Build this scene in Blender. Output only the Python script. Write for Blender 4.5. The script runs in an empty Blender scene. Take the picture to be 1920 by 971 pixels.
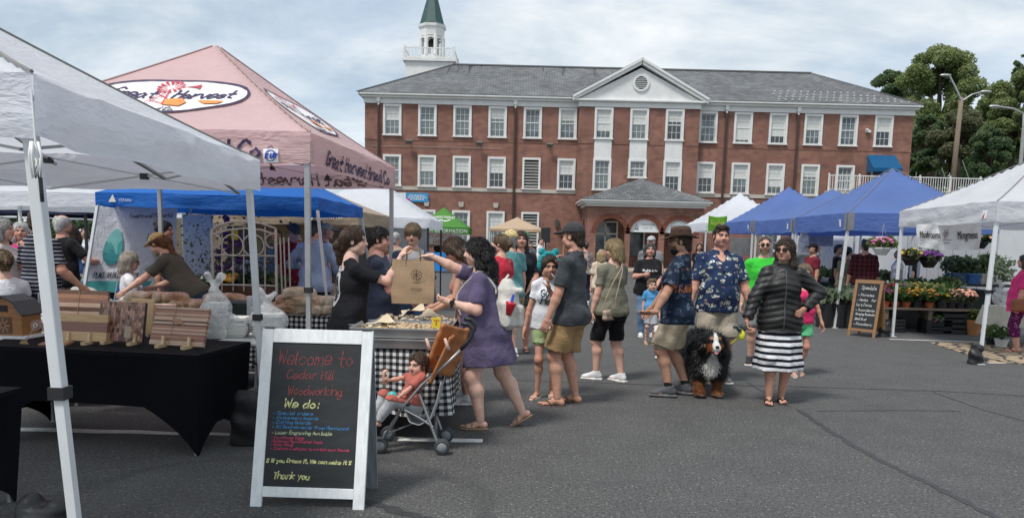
import bpy,math,random,time
import numpy as np
from mathutils import Vector,Matrix
T0=time.time()
random.seed(7);RNG=np.random.default_rng(7)
PI=math.pi
sc=bpy.context.scene
COL=sc.collection
# ---------------------------------------------------------------- camera
F_PX,CAM_H,ROLL=1400.0,1.6,0.024
PITCH=math.atan(8.5e-5*F_PX)
CPX,CPY=960.0,455+F_PX*math.tan(PITCH)
cam=bpy.data.cameras.new('camera');cam_o=bpy.data.objects.new('camera',cam);COL.objects.link(cam_o)
cam.sensor_width=36;cam.lens=36*F_PX/1920;cam.clip_end=2000;cam.clip_start=0.05
cam.shift_y=(CPY-485.5)/1920
_fw=np.array([0,math.cos(PITCH),-math.sin(PITCH)]);_u0=np.array([0,math.sin(PITCH),math.cos(PITCH)]);_r0=np.array([1.,0,0])
_rt=_r0*math.cos(ROLL)+_u0*math.sin(ROLL);_up=_u0*math.cos(ROLL)-_r0*math.sin(ROLL)
cam_o.matrix_world=Matrix(((_rt[0],_up[0],-_fw[0],0),(_rt[1],_up[1],-_fw[1],0),(_rt[2],_up[2],-_fw[2],CAM_H),(0,0,0,1)))
sc.camera=cam_o
# ---------------------------------------------------------------- sky and sun (overcast)
SUN_EL,SUN_AZ=math.radians(60),math.radians(222) # azimuth clockwise from +Y
w=bpy.data.worlds.new('World');sc.world=w;w.use_nodes=True
nt=w.node_tree;nt.nodes.clear()
def _n(nt,t,**k):
 n=nt.nodes.new(t)
 for a,b in k.items():setattr(n,a,b)
 return n
wo=_n(nt,'ShaderNodeOutputWorld');mixs=_n(nt,'ShaderNodeMixShader');bg1=_n(nt,'ShaderNodeBackground');bg2=_n(nt,'ShaderNodeBackground')
sky=_n(nt,'ShaderNodeTexSky',sky_type='NISHITA',sun_disc=False,sun_elevation=SUN_EL,sun_rotation=SUN_AZ)
nt.links.new(sky.outputs[0],bg1.inputs[0]);bg1.inputs[1].default_value=0.075
tc=_n(nt,'ShaderNodeTexCoord');sep=_n(nt,'ShaderNodeSeparateXYZ');nt.links.new(tc.outputs['Generated'],sep.inputs[0])
def _m(op,a,b=None,c=None):
 n=_n(nt,'ShaderNodeMath',operation=op)
 for i,v in enumerate((a,b,c)):
  if v is None:continue
  if isinstance(v,(int,float)):n.inputs[i].default_value=v
  else:nt.links.new(v,n.inputs[i])
 return n.outputs[0]
dz=_m('ADD',_m('ABSOLUTE',sep.outputs[2]),0.30)
cb=_n(nt,'ShaderNodeCombineXYZ');nt.links.new(_m('DIVIDE',sep.outputs[0],dz),cb.inputs[0]);nt.links.new(_m('DIVIDE',sep.outputs[1],dz),cb.inputs[1])
n1=_n(nt,'ShaderNodeTexNoise');n1.inputs['Scale'].default_value=1.3;n1.inputs['Detail'].default_value=7;n1.inputs['Roughness'].default_value=.55;n1.inputs['Distortion'].default_value=.5
n2=_n(nt,'ShaderNodeTexNoise');n2.inputs['Scale'].default_value=2.6;n2.inputs['Detail'].default_value=8;n2.inputs['Roughness'].default_value=.6;n2.inputs['Distortion'].default_value=.25
mp=_n(nt,'ShaderNodeMapping');mp.inputs['Location'].default_value=(5.3,2.9,0);mp.inputs['Scale'].default_value=(.8,1.15,1)
nt.links.new(cb.outputs[0],mp.inputs[0]);nt.links.new(mp.outputs[0],n1.inputs[0]);nt.links.new(mp.outputs[0],n2.inputs[0])
r1=_n(nt,'ShaderNodeValToRGB');nt.links.new(n2.outputs[0],r1.inputs[0])
r1.color_ramp.elements[0].position=.36;r1.color_ramp.elements[0].color=(.41,.50,.59,1)
r1.color_ramp.elements[1].position=.68;r1.color_ramp.elements[1].color=(.78,.815,.835,1)
nt.links.new(r1.outputs[0],bg2.inputs[0]);bg2.inputs[1].default_value=0.60
r2=_n(nt,'ShaderNodeMapRange');nt.links.new(n1.outputs[0],r2.inputs[0])
for i,v in enumerate((.36,.56,.62,1.0)):r2.inputs[i+1].default_value=v
nt.links.new(r2.outputs[0],mixs.inputs[0]);nt.links.new(bg1.outputs[0],mixs.inputs[1]);nt.links.new(bg2.outputs[0],mixs.inputs[2]);nt.links.new(mixs.outputs[0],wo.inputs[0])
sun=bpy.data.lights.new('sun','SUN');sun.energy=1.5;sun.angle=math.radians(12);sun.color=(1,.965,.91)
sun_o=bpy.data.objects.new('sun',sun);COL.objects.link(sun_o)
_sd=Vector((math.sin(SUN_AZ)*math.cos(SUN_EL),math.cos(SUN_AZ)*math.cos(SUN_EL),math.sin(SUN_EL)))
sun_o.rotation_euler=(-_sd).to_track_quat('-Z','Y').to_euler()
vs=sc.view_settings;vs.view_transform='Standard';vs.look='None';vs.exposure=1.06;vs.gamma=1
sc.cycles.max_bounces=6;sc.cycles.transparent_max_bounces=6;sc.cycles.diffuse_bounces=4;sc.cycles.use_denoising=True
# ---------------------------------------------------------------- surveying helpers: where on the ground / at which distance a thing stands
def _ray(x,y):return _fw+_rt*(x-CPX)/F_PX+_up*(CPY-y)/F_PX
def G(x,y,z=0.0):
 d=_ray(x,y);return np.array([0,0,CAM_H])+d*(z-CAM_H)/d[2]
def D(x,y,Y):
 d=_ray(x,y);return np.array([0,0,CAM_H])+d*Y/d[1]
# ---------------------------------------------------------------- objects
def tag(o,label=None,cat=None,group=None,kind=None):
 if label:o['label']=label
 if cat:o['category']=cat
 if group:o['group']=group
 if kind:o['kind']=kind
 return o
def root(name,label,cat,loc=(0,0,0),rz=0,group=None):
 o=bpy.data.objects.new(name,None);COL.objects.link(o);o.location=[float(v)for v in loc];o.rotation_euler=(0,0,rz);o.empty_display_size=.1
 return tag(o,label,cat,group)
def link(name,me,mt=None,parent=None):
 o=bpy.data.objects.new(name,me);COL.objects.link(o)
 if mt is not None and not me.materials:me.materials.append(mt)
 if parent is not None:o.parent=parent
 return o
def copy_tree(o,parent=None):
 c=o.copy();COL.objects.link(c)
 if parent is not None:c.parent=parent
 for ch in o.children:copy_tree(ch,c)
 return c
def np_mesh(name,V,Fq,smooth=True,col=None,uv=None):
 """V (n,3), Fq (m,4) quads"""
 me=bpy.data.meshes.new(name);V=np.asarray(V,np.float32);Fq=np.asarray(Fq,np.int32);m,k=Fq.shape
 me.vertices.add(len(V));me.vertices.foreach_set('co',V.ravel())
 me.loops.add(m*k);me.loops.foreach_set('vertex_index',Fq.ravel())
 me.polygons.add(m);me.polygons.foreach_set('loop_start',np.arange(0,m*k,k,dtype=np.int32))
 me.polygons.foreach_set('use_smooth',np.full(m,smooth))
 me.update(calc_edges=True)
 if col is not None:
  a=me.color_attributes.new('Col','FLOAT_COLOR','POINT')
  a.data.foreach_set('color',np.concatenate([col,np.ones((len(col),1))],1).astype(np.float32).ravel())
 if uv is not None:
  u=me.uv_layers.new(name='UV');u.data.foreach_set('uv',np.asarray(uv,np.float32)[Fq.ravel()].ravel())
 return me
def Rz(a):
 c,s=math.cos(a),math.sin(a);return np.array([[c,-s,0],[s,c,0],[0,0,1.]])
def Rx(a):
 c,s=math.cos(a),math.sin(a);return np.array([[1.,0,0],[0,c,-s],[0,s,c]])
def Ry(a):
 c,s=math.cos(a),math.sin(a);return np.array([[c,0,s],[0,1.,0],[-s,0,c]])
def nrm(v):v=np.asarray(v,float);return v/max(np.linalg.norm(v),1e-9)
def frame_of(d,hint=(0,0,1)):
 d=nrm(d);h=np.asarray(hint,float)
 if abs(d@nrm(h))>.97:h=np.array([1.,0,0])
 a=nrm(np.cross(h,d));b=np.cross(d,a);return a,b,d
class MB:
 """collects shapes; build() links them as one mesh object"""
 def __init__(s):s.v=[];s.f=[];s.uv={};s.n=0
 def add(s,V,Fs):
  V=np.asarray(V,float).reshape(-1,3);o=s.n;s.v.append(V);s.n+=len(V)
  for f in Fs:s.f.append([i+o for i in f])
  return s
 def box(s,c,size,R=None,taper=1.0):
  x,y,z=np.array(size,float)/2
  V=np.array([(-x,-y,-z),(x,-y,-z),(x,y,-z),(-x,y,-z),(-x,-y,z),(x,-y,z),(x,y,z),(-x,y,z)])
  V[4:,:2]*=taper
  if R is not None:V=V@np.asarray(R).T
  return s.add(V+np.asarray(c,float),[(0,3,2,1),(4,5,6,7),(0,1,5,4),(1,2,6,5),(2,3,7,6),(3,0,4,7)])
 def bx(s,x0,x1,y0,y1,z0,z1):return s.box(((x0+x1)/2,(y0+y1)/2,(z0+z1)/2),(x1-x0,y1-y0,z1-z0))
 def bar(s,a,b,w,h=None,hint=(0,0,1)):
  h=w if h is None else h;a=np.asarray(a,float);b=np.asarray(b,float)
  e1,e2,e3=frame_of(b-a,hint);R=np.stack([e1,e2,e3],1)
  return s.box((a+b)/2,(w,h,np.linalg.norm(b-a)),R)
 def tube(s,pts,r,seg=8,caps=True):
  P=np.asarray(pts,float);n=len(P);rr=np.full(n,r)if np.isscalar(r)else np.asarray(r,float)
  V=[];T=np.gradient(P,axis=0);a0=None
  for i in range(n):
   d=nrm(T[i])
   if a0 is None:a0,b0,_=frame_of(d)
   else:a0=nrm(a0-d*(a0@d));b0=np.cross(d,a0)
   th=np.arange(seg)*2*PI/seg
   V.append(P[i]+rr[i]*(np.cos(th)[:,None]*a0+np.sin(th)[:,None]*b0))
  Fs=[(i*seg+j,i*seg+(j+1)%seg,(i+1)*seg+(j+1)%seg,(i+1)*seg+j)for i in range(n-1)for j in range(seg)]
  if caps:Fs+=[tuple(range(seg))[::-1],tuple((n-1)*seg+j for j in range(seg))]
  return s.add(np.concatenate(V),Fs)
 def lathe(s,prof,c=(0,0,0),seg=16,R=None,caps=True):
  th=np.arange(seg)*2*PI/seg;V=[]
  for r,z in prof:V.append(np.stack([r*np.cos(th),r*np.sin(th),np.full(seg,z)],1))
  V=np.concatenate(V);n=len(prof)
  if R is not None:V=V@np.asarray(R).T
  Fs=[(i*seg+j,i*seg+(j+1)%seg,(i+1)*seg+(j+1)%seg,(i+1)*seg+j)for i in range(n-1)for j in range(seg)]
  if caps:Fs+=[tuple(range(seg))[::-1],tuple((n-1)*seg+j for j in range(seg))]
  return s.add(V+np.asarray(c,float),Fs)
 def prism(s,poly,ext,o=(0,0,0),ex=(1,0,0),ey=(0,0,1),ez=(0,1,0)):
  """2-D polygon in the (ex, ey) plane pushed along ez by ext"""
  poly=np.asarray(poly,float);o,ex,ey,ez=(np.asarray(q,float)for q in(o,ex,ey,ez));n=len(poly)
  A=o+poly[:,:1]*ex+poly[:,1:]*ey;V=np.concatenate([A,A+ez*ext])
  return s.add(V,[tuple(range(n)),tuple(range(2*n-1,n-1,-1))]+[(i,i+n,(i+1)%n+n,(i+1)%n)for i in range(n)])
 def grid(s,fn,nu,nv,closed=False):
  U,W=np.meshgrid(np.linspace(0,1,nu+1),np.linspace(0,1,nv+1),indexing='ij')
  V=np.stack(np.broadcast_arrays(*fn(U,W)),-1).reshape(-1,3)
  base=s.n
  Fs=[(i*(nv+1)+j,(i+1)*(nv+1)+j,(i+1)*(nv+1)+j+1,i*(nv+1)+j+1)for i in range(nu)for j in range(nv)]
  s.add(V,Fs)
  for k,(a,b)in enumerate(zip(U.ravel(),W.ravel())):s.uv[base+k]=(a,b)
  return s
 def ball(s,c,r,nu=12,nv=8,R=None):
  r=np.full(3,r)if np.isscalar(r)else np.asarray(r,float)
  th=np.arange(nu)*2*PI/nu;V=[(0,0,-r[2])]
  for k in range(1,nv):
   p=-PI/2+PI*k/nv
   V+=[(r[0]*math.cos(p)*math.cos(t),r[1]*math.cos(p)*math.sin(t),r[2]*math.sin(p))for t in th]
  V.append((0,0,r[2]));V=np.array(V)
  if R is not None:V=V@np.asarray(R).T
  n=len(V);Fs=[(0,1+(j+1)%nu,1+j)for j in range(nu)]
  for k in range(nv-2):
   for j in range(nu):Fs.append((1+k*nu+j,1+k*nu+(j+1)%nu,1+(k+1)*nu+(j+1)%nu,1+(k+1)*nu+j))
  Fs+=[(n-1,1+(nv-2)*nu+j,1+(nv-2)*nu+(j+1)%nu)for j in range(nu)]
  return s.add(V+np.asarray(c,float),Fs)
 def mesh(s,name='m',smooth=False,uvs=False):
  me=bpy.data.meshes.new(name);me.from_pydata(np.concatenate(s.v).tolist(),[],s.f);me.update()
  if smooth:me.polygons.foreach_set('use_smooth',np.full(len(me.polygons),True))
  if s.uv and uvs:
   u=me.uv_layers.new(name='UV');idx=np.zeros(len(me.loops),np.int32);me.loops.foreach_get('vertex_index',idx)
   tab=np.zeros((s.n,2),np.float32)
   for k,q in s.uv.items():tab[k]=q
   u.data.foreach_set('uv',tab[idx].ravel())
  return me
 def build(s,name,mt,parent=None,smooth=False,bevel=0,uvs=False,auto=False):
  o=link(name,s.mesh(name,smooth,uvs),mt,parent)
  if bevel:
   b=o.modifiers.new('bevel','BEVEL');b.width=bevel;b.segments=2;b.limit_method='ANGLE';b.angle_limit=math.radians(40)
  if auto:
   o.data.polygons.foreach_set('use_smooth',np.full(len(o.data.polygons),True))
   try:o.data.set_sharp_from_angle(angle=math.radians(40))
   except Exception:pass
  return o
# ---------------------------------------------------------------- materials
MATS={}
class NT:
 def __init__(s,name):
  s.m=bpy.data.materials.new(name);s.m.use_nodes=True;s.t=s.m.node_tree;s.b=s.t.nodes['Principled BSDF'];s.o=s.t.nodes['Material Output']
 def n(s,t,**k):return _n(s.t,t,**k)
 def l(s,a,b):s.t.links.new(a,b)
 def set(s,inp,v):
  if isinstance(v,(int,float)):inp.default_value=v
  elif isinstance(v,(tuple,list)):
   inp.default_value=tuple(v)+((1,)if len(v)==3 and len(inp.default_value)==4 else())
  else:s.l(v,inp)
 def math(s,op,a,b=None,c=None):
  n=s.n('ShaderNodeMath',operation=op)
  for i,v in enumerate((a,b,c)):
   if v is not None:s.set(n.inputs[i],v)
  return n.outputs[0]
 def noise(s,vec=None,scale=5,detail=4,rough=.55,dist=0):
  n=s.n('ShaderNodeTexNoise');n.inputs['Scale'].default_value=scale;n.inputs['Detail'].default_value=detail;n.inputs['Roughness'].default_value=rough;n.inputs['Distortion'].default_value=dist
  if vec is not None:s.l(vec,n.inputs[0])
  return n
 def coords(s,kind='Object'):return s.n('ShaderNodeTexCoord').outputs[kind]
 def mapping(s,vec,loc=(0,0,0),rot=(0,0,0),scale=(1,1,1)):
  n=s.n('ShaderNodeMapping');s.l(vec,n.inputs[0]);n.inputs[1].default_value=loc;n.inputs[2].default_value=rot;n.inputs[3].default_value=scale;return n.outputs[0]
 def mix(s,f,a,b,mode='MIX'):
  n=s.n('ShaderNodeMix',data_type='RGBA',blend_type=mode);s.set(n.inputs[0],f);s.set(n.inputs[6],a);s.set(n.inputs[7],b);return n.outputs[2]
 def ramp(s,f,*stops,interp='LINEAR'):
  n=s.n('ShaderNodeValToRGB');s.set(n.inputs[0],f);e=n.color_ramp.elements;n.color_ramp.interpolation=interp
  while len(e)<len(stops):e.new(.5)
  for q,(p,c)in zip(e,stops):q.position=p;q.color=tuple(c)+(1,)if len(c)==3 else c
  return n.outputs[0]
 def rng(s,v,a,b,c,d):
  n=s.n('ShaderNodeMapRange');s.set(n.inputs[0],v)
  for i,q in enumerate((a,b,c,d)):n.inputs[i+1].default_value=q
  return n.outputs[0]
 def bump(s,h,st=.3,dist=.01,nrml=None):
  n=s.n('ShaderNodeBump');n.inputs['Strength'].default_value=st;n.inputs['Distance'].default_value=dist;s.l(h,n.inputs['Height'])
  if nrml is not None:s.l(nrml,n.inputs['Normal'])
  s.l(n.outputs[0],s.b.inputs['Normal']);return n.outputs[0]
 def base(s,c):s.set(s.b.inputs['Base Color'],c)
 def rough(s,v):s.set(s.b.inputs['Roughness'],v)
 def transl(s,col,f):
  t=s.n('ShaderNodeBsdfTranslucent');s.set(t.inputs[0],col);m=s.n('ShaderNodeMixShader');m.inputs[0].default_value=f
  s.l(s.b.outputs[0],m.inputs[1]);s.l(t.outputs[0],m.inputs[2]);s.l(m.outputs[0],s.o.inputs[0])
def M(name,col,rough=.6,metal=0,var=.12,vs=6,bump=0,bs=80,transl=0,spec=.5,coat=0,sheen=0,streak=None,folds=0):
 if name in MATS:return MATS[name]
 t=NT(name);co=t.coords()
 if streak:co2=t.mapping(co,scale=streak)
 else:co2=co
 nz=t.noise(co2,vs,5)
 f=t.rng(nz.outputs[0],.3,.7,1-var,1+var)
 c=t.mix(1.0,tuple(col),f,'MULTIPLY')
 t.base(c);t.rough(t.rng(nz.outputs[0],.3,.7,max(rough-.06,.03),min(rough+.06,1)));t.b.inputs['Metallic'].default_value=metal
 t.b.inputs['Specular IOR Level'].default_value=spec
 if coat:t.b.inputs['Coat Weight'].default_value=coat
 if sheen:t.b.inputs['Sheen Weight'].default_value=sheen
 if folds:t.bump(t.math('ADD',t.math('MULTIPLY',t.noise(co,bs,3).outputs[0],.06),fold_height(t,co)),.75,.035)
 elif bump:t.bump(t.noise(co2,bs,3).outputs[0],bump,.01)
 if transl:t.transl(c,transl)
 MATS[name]=t.m;return t.m
def fold_height(t,co):
 a=t.noise(t.mapping(co,rot=(.2,.5,.3),scale=(1,1,.55)),6.5,3,.55,1.4);b=t.noise(t.mapping(co,rot=(.1,-.6,.2),scale=(.6,1,1.3)),13,2,.5,.8)
 return t.math('ADD',t.math('ABSOLUTE',t.math('SUBTRACT',a.outputs[0],.5)),t.math('MULTIPLY',b.outputs[0],.3))
def fabric(name,col,**k):
 a=dict(rough=.9,var=.14,vs=5,bump=.25,bs=220,spec=.12,sheen=.08,folds=1);a.update(k);return M(name,col,**a)
# ================================================================ ground
def ground_material():
 t=NT('asphalt');co=t.coords()
 big=t.noise(co,.22,4,.6);mid=t.noise(co,2.2,5,.6);fine=t.noise(co,95,3,.7);grit=t.n('ShaderNodeTexVoronoi');grit.inputs['Scale'].default_value=130;t.l(co,grit.inputs[0])
 c=t.ramp(big.outputs[0],(.3,(.067,.066,.065)),(.7,(.092,.09,.088)))
 c=t.mix(.5,c,t.ramp(mid.outputs[0],(.3,(.061,.06,.059)),(.7,(.099,.097,.094))))
 c=t.mix(1,c,t.rng(fine.outputs[0],.3,.7,.62,1.4),'MULTIPLY');agg=t.noise(co,48,2,.8);c=t.mix(1,c,t.rng(agg.outputs[0],.34,.66,.55,1.5),'MULTIPLY');oil=t.noise(co,.8,4,.6,.6);c=t.mix(t.rng(oil.outputs[0],.60,.72,0,.45),c,(.04,.04,.041))
 g2=t.n('ShaderNodeTexVoronoi');g2.inputs['Scale'].default_value=42;t.l(co,g2.inputs[0]);gs=t.n('ShaderNodeSeparateColor');t.l(g2.outputs['Color'],gs.inputs[0]);c=t.mix(t.math('MULTIPLY',t.math('LESS_THAN',g2.outputs['Distance'],.3),t.rng(gs.outputs[0],.72,.95,0,.6)),c,(.30,.29,.28))
 sp=t.rng(grit.outputs['Distance'],0,.18,1,0)
 gc=t.n('ShaderNodeSeparateColor');t.l(grit.outputs['Color'],gc.inputs[0])
 sp=t.math('MULTIPLY',sp,t.rng(gc.outputs[0],.6,.95,0,1))
 c=t.mix(t.math('MULTIPLY',sp,.55),c,(.32,.31,.29))
 # old tyre scrubs: distorted rings and sweeping arcs of darker rubber
 d=t.mapping(co,loc=(1.2,-4.3,0));dn=t.noise(co,.9,3)
 dm=t.n('ShaderNodeVectorMath',operation='MULTIPLY_ADD');t.l(dn.outputs['Color'],dm.inputs[0]);dm.inputs[1].default_value=(.5,.5,0);t.l(d,dm.inputs[2])
 ln=t.n('ShaderNodeVectorMath',operation='LENGTH');t.l(dm.outputs[0],ln.inputs[0])
 tr=t.math('PINGPONG',t.math('SUBTRACT',ln.outputs['Value'],.12),.62)
 tr=t.rng(tr,.02,.085,1,0)
 tr=t.math('MULTIPLY',tr,t.rng(ln.outputs['Value'],1.9,2.6,1,0))
 tr=t.math('MULTIPLY',tr,t.rng(mid.outputs[0],.35,.6,.25,.9))
 c=t.mix(t.math('MULTIPLY',tr,.5),c,(.035,.035,.037))
 t.base(c);t.rough(t.rng(fine.outputs[0],.3,.7,.72,.92));t.b.inputs['Specular IOR Level'].default_value=.35
 h=t.math('ADD',fine.outputs[0],t.math('MULTIPLY',grit.outputs['Distance'],.9));t.bump(h,.55,.006);return t.m
ASPH=ground_material()
g=MB();n=60
g.grid(lambda U,W:(-200+400*U,-40+440*W,0*U),20,20)
tag(g.build('ground',ASPH),kind='structure')
paint=NT('road_paint');_c=paint.coords();_a=paint.noise(_c,40,4,.7);_b=paint.noise(_c,5,3)
paint.base(paint.mix(paint.rng(paint.math('ADD',_a.outputs[0],paint.math('MULTIPLY',_b.outputs[0],.6)),.55,.9,.5,0),(.72,.72,.70),(.2,.2,.2)));paint.rough(.75)
def stripe(a,b,wd,lab):
 a=np.asarray(a,float);b=np.asarray(b,float);d=nrm(b-a);nn=np.array([-d[1],d[0],0])*wd/2
 L=np.linalg.norm(b-a);k=max(2,int(L/.3));m=MB()
 def fn(U,W):
  j=.006*np.sin(U*37+W*3)+.005*np.sin(U*91)
  P=a+(b-a)*U[...,None]+nn*((W-.5)*2+(W-.5)*j/wd*8)[...,None]
  return P[...,0],P[...,1],P[...,2]+.004
 m.grid(fn,k,1);o=m.build('parking_line',paint.m);tag(o,lab,'road marking','painted parking lines','structure');return o
stripe(G(-40,803),G(905,827),.10,'white parking line running under the stroller')
stripe(G(405,697),G(870,711),.10,'white parking line behind the food table')
stripe(G(1668,636),G(1960,645),.09,'white parking line at the flower stand')
stripe(G(1852,680),G(1990,684),.09,'white parking line by the patterned rug')
# crack seams filled with tar
tar=M('tar_seal',(.038,.038,.04),.6,var=.25,vs=9,bump=.3,bs=60)
def seam(px,wd,seed=0):
 pts=np.array([G(*q)for q in px]);rr=np.random.default_rng(seed);P=[]
 for i in range(len(pts)-1):
  for k in range(14):P.append(pts[i]+(pts[i+1]-pts[i])*k/14)
 P.append(pts[-1]);P=np.array(P);P[:,:2]+=np.cumsum(rr.normal(0,.006,(len(P),2)),0)*.5+rr.normal(0,.006,(len(P),2))
 T=np.gradient(P,axis=0);Nn=np.stack([-T[:,1],T[:,0]],1);Nn/=np.linalg.norm(Nn,axis=1)[:,None];ww=wd*(1+.3*rr.normal(size=len(P))).clip(.5,1.6)/2
 A=P.copy();B=P.copy();A[:,:2]+=Nn*ww[:,None];B[:,:2]-=Nn*ww[:,None];A[:,2]=B[:,2]=.003
 m=MB();k=len(P);m.add(np.concatenate([A,B]),[(i,i+1,k+i+1,k+i)for i in range(k-1)])
 tag(m.build('tar_seam',tar),kind='structure')
seam([(1497,768),(1560,810),(1640,858),(1740,905),(1900,985)],.06,1)
seam([(1480,762),(1440,740),(1395,715)],.03,2)
seam([(1530,770),(1700,769),(1800,771)],.025,3)
seam([(1370,722),(1560,727),(1760,733),(1960,745)],.035,4)
seam([(930,712),(1100,716),(1260,722)],.02,5)
seam([(1750,735),(1850,770),(1960,800)],.025,6)
seam([(560,920),(700,940),(860,985)],.07,7)
# ================================================================ town hall
def brick_material():
 t=NT('red_brick');co=t.coords();s=t.n('ShaderNodeSeparateXYZ');t.l(co,s.inputs[0])
 cbn=t.n('ShaderNodeCombineXYZ');t.l(t.math('ADD',s.outputs[0],s.outputs[1]),cbn.inputs[0]);t.l(s.outputs[2],cbn.inputs[1])
 b=t.n('ShaderNodeTexBrick');t.l(cbn.outputs[0],b.inputs[0])
 for k,v in dict(Scale=1.0).items():b.inputs[k].default_value=v
 b.inputs['Brick Width'].default_value=.215;b.inputs['Row Height'].default_value=.078;b.inputs['Mortar Size'].default_value=.011;b.inputs['Mortar Smooth'].default_value=.2;b.inputs['Bias'].default_value=-.1
 b.inputs['Color1'].default_value=(.24,.066,.04,1);b.inputs['Color2'].default_value=(.12,.034,.023,1);b.inputs['Mortar'].default_value=(.33,.25,.21,1)
 nz=t.noise(co,.6,5,.6);c=t.mix(1,b.outputs[0],t.rng(nz.outputs[0],.3,.7,.78,1.2),'MULTIPLY');c=t.mix(1,c,t.ramp(t.noise(co,2.4,4,.7).outputs[0],(.3,(.82,.80,.82)),(.7,(1.18,1.2,1.12))),'MULTIPLY')
 st=t.noise(t.mapping(co,scale=(1.2,1.2,.12)),1.0,4);c=t.mix(t.rng(st.outputs[0],.55,.75,0,.22),c,(.3,.2,.17))
 t.base(c);t.rough(.9);t.bump(b.outputs['Fac'],-.5,.01);return t.m
BRICK=brick_material()
def shingle_material():
 t=NT('slate_shingle');co=t.coords();s=t.n('ShaderNodeSeparateXYZ');t.l(co,s.inputs[0])
 cbn=t.n('ShaderNodeCombineXYZ');t.l(s.outputs[0],cbn.inputs[0]);t.l(t.math('MULTIPLY',s.outputs[2],1.9),cbn.inputs[1])
 b=t.n('ShaderNodeTexBrick');t.l(cbn.outputs[0],b.inputs[0]);b.inputs['Scale'].default_value=1;b.inputs['Brick Width'].default_value=.38;b.inputs['Row Height'].default_value=.24;b.inputs['Mortar Size'].default_value=.018
 b.inputs['Color1'].default_value=(.105,.11,.115,1);b.inputs['Color2'].default_value=(.175,.18,.185,1);b.inputs['Mortar'].default_value=(.05,.052,.055,1)
 nz=t.noise(co,.45,6,.65);c=t.mix(1,b.outputs[0],t.rng(nz.outputs[0],.3,.7,.72,1.25),'MULTIPLY')
 # black drip stains below the ridge
 dr=t.noise(t.mapping(co,scale=(2.6,.2,.1)),1,3,.5);m_=t.math('MULTIPLY',t.rng(dr.outputs[0],.6,.66,0,1),t.rng(t.math('ADD',s.outputs[2],t.math('MULTIPLY',t.noise(co,1.7).outputs[0],2.2)),14.4,15.1,0,.8))
 m_=t.math('MULTIPLY',m_,t.rng(s.outputs[0],4,9,1,0))
 c=t.mix(m_,c,(.02,.02,.022));t.base(c);t.rough(.85);t.bump(b.outputs['Fac'],-.4,.02);return t.m
SHING=shingle_material()
WHITE=M('white_trim_paint',(.72,.72,.70),.55,var=.07,vs=1.5)
STONE=M('limestone',(.48,.44,.38),.85,var=.15,vs=2)
DKPIPE=M('brown_downpipe',(.055,.032,.026),.5)
t=NT('window_glass');co=t.coords();nz=t.noise(co,.9,3)
t.base(t.ramp(nz.outputs[0],(.38,(.05,.065,.07)),(.62,(.2,.24,.25))));t.rough(.08);t.b.inputs['Specular IOR Level'].default_value=.9;GLASS=t.m
GLS=[GLASS,M('window_glass_dark',(.035,.045,.05),.07,var=.5,vs=.8,spec=.9),M('window_glass_pale',(.16,.19,.19),.1,var=.4,vs=1.1,spec=.8)]
BLIND=M('window_blind',(.62,.63,.60),.8,var=.06)
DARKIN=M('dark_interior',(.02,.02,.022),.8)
HY=52.0
hall=root('town_hall','long three-storey red brick hall with white pediment and slate hipped roof','building',(0,0,0))
XL,XR=-10.33,26.85
WX=[-8.46+2.38*i for i in range(15)]
wins=[] # (x, z0, z1, y, kind)
for i in range(15):wins.append((WX[i],8.72,10.62,HY-.55 if i in(6,7,8)else HY,'sash'))
for i in range(14):wins.append((WX[i],6.2 if i==7 else 5.34,7.28,HY-.55 if i in(6,7,8)else HY,'louvre' if i==4 else 'sash'))
for i in(0,1,2,3,4,11,12,13):wins.append((WX[i],1.5,3.62,HY,'louvre' if i==4 else 'sash'))
WW=1.06
def wall_with_holes(m,x0,x1,z0,z1,y,holes,th=.3):
 """front wall as vertical strips of boxes leaving the window openings free"""
 hs=sorted(holes);xs=sorted(set([x0,x1]+[h[0]for h in hs]+[h[1]for h in hs]))
 for a,b in zip(xs[:-1],xs[1:]):
  hh=sorted([(h[2],h[3])for h in hs if h[0]<=a+1e-6 and h[1]>=b-1e-6]);z=z0
  for q0,q1 in hh:m.bx(a,b,y,y+th,z,q0);z=q1
  m.bx(a,b,y,y+th,z,z1)
PX0,PX1=4.15,12.25
hole=lambda q:(q[0]-WW/2,q[0]+WW/2,q[1],q[2])
fr=MB()
wall_with_holes(fr,XL,PX0,0,10.75,HY,[hole(q)for q in wins if q[3]==HY and q[0]<PX0])
wall_with_holes(fr,PX1,XR,0,10.75,HY,[hole(q)for q in wins if q[3]==HY and q[0]>PX1]+[(WX[14]-.55,WX[14]+.55,5.3,7.2)])
fr.bx(XL,XL+.3,HY+.3,HY+12,0,10.75);fr.bx(XR-.3,XR,HY+.3,HY+12,0,10.75);fr.bx(XL,XR,HY+11.7,HY+12,0,10.74)
fr.build('wall',BRICK,hall)
pv=MB();wall_with_holes(pv,PX0,PX1,0,10.75,HY-.55,[(q[0]-WW/2,q[0]+WW/2,q[1],q[2])for q in wins if q[3]!=HY])
pv.bx(PX0,PX0+.3,HY-.25,HY+.3,0,10.75);pv.bx(PX1-.3,PX1,HY-.25,HY+.3,0,10.75);pv.build('pavilion_wall',BRICK,hall)
MB().bx(XL+.3,XR-.3,HY+.9,HY+1.0,0,10.7).build('inner_wall',DARKIN,hall)
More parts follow.
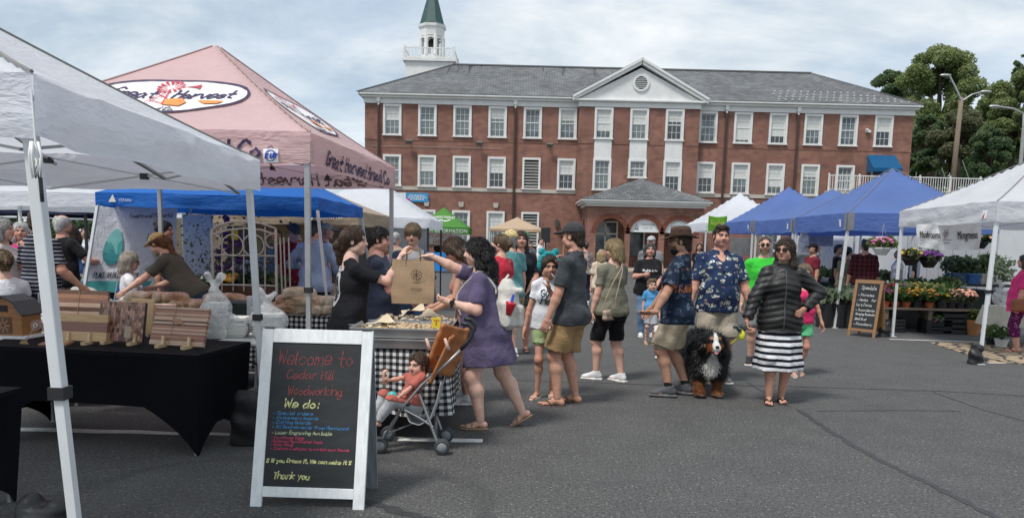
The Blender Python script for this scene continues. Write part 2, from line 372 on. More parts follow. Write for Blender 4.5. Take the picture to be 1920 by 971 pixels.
# courses
for z0,z1,pr_,mt,nm in((5.02,5.26,.05,STONE,'belt_course'),(8.34,8.42,.03,BRICK,'brick_course')):
 MB().bx(XL-.02,PX0-.001,HY-pr_,HY-.001,z0,z1).build(nm,mt,hall);MB().bx(PX1+.001,XR+.02,HY-pr_,HY-.001,z0,z1).build(nm,mt,hall)
 if mt is BRICK:MB().bx(PX0-.02,PX1+.02,HY-.55-pr_,HY-.551,z0,z1).build(nm,mt,hall)
m=MB();m.bx(XL-.05,XR+.05,HY-.08,HY+12.08,10.751,11.1);m.bx(PX0-.05,PX1+.05,HY-.63,HY-.081,10.751,11.1);m.build('frieze',WHITE,hall)
m=MB();m.bx(XL-.22,XR+.22,HY-.3,HY+12.3,11.101,11.24);m.bx(PX0-.3,PX1+.3,HY-.85,HY-.301,11.101,11.24);m.build('cornice',WHITE,hall,bevel=.03)
m=MB();m.bx(XL-.4,PX0-.5,HY-.46,HY+12.46,11.241,11.38);m.bx(PX1+.5,XR+.4,HY-.46,HY+12.46,11.241,11.38);m.bx(PX0-.5,PX1+.5,HY-.3,HY+12.46,11.241,11.38);m.build('gutter',WHITE,hall,bevel=.04)
# hipped roof
ez,rz_=11.39,14.73;x0,x1,y0,y1=XL-.42,XR+.42,HY-.48,HY+12.48;ym=HY+6
rx0,rx1=-4.88,21.95
def quadgrid(m,a,b,c,d,nu,nv):
 a,b,c,d=(np.asarray(q,float)for q in(a,b,c,d))
 m.grid(lambda U,W:tuple(np.moveaxis((a*(1-U[...,None])+b*U[...,None])*(1-W[...,None])+(d*(1-U[...,None])+c*U[...,None])*W[...,None],-1,0)),nu,nv)
m=MB();quadgrid(m,(x0,y0,ez),(x1,y0,ez),(rx1,ym,rz_),(rx0,ym,rz_),12,4);quadgrid(m,(x1,y1,ez),(x0,y1,ez),(rx0,ym,rz_),(rx1,ym,rz_),4,2)
m.add([(x0,y1,ez),(x0,y0,ez),(rx0,ym,rz_),(x1,y0,ez),(x1,y1,ez),(rx1,ym,rz_)],[(0,1,2),(3,4,5)]);roof=m.build('roof',SHING,hall)
m=MB();m.bar((rx0,ym,rz_+.02),(rx1,ym,rz_+.02),.3,.1);m.build('ridge_cap',M('ridge_lead',(.12,.125,.13),.6),roof)
for a,b in(((x0,y0,ez),(rx0,ym,rz_)),((x1,y0,ez),(rx1,ym,rz_))):
 m=MB();m.bar(np.array(a)+(0,0,.04),np.array(b)+(0,0,.04),.22,.05);m.build('hip_cap',M('ridge_lead',(.12,.125,.13)),roof)
sg=MB();rs=random.Random(3) # snow guards on the right slope
for r in range(4):
 for k in range(22-r*3):
  xx=17.6+k*.46+(r%2)*.23;tt=.05+r*.085
  if xx<x1-.6-tt*5:sg.box((xx,y0+(ym-y0)*tt,ez+(rz_-ez)*tt+.06),(.09,.12,.09))
tag(sg.build('snow_guard_rows',M('snow_guard_metal',(.6,.6,.58),.4),roof),kind='stuff')
# pediment
pxa,pxb,pxm,pz0,pz1=PX0-.35,PX1+.35,8.2,11.25,13.75
pm=MB();pm.prism([(pxa+.3,pz0),(pxb-.3,pz0),(pxm,pz1-.42)],7.0,(0,HY-.62,0));ped=pm.build('pediment',WHITE,hall)
for s_ in(-1,1):
 e=(pxm+s_*(pxb-pxm+.12),pz0-.02);a=np.array([e[0],HY-.75,e[1]]);b=np.array([pxm,HY-.75,pz1-.05])
 for k,(off,wd,dep)in enumerate(((-.06,.22,.55),(.12,.16,.72))):
  q=np.array([0,0,off]);MB().bar(a+q+[0,.15,0],b+q+[0,.15,0],dep,wd*.9).build('raking_cornice',WHITE,ped)
 m=MB();a2=a+(0,.75-.9,.25);b2=b+(0,.75-.9,.22);c2=b2+(0,7,0);d2=a2+(0,7,0);m.add([a2,b2,c2,d2],[(0,1,2,3)]);m.build('pediment_roof',SHING,hall)
m=MB();m.lathe([(.42,-.02),(.42,.05),(.56,.05),(.56,-.02)],(pxm,HY-.66,12.35),24,Rx(PI/2),caps=False);vent=m.build('round_vent',WHITE,ped)
MB().lathe([(.43,0),(.43,.02)],(pxm,HY-.63,12.35),24,Rx(PI/2)).build('vent_backing',DARKIN,vent)
for k in range(6):
 z=12.05+k*.12;hw=math.sqrt(max(.42**2-(z-12.35)**2,.01));MB().box((pxm,HY-.67,z),(2*hw,.03,.06),Rx(.5)).build('louvre',WHITE,vent)
# windows: one shared mesh of each piece
def window_meshes(h):
 f=MB();W2=WW/2
 for a in((-W2-.09,-W2+.045,-.09,.12,-.02,h+.09),(W2-.045,W2+.09,-.09,.12,-.02,h+.09),(-W2+.045,W2-.045,-.09,.12,h-.05,h+.09)):f.bx(*a)
 f.bx(-W2-.14,W2+.14,-.14,.12,-.1,-.021)
 def sash(z0,z1,y):
  s=MB();w_=W2-.05
  s.bx(-w_,-w_+.05,y,y+.04,z0,z1);s.bx(w_-.05,w_,y,y+.04,z0,z1);s.bx(-w_+.05,w_-.05,y,y+.04,z0,z0+.055);s.bx(-w_+.05,w_-.05,y,y+.04,z1-.05,z1)
  for k in(1,2):x=-w_+.05+(2*w_-.1)*k/3;s.bx(x-.011,x+.011,y+.004,y+.03,z0+.055,z1-.05)
  zm=(z0+z1)/2;s.bx(-w_+.05,w_-.05,y+.008,y+.032,zm-.011,zm+.011)
  return s.mesh('sash')
 p=MB();p.bx(-W2+.05,W2-.05,.06,.075,0,h-.05)
 b=MB();b.bx(-W2+.1,W2-.1,.055,.058,h*.45,h-.06)
 return f.mesh('window'),sash(h/2,h-.05,.02),sash(-.0,h/2+.02,.045),p.mesh('pane'),b.mesh('blind')
WM={}
rw=random.Random(5)
LOUV=M('louvre_white',(.66,.66,.63),.6)
for(x,z0,z1,y,kind)in wins:
 h=round(z1-z0,3)
 if h not in WM:WM[h]=window_meshes(h)
 f,su,sl_,p,b=WM[h]
 o=link('window',f,WHITE,hall);o.location=(x,y,z0)
 if kind=='louvre':
  for k in range(int(h/.2)):
   zz=.1+k*.2;q=MB().box((0,.04,zz),(WW-.1,.14,.02),Rx(-.6)).build('louvre_blade',LOUV,o)
  MB().bx(-WW/2+.04,WW/2-.04,.14,.16,0,h-.04).build('louvre_backing',DARKIN,o)
  continue
 link('upper_sash',su,WHITE,o);link('lower_sash',sl_,WHITE,o);link('pane',p.copy(),GLS[rw.randrange(3)],o)
 if rw.random()<.5:
  bb=MB().bx(-WW/2+.1,WW/2-.1,.052,.058,h*rw.choice([.25,.5,.5,.62,.1]),h-.06).build('blind',BLIND,o)
 if z0<2:
  k_=MB().prism([(-.14,3.95),(.14,3.95),(.19,4.28),(-.19,4.28)],.1,(x,HY-.1,0)).build('keystone',STONE,hall)
for i in(6,7,8):MB().bx(WX[i]-.58,WX[i]+.58,HY-.6,HY-.551,7.37,8.60).build('white_panel',WHITE,hall)
for x in(-9.38,-.12,14.15,19.0):
 m=MB();m.tube([(x,HY-.14,0),(x,HY-.14,10.7)],.075,8);d_=m.build('downpipe',DKPIPE,hall)
 m=MB();m.box((x,HY-.17,11.0),(.22,.2,.34));m.tube([(x,HY-.17,10.9),(x,HY-.15,10.62)],.07,8);m.build('leader_head',WHITE,d_)
for x in(-7.25,-2.5,2.25):
 m=MB();m.tube([(x,HY-.02,8.25),(x,HY-.3,8.2)],.04,6);m.box((x,HY-.42,8.2),(.42,.26,.22),Rx(.5));m.build('floodlight',M('floodlight_grey',(.13,.12,.11),.5),hall)
m=MB();m.box((23.8,HY-.1,9.65),(.3,.2,.16));m.box((23.65,HY-.22,9.75),(.12,.2,.12));m.build('security_light',WHITE,hall)
MB().bx(-9.9,-1,HY-.05,HY-.035,7.93,7.945).build('wall_cable',M('cable_grey',(.5,.45,.42),.6),hall)
# side door with awning
dx=WX[14]-.0
m=MB();m.bx(dx-.62,dx-.5,HY-.05,HY+.1,5.3,7.32);m.bx(dx+.5,dx+.62,HY-.05,HY+.1,5.3,7.32);m.bx(dx-.5,dx+.5,HY-.05,HY+.1,7.2,7.32);dr=m.build('door',WHITE,hall)
MB().bx(dx-.5,dx+.5,HY+.08,HY+.12,5.3,7.2).build('door_pane',GLASS,dr)
m=MB();ay=HY-1.1;m.add([(dx-.95,HY-.02,8.1),(dx+.95,HY-.02,8.1),(dx+.98,ay,7.15),(dx-.98,ay,7.15),(dx-.98,ay,6.9),(dx+.98,ay,6.9),(dx-.95,HY-.02,6.9),(dx+.95,HY-.02,6.9)],[(0,1,2,3),(3,2,5,4),(0,3,4,6),(1,7,5,2)])
m.build('awning',fabric('blue_awning',(.015,.11,.26),transl=.2),hall)
# banner on wall
def banner_mat():
 t=NT('event_banner');co=t.coords('UV');s=t.n('ShaderNodeSeparateXYZ');t.l(co,s.inputs[0])
 c=t.mix(t.math('GREATER_THAN',s.outputs[0],.32),(.7,.7,.72),(.02,.28,.55))
 v=t.n('ShaderNodeVectorMath',operation='DISTANCE');t.l(t.mapping(co,scale=(2.3,1,1)),v.inputs[0]);v.inputs[1].default_value=(.74,.02,0)
 c=t.mix(t.math('LESS_THAN',v.outputs['Value'],.38),c,(.5,.02,.25));t.base(c);t.rough(.6);return t.m
bn=MB();pa,pb=D(741,361,HY-.12),D(803,379,HY-.12)
bn.grid(lambda U,W:(pa[0]+(pb[0]-pa[0])*U,0*U+HY-.12,pb[2]+(pa[2]-pb[2])*W),8,2)
ban=bn.build('wall_banner',banner_mat(),uvs=True);tag(ban,'small blue, white and magenta banner hanging on brick wall above the tents','banner')
m=MB()
for r,(a,b)in enumerate(((.42,.9),(.38,.95),(.45,.88))):
 z=pb[2]+(pa[2]-pb[2])*(.72-r*.22)
 x=pa[0]+(pb[0]-pa[0])*a;xe=pa[0]+(pb[0]-pa[0])*b
 while x<xe:ln=rs.uniform(.06,.22);m.bx(x,min(x+ln,xe),HY-.13,HY-.128,z-.035,z+.035);x+=ln+.05
m.build('lettering',WHITE,ban)
# ---------------------------------------------------------------- portico
PY=47.4;pL,pR=D(1100,440,PY)[0],D(1318,440,PY)[0]
arches=[D(px,430,PY)[0]for px in(1145,1209,1274)]
por=root('entrance_portico','brick portico with three round arches and a low slate roof','portico',(0,0,0))
m=MB();ra,zs=.92,2.35;zt=4.0
xs=[pL]+sum([[a-ra,a+ra]for a in arches],[])+[pR]
for k in range(0,len(xs),2):m.bx(xs[k],xs[k+1],PY,PY+.35,0,zt)
for a in arches:
 N=16;poly=[(a-ra,zt),(a-ra,zs)]+[(a+ra*math.cos(PI-PI*k/N),zs+ra*math.sin(PI-PI*k/N))for k in range(1,N)]+[(a+ra,zs),(a+ra,zt)]
 for k in range(N):
  t0,t1=PI-PI*k/N,PI-PI*(k+1)/N
  m.prism([(a+ra*math.cos(t0),zs+ra*math.sin(t0)),(a+ra*math.cos(t1),zs+ra*math.sin(t1)),(a+ra*math.cos(t1),zt),(a+ra*math.cos(t0),zt)],.35,(0,PY,0))
# side walls with an arch each
for sx in(pL,pR-.35):
 ym_=PY+2.3
 m.bx(sx,sx+.35,PY+.35,ym_-ra,0,zt);m.bx(sx,sx+.35,ym_+ra,HY-.56,0,zt)
 for k in range(10):
  t0,t1=PI-PI*k/10,PI-PI*(k+1)/10
  m.prism([(ym_+ra*math.cos(t0),zs+ra*math.sin(t0)),(ym_+ra*math.cos(t1),zs+ra*math.sin(t1)),(ym_+ra*math.cos(t1),zt),(ym_+ra*math.cos(t0),zt)],.35,(sx,0,0),ex=(0,1,0),ez=(1,0,0))
m.build('arcade_wall',BRICK,por)
ARCHB=M('arch_brick',(.17,.055,.035),.9,var=.35,vs=9)
for a in arches:
 m=MB()
 for k in range(18):
  t0,t1=PI-PI*(k+.06)/18,PI-PI*(k+.94)/18;r2=ra+.3
  m.prism([(a+ra*math.cos(t0),zs+ra*math.sin(t0)),(a+ra*math.cos(t1),zs+ra*math.sin(t1)),(a+r2*math.cos(t1),zs+r2*math.sin(t1)),(a+r2*math.cos(t0),zs+r2*math.sin(t0))],.04,(0,PY-.03,0))
 m.build('arch_ring',ARCHB,por)
e0,e1=pL-.45,pR+.4
m=MB();m.bx(pL-.1,pR+.1,PY-.1,HY-.56,zt+.001,zt+.16);m.bx(e0+.12,e1-.12,PY-.35,HY-.56,zt+.161,zt+.28);m.build('cornice',WHITE,por)
MB().bx(e0,e1,PY-.48,HY-.56,zt+.281,zt+.4).build('gutter',WHITE,por,bevel=.04)
ax,az=(pL+pR)/2,5.95
m=MB();m.add([(e0,PY-.5,zt+.41),(e1,PY-.5,zt+.41),(e1,HY-.56,zt+.41),(e0,HY-.56,zt+.41),(ax-.05,HY-2.4,az),(ax-.05,HY-.57,az)],[(0,1,4),(1,2,5,4),(3,0,4,5)]);m.build('roof',SHING,por)
m=MB() # stepped flashing against the wall
for s_ in(-1,1):
 for k in range(9):xx=ax+s_*(.5+k*.4);m.box((xx,HY-.575,az-.08-k*.19),(.36,.03,.16))
m.build('step_flashing',M('lead_flashing',(.10,.09,.09),.6),por)
MB().bx(pL,pR,PY-.9,HY-.56,.001,.17).build('porch_floor',STONE,por)
for k in range(2):MB().bx(arches[0]-1.6-k*.2,arches[2]+1.6,PY-1.35-k*.4,PY-.9-k*.4+(.0 if k==0 else-.001),.001,.12-k*.05).build('step',M('tan_step',(.45,.36,.24),.85),por)
MB().bx(pL+.36,pR-.36,HY-.9,HY-.57,.171,zt-.01).build('back_wall',BRICK,por)
m=MB();x=arches[0]
for a in((x-.75,x-.63),(x+.05,x+.15),(x+.85,x+.95)):m.bx(a[0],a[1],HY-1.02,HY-.91,.18,3.2)
m.bx(x-.63,x+.85,HY-1.02,HY-.91,3.1,3.2);m.bx(x-.63,x+.85,HY-1.02,HY-.91,2.3,2.4);dd=m.build('entrance_door',WHITE,por)
for a in((x-.63,x+.05),(x+.15,x+.85)):MB().bx(a[0],a[1],HY-.96,HY-.93,.18,3.1).build('door_pane',GLASS,dd)
m=MB();x=arches[1];m.bx(x-.45,x-.35,HY-1.0,HY-.91,.9,3.0);m.bx(x+.55,x+.65,HY-1.0,HY-.91,.9,3.0);wn=m.build('porch_window',WHITE,por);MB().bx(x-.35,x+.55,HY-.96,HY-.93,.9,3.0).build('pane',GLASS,wn)
MB().box((4.0-1.1,HY-.2,3.0),(.2,.3,.5)).build('wall_lantern',M('lantern_green',(.05,.07,.05),.4),hall)
# church steeple behind
SY=68.0
def sxz(px,py):return D(px,py,SY)
scx=sxz(810,105)[0]-.0;zb=sxz(808,128)[2];zbal=sxz(808,104)[2];zl1=sxz(810,50)[2];kx=SY/F_PX
st=root('church_steeple','white octagonal bell steeple with dark green spire behind the hall roof','steeple',(scx,SY,0))
m=MB();m.bx(-2.05,2.05,-2.05,2.05,0,zb+.1);m.bx(-2.25,2.25,-2.25,2.25,zb+.101,zb+.3);m.build('tower_base',WHITE,st)
m=MB()
for a in(-2.1,2.1):
 for b in(-2.1,2.1):m.bx(a-.1,a+.1,b-.1,b+.1,zb+.3,zbal+.25)
for s_ in(-1,1):
 for ax_ in(0,1):
  p0=[s_*2.1,-2.0];p1=[s_*2.1,2.0]
  if ax_:p0.reverse();p1.reverse()
  for z in(zb+.42,zbal+.1):m.bar((*p0,z),(*p1,z),.08)
  for k in range(1,14):q=np.array(p0)+(np.array(p1)-np.array(p0))*k/14;m.bar((*q,zb+.4),(*q,zbal+.1),.05)
m.build('balustrade',WHITE,st)
lw=23*kx
m=MB();m.lathe([(lw*.98,zb+.3),(lw*.98,zb+.95)],seg=8,R=Rz(PI/8));m.build('lantern_base',WHITE,st)
for k in range(8):
 th=PI/8+k*PI/4;MB().tube([(lw*.92*math.cos(th),lw*.92*math.sin(th),zb+.95),(lw*.9*math.cos(th),lw*.9*math.sin(th),zl1-.9)],.16,8).build('column',WHITE,st)
m=MB();m.lathe([(lw*.98,zl1-.95),(lw*1.0,zl1-.3),(lw*1.12,zl1-.2),(lw*1.14,zl1)],seg=8,R=Rz(PI/8));m.build('lantern_cornice',WHITE,st)
for k in range(8):
 th=k*PI/4;m=MB();R_=Rz(th)
 for j in range(8):
  a0,a1=PI-PI*j/8,PI-PI*(j+1)/8;hw=lw*.33
  q=[(hw*math.cos(a0),hw*math.sin(a0)),(hw*math.cos(a1),hw*math.sin(a1)),(hw*1.05*(1 if math.cos(a1)>0 else-1)if 0 else hw*math.cos(a1),hw*1.25),(hw*math.cos(a0),hw*1.25)]
  m.prism(q,.1,np.array([0,0,zl1-1.5])+R_@np.array([lw*.86,0,0]),ex=R_@np.array([0,1.,0]),ez=R_@np.array([1.,0,0]))
 m.build('arch_head',WHITE,st)
MB().lathe([(.1,0),(.48,.02),(.42,.25),(.3,.5),(.12,.62)],(0,0,zl1-1.7),14).build('bell',M('bell_bronze',(.03,.03,.03),.4,metal=.6),st,smooth=True)
ztip=sxz(812,-36)[2]
m=MB();m.lathe([(lw*1.12,zl1+.001),(lw*1.0,zl1+.12),(lw*.06,ztip)],seg=8,R=Rz(PI/8));m.build('spire',M('copper_green',(.03,.075,.07),.5,var=.2,vs=2),st)
# ================================================================ terrace, hill, railing
def lawn_mat():
 t=NT('lawn');co=t.coords();a=t.noise(co,3,6,.7);b=t.noise(co,.2,3)
 t.base(t.mix(t.rng(b.outputs[0],.35,.65,0,.6),t.ramp(a.outputs[0],(.3,(.03,.06,.015)),(.7,(.085,.13,.035))),(.09,.11,.04)));t.rough(.95);return t.m
m=MB()
def hill_fn(U,W):
 X=20.5+150*U;Y=HY-1.6+130*W
 Z=5.2+np.clip((Y-HY)/22,0,1)**1.2*2.6+np.clip((X-45)/80,0,1)*2+.15*np.sin(X*.5)*np.sin(Y*.37)
 Z=np.where((X<27.4)&(Y>HY-.2),np.minimum(Z,5.25),Z)
 return X,Y,Z
m.grid(hill_fn,60,50);tag(m.build('hill',lawn_mat(),smooth=True),kind='structure')
MB().bx(20.5,170,HY-1.9,HY-1.601,0,5.5).build('retaining_wall',STONE)['kind']='structure'
tag(bpy.data.objects['retaining_wall'],'stone retaining wall below the white railing','wall')
ra_=root('terrace_railing','long white metal railing along the raised terrace beside the hall','railing')
x=20.7
while x<48:
 m=MB()
 for k in range(12):m.bar((x+.16*k+.1,HY-1.75,5.6),(x+.16*k+.1,HY-1.75,6.5),.03)
 m.bar((x,HY-1.75,5.6),(x+2,HY-1.75,5.6),.05);m.bar((x,HY-1.75,6.52),(x+2,HY-1.75,6.52),.06);m.build('railing_section',WHITE,ra_)
 MB().bar((x,HY-1.75,5.5),(x,HY-1.75,6.66),.08).build('post',WHITE,ra_);x+=2
# swing set on the hill
def swing(px,py,Y,lab):
 p=D(px,py,Y);r_=root('swing_set',lab,'swing set',(p[0],Y,p[2]-.1));mt=M('pale_steel',(.2,.23,.21),.6)
 for s_ in(-1,1):
  for q in(-1,1):MB().tube([(s_*2.6,q*1.0,0),(s_*2.1,0,2.4)],.032,6).build('leg',mt,r_)
 MB().tube([(-2.1,0,2.4),(2.1,0,2.4)],.032,6).build('top_bar',mt,r_)
 for k in(-1,1):
  m=MB();m.tube([(k-.25,0,2.4),(k-.25,0,.6)],.012,4);m.tube([(k+.25,0,2.4),(k+.25,0,.6)],.012,4);m.box((k,0,.58),(.55,.2,.04));m.build('swing_seat',M('black_rubber',(.02,.02,.02),.6),r_)
swing(1757,338,74,'pale metal swing set on the grass slope, nearer the utility pole');swing(1715,338,76,'pale metal swing set on the slope beside the hall corner')
# utility pole and lamps
WOODP=M('weathered_pole',(.2,.155,.115),.9,var=.25,vs=3,streak=(6,6,.4),bump=.4,bs=20)
pb_,pt_=D(1785,350,54),D(1800,183,54)
up_=root('utility_pole','weathered wooden utility pole with two arm lamps on the slope','utility pole',(pb_[0],54,0))
dxp=pt_[0]-pb_[0]+.1
MB().tube([(0,0,4.8),(dxp*.5,0,(pt_[2]+5)/2),(dxp,0,pt_[2])],[.19,.17,.14],12).build('pole',WOODP,up_,smooth=True)
ALU=M('aluminium',(.55,.56,.57),.35,metal=.7)
z1=pt_[2]-.3
for pts in([(dxp,-.1,z1),(dxp-.5,-.1,z1+.9),(dxp-1.05,-.1,z1+1.75)],[(dxp,.1,z1),(dxp+.8,.1,z1+.55),(dxp+1.5,.1,z1+.75)]):
 m=MB();m.tube(pts,.055,6);m.build('lamp_arm',ALU,up_);e=np.array(pts[-1]);MB().ball(e+(-.25 if pts[1][0]<dxp else .25,0,0),(.42,.15,.1),10,6).build('lamp_head',ALU,up_,smooth=True)
sp_=D(1918,225,42);l2=root('street_lamp','tall grey street lamp with curved arm at the picture edge behind the trees','street lamp',(sp_[0],42,0))
MB().tube([(.15,0,4),(.1,0,sp_[2])],.1,8).build('pole',M('grey_pole',(.3,.31,.3),.6),l2)
e=D(1872,200,42)-[sp_[0],42,0]
MB().tube([(.1,0,sp_[2]-1.2),(.0,0,e[2]-.35),(-.55,0,e[2]-.1),(e[0],0,e[2])],.05,6).build('arm',ALU,l2);MB().ball((e[0]-.2,0,e[2]),(.35,.14,.08),10,6).build('lamp_head',ALU,l2,smooth=True)
# ================================================================ trees
def leaf_mat(name,c0,c1):
 t=NT(name);oi=t.coords();nz=t.noise(oi,.45,3);n2_=t.noise(oi,7,2)
 c=t.mix(t.rng(nz.outputs[0],.35,.65,0,1),c0,c1);c=t.mix(1,c,t.rng(n2_.outputs[0],.3,.7,.6,1.4),'MULTIPLY');t.base(c);t.rough(.6);t.b.inputs['Specular IOR Level'].default_value=.3;t.transl(c,.5);return t.m
BARK=M('bark',(.085,.065,.05),.95,var=.3,vs=4,bump=.5,bs=15)
def leaves(centers,radii,count,size,seed,flat=.75):
 r=np.random.default_rng(seed);C=np.asarray(centers,float);R=np.asarray(radii,float)
 p=R**2/(R**2).sum();k=r.choice(len(C),count,p=p)
 d=r.normal(size=(count,3));d/=np.linalg.norm(d,axis=1)[:,None]
 q=C[k]+d*(R[k]*r.uniform(.2,1.12,count)**.5)[:,None]*np.array([1,1,flat])
 nn=d*.5+r.normal(size=(count,3))*.6+[0,0,.35];nn/=np.linalg.norm(nn,axis=1)[:,None]
 t_=np.cross(nn,r.normal(size=(count,3)));t_/=np.linalg.norm(t_,axis=1)[:,None];b_=np.cross(nn,t_)
 s=size*r.uniform(.55,1.3,(count,1));asp=r.uniform(.4,.7,(count,1))
 V=np.stack([q-t_*s,q-b_*s*asp,q+t_*s,q+b_*s*asp],1).reshape(-1,3)
 return V,np.arange(count*4).reshape(-1,4)
def tree(name,label,base,H,Rc,z0,mt,seed,nl=9000,size=.3,group=None,lobes=26,trunk_r=.35,shape=1.0):
 r_=root(name,label,'tree',base,group=group);r=np.random.default_rng(seed)
 C,R=[],[]
 for k in range(int(lobes*1.9)):
  t_=r.uniform(0,1);a=r.uniform(0,2*PI);prof=math.sin(PI*(t_*.82+.13))**.7*shape;rad=Rc*prof*math.sqrt(r.uniform(.1,1))*.8
  C.append((rad*math.cos(a),rad*math.sin(a),z0+(H-z0)*t_*.93));R.append(Rc*r.uniform(.13,.28))
 V,Fq=leaves(C,R,nl,size,seed+1);o=link('crown',np_mesh('crown',V,Fq,smooth=False),mt,r_)
 m=MB();m.tube([(0,0,-.5),(.1,0,z0*.6),(.2,.1,z0+(H-z0)*.4),(0,0,z0+(H-z0)*.75)],[trunk_r,trunk_r*.8,trunk_r*.5,trunk_r*.15],8)
 for k in range(0,len(C),3):
  c=np.array(C[k]);s_=np.array([.1,0,min(z0*.7+(c[2]-z0)*.35,c[2]*.8)]);m.tube([s_,(s_+c)/2+[0,0,.4],c],[trunk_r*.35,trunk_r*.22,.03],5)
 m.build('trunk',BARK,r_,smooth=True);return r_
L1=leaf_mat('leaf_mid',(.17,.235,.085),(.28,.32,.14));L2=leaf_mat('leaf_dark',(.10,.16,.08),(.15,.21,.095));L3=leaf_mat('leaf_olive',(.13,.15,.08),(.19,.20,.11))
GT='trees on the slope beside the hall'
def tr(px,pyt,pyb,Y,wpx,**k):
 t_,b_=D(px,pyt,Y),D(px,pyb,Y);z=b_[2];return dict(base=(b_[0],Y,z),H=t_[2]-z,Rc=wpx*Y/F_PX/2,**k)
tree('oak_tree','tallest broad light green tree beside the hall roof',**tr(1745,84,345,78,190,z0=4,mt=L1,seed=11,nl=60000,size=.145,lobes=34,trunk_r=.5),group=GT)
tree('oak_tree','dark evergreen tree peeking over the hall roof corner',**tr(1655,122,345,84,110,z0=3,mt=L2,seed=12,nl=26000,size=.15),group=GT)
tree('oak_tree','green tree behind the curved street lamp at the picture edge',**tr(1890,128,345,68,150,z0=2.5,mt=L1,seed=13,nl=45000,size=.13,lobes=32),group=GT)
tree('pine_tree','thin spindly pine top rising above the edge trees',**tr(1892,98,345,80,34,z0=9,mt=L2,seed=14,nl=1500,size=.2,lobes=14),group=GT)
tree('oak_tree','olive leaved smaller tree behind the utility pole',**tr(1790,205,345,66,120,z0=1.5,mt=L3,seed=15,nl=24000,size=.12),group=GT)
tree('oak_tree','dark shrubby tree between the hall corner and the swings',**tr(1728,215,345,70,80,z0=1.2,mt=L2,seed=16,nl=18000,size=.13),group=GT)
tree('oak_tree','low dark tree under the street lamp at the slope',**tr(1850,235,350,62,90,z0=1.,mt=L2,seed=17,nl=20000,size=.12),group=GT)
tree('oak_tree','green tree just beyond the picture edge on the slope',**tr(1975,120,345,64,140,z0=2.5,mt=L1,seed=18,nl=20000,size=.15),group=GT)
for k,(px,pt,w_,nm)in enumerate(((1700,268,130,'hall corner'),(1790,262,150,'swings'),(1880,258,150,'street lamp'),(1960,260,140,'picture edge'))):
 tree('understory_tree','low dark bushy tree at the back of the slope behind the '+nm,**tr(px,pt,350,92,w_,z0=.4,mt=L2,seed=50+k,nl=12000,size=.2,lobes=30,trunk_r=.2),group='bushy trees at the back of the slope')
for k,(px,pt,w_,Y)in enumerate(((15,395,150,34),(95,400,130,36),(165,398,120,34),(250,402,130,36),(340,408,120,38),(-70,390,130,36))):
 tree('hedge_tree',['dark hedge tree behind the pink top woman','dark hedge tree behind the striped shirt man','dark hedge tree behind the denim shirt woman','dark hedge tree behind the white farm banner','dark hedge tree behind the white garden gate','dark hedge tree off to the edge behind the tents'][k],
         **tr(px,pt,500,Y,w_,z0=.3,mt=L2,seed=30+k,nl=5000,size=.16,lobes=20,trunk_r=.12),group='hedge trees behind the tents')
# ================================================================ lettering
GL={'a':'4526041233 45 4552'[:0]}
_G="""a 45 26 04 12 33 45 43 52|b 09 02/04 26 44 22 03|c 45 26 04 22 43|d 45 26 04 12 33 45/49 42|e 04 44 36 16 04 12 43|f 49 28 22/06 46|g 45 26 04 22 44/46 41 20 01|h 09 02/04 26 45 42|i 16 12/18 19|j 26 21 00/28 29|k 09 02/46 04 42|l 09 03 12|m 06 02/04 16 25 22/24 46 55 52|n 06 02/04 26 45 42|o 26 04 22 44 26|p 06 00/05 26 44 22 03|q 45 26 04 22 44/46 40|r 06 02/04 26 36|s 45 26 05 34 43 22 03|t 29 23 42/06 46|u 06 03 22 44/46 42|v 06 22 46|w 06 12 25 42 56|x 06 42/46 02|y 06 23/46 10|z 06 46 02 42|A 02 29 42/15 35|B 02 09/09 38 36 06/06 45 43 02|C 48 29 06 12 43|D 02 09/09 48 44 02|E 49 09/09 02/02 42/06 36|F 49 09/09 02/06 36|G 48 29 06 12 43 45 25|H 09 02/49 42/06 46|I 19 12|J 39 33 12 03|K 09 02/49 05/05 42|L 09 02/02 42|M 02 09/09 24/24 59/59 52|N 02 09/09 42/42 49|O 29 05 22 45 29|P 02 09/09 48 46 05|R 02 09/09 48 46 05/25 42|S 48 29 07 44 22 03|T 09 49/29 22|U 09 03 22 43 49|V 09 22 49|W 09 12/12 27/27 42/42 59|Y 09 26/49 26/26 22|- 14 44|: 15 16/12 13|, 13 01|. 12 13|* 08 42/48 02/29 21|/ 02 49|' 19 17|& 42 17 28 07 13 22 44"""
for _e in _G.split('|'):
 _k,_v=_e.split(' ',1);GL[_k]=[[(float(q[0]),float(q[1])-2)for q in s_.split()]for s_ in _v.split('/')]
def _smooth(p,n=4):
 P=np.array(p,float)
 if len(P)<3:return np.array([P[0]+(P[-1]-P[0])*t for t in np.linspace(0,1,n)])
 Q=np.vstack([2*P[0]-P[1],P,2*P[-1]-P[-2]]);out=[]
 for i in range(1,len(Q)-2):
  for t in np.linspace(0,1,n,endpoint=False):
   a,b,c,d=Q[i-1:i+3];out.append(.5*(2*b+(c-a)*t+(2*a-5*b+4*c-d)*t*t+(3*b-a-3*c+d)*t**3))
 out.append(P[-1]);return np.array(out)
def strokes(text,height,seed=0,slant=.12,jit=.25,gap=1.35,n=4):
 """handwritten line: list of polylines, width"""
 r=np.random.default_rng(seed);x=0;out=[];k=height/7
 for ch in text:
  if ch==' ' or ch not in GL:x+=3.2;continue
  g=GL[ch];wd=max(q[0]for s_ in g for q in s_);sc_=r.uniform(.92,1.1);dy=r.normal(0,jit)
  for s_ in g:
   P=_smooth(s_,n)*sc_+r.normal(0,jit*.25,(1,2));P[:,0]+=P[:,1]*slant+x;P[:,1]+=dy;out.append(P*k)
  x+=wd*sc_+gap
 return out,(x-gap)*k
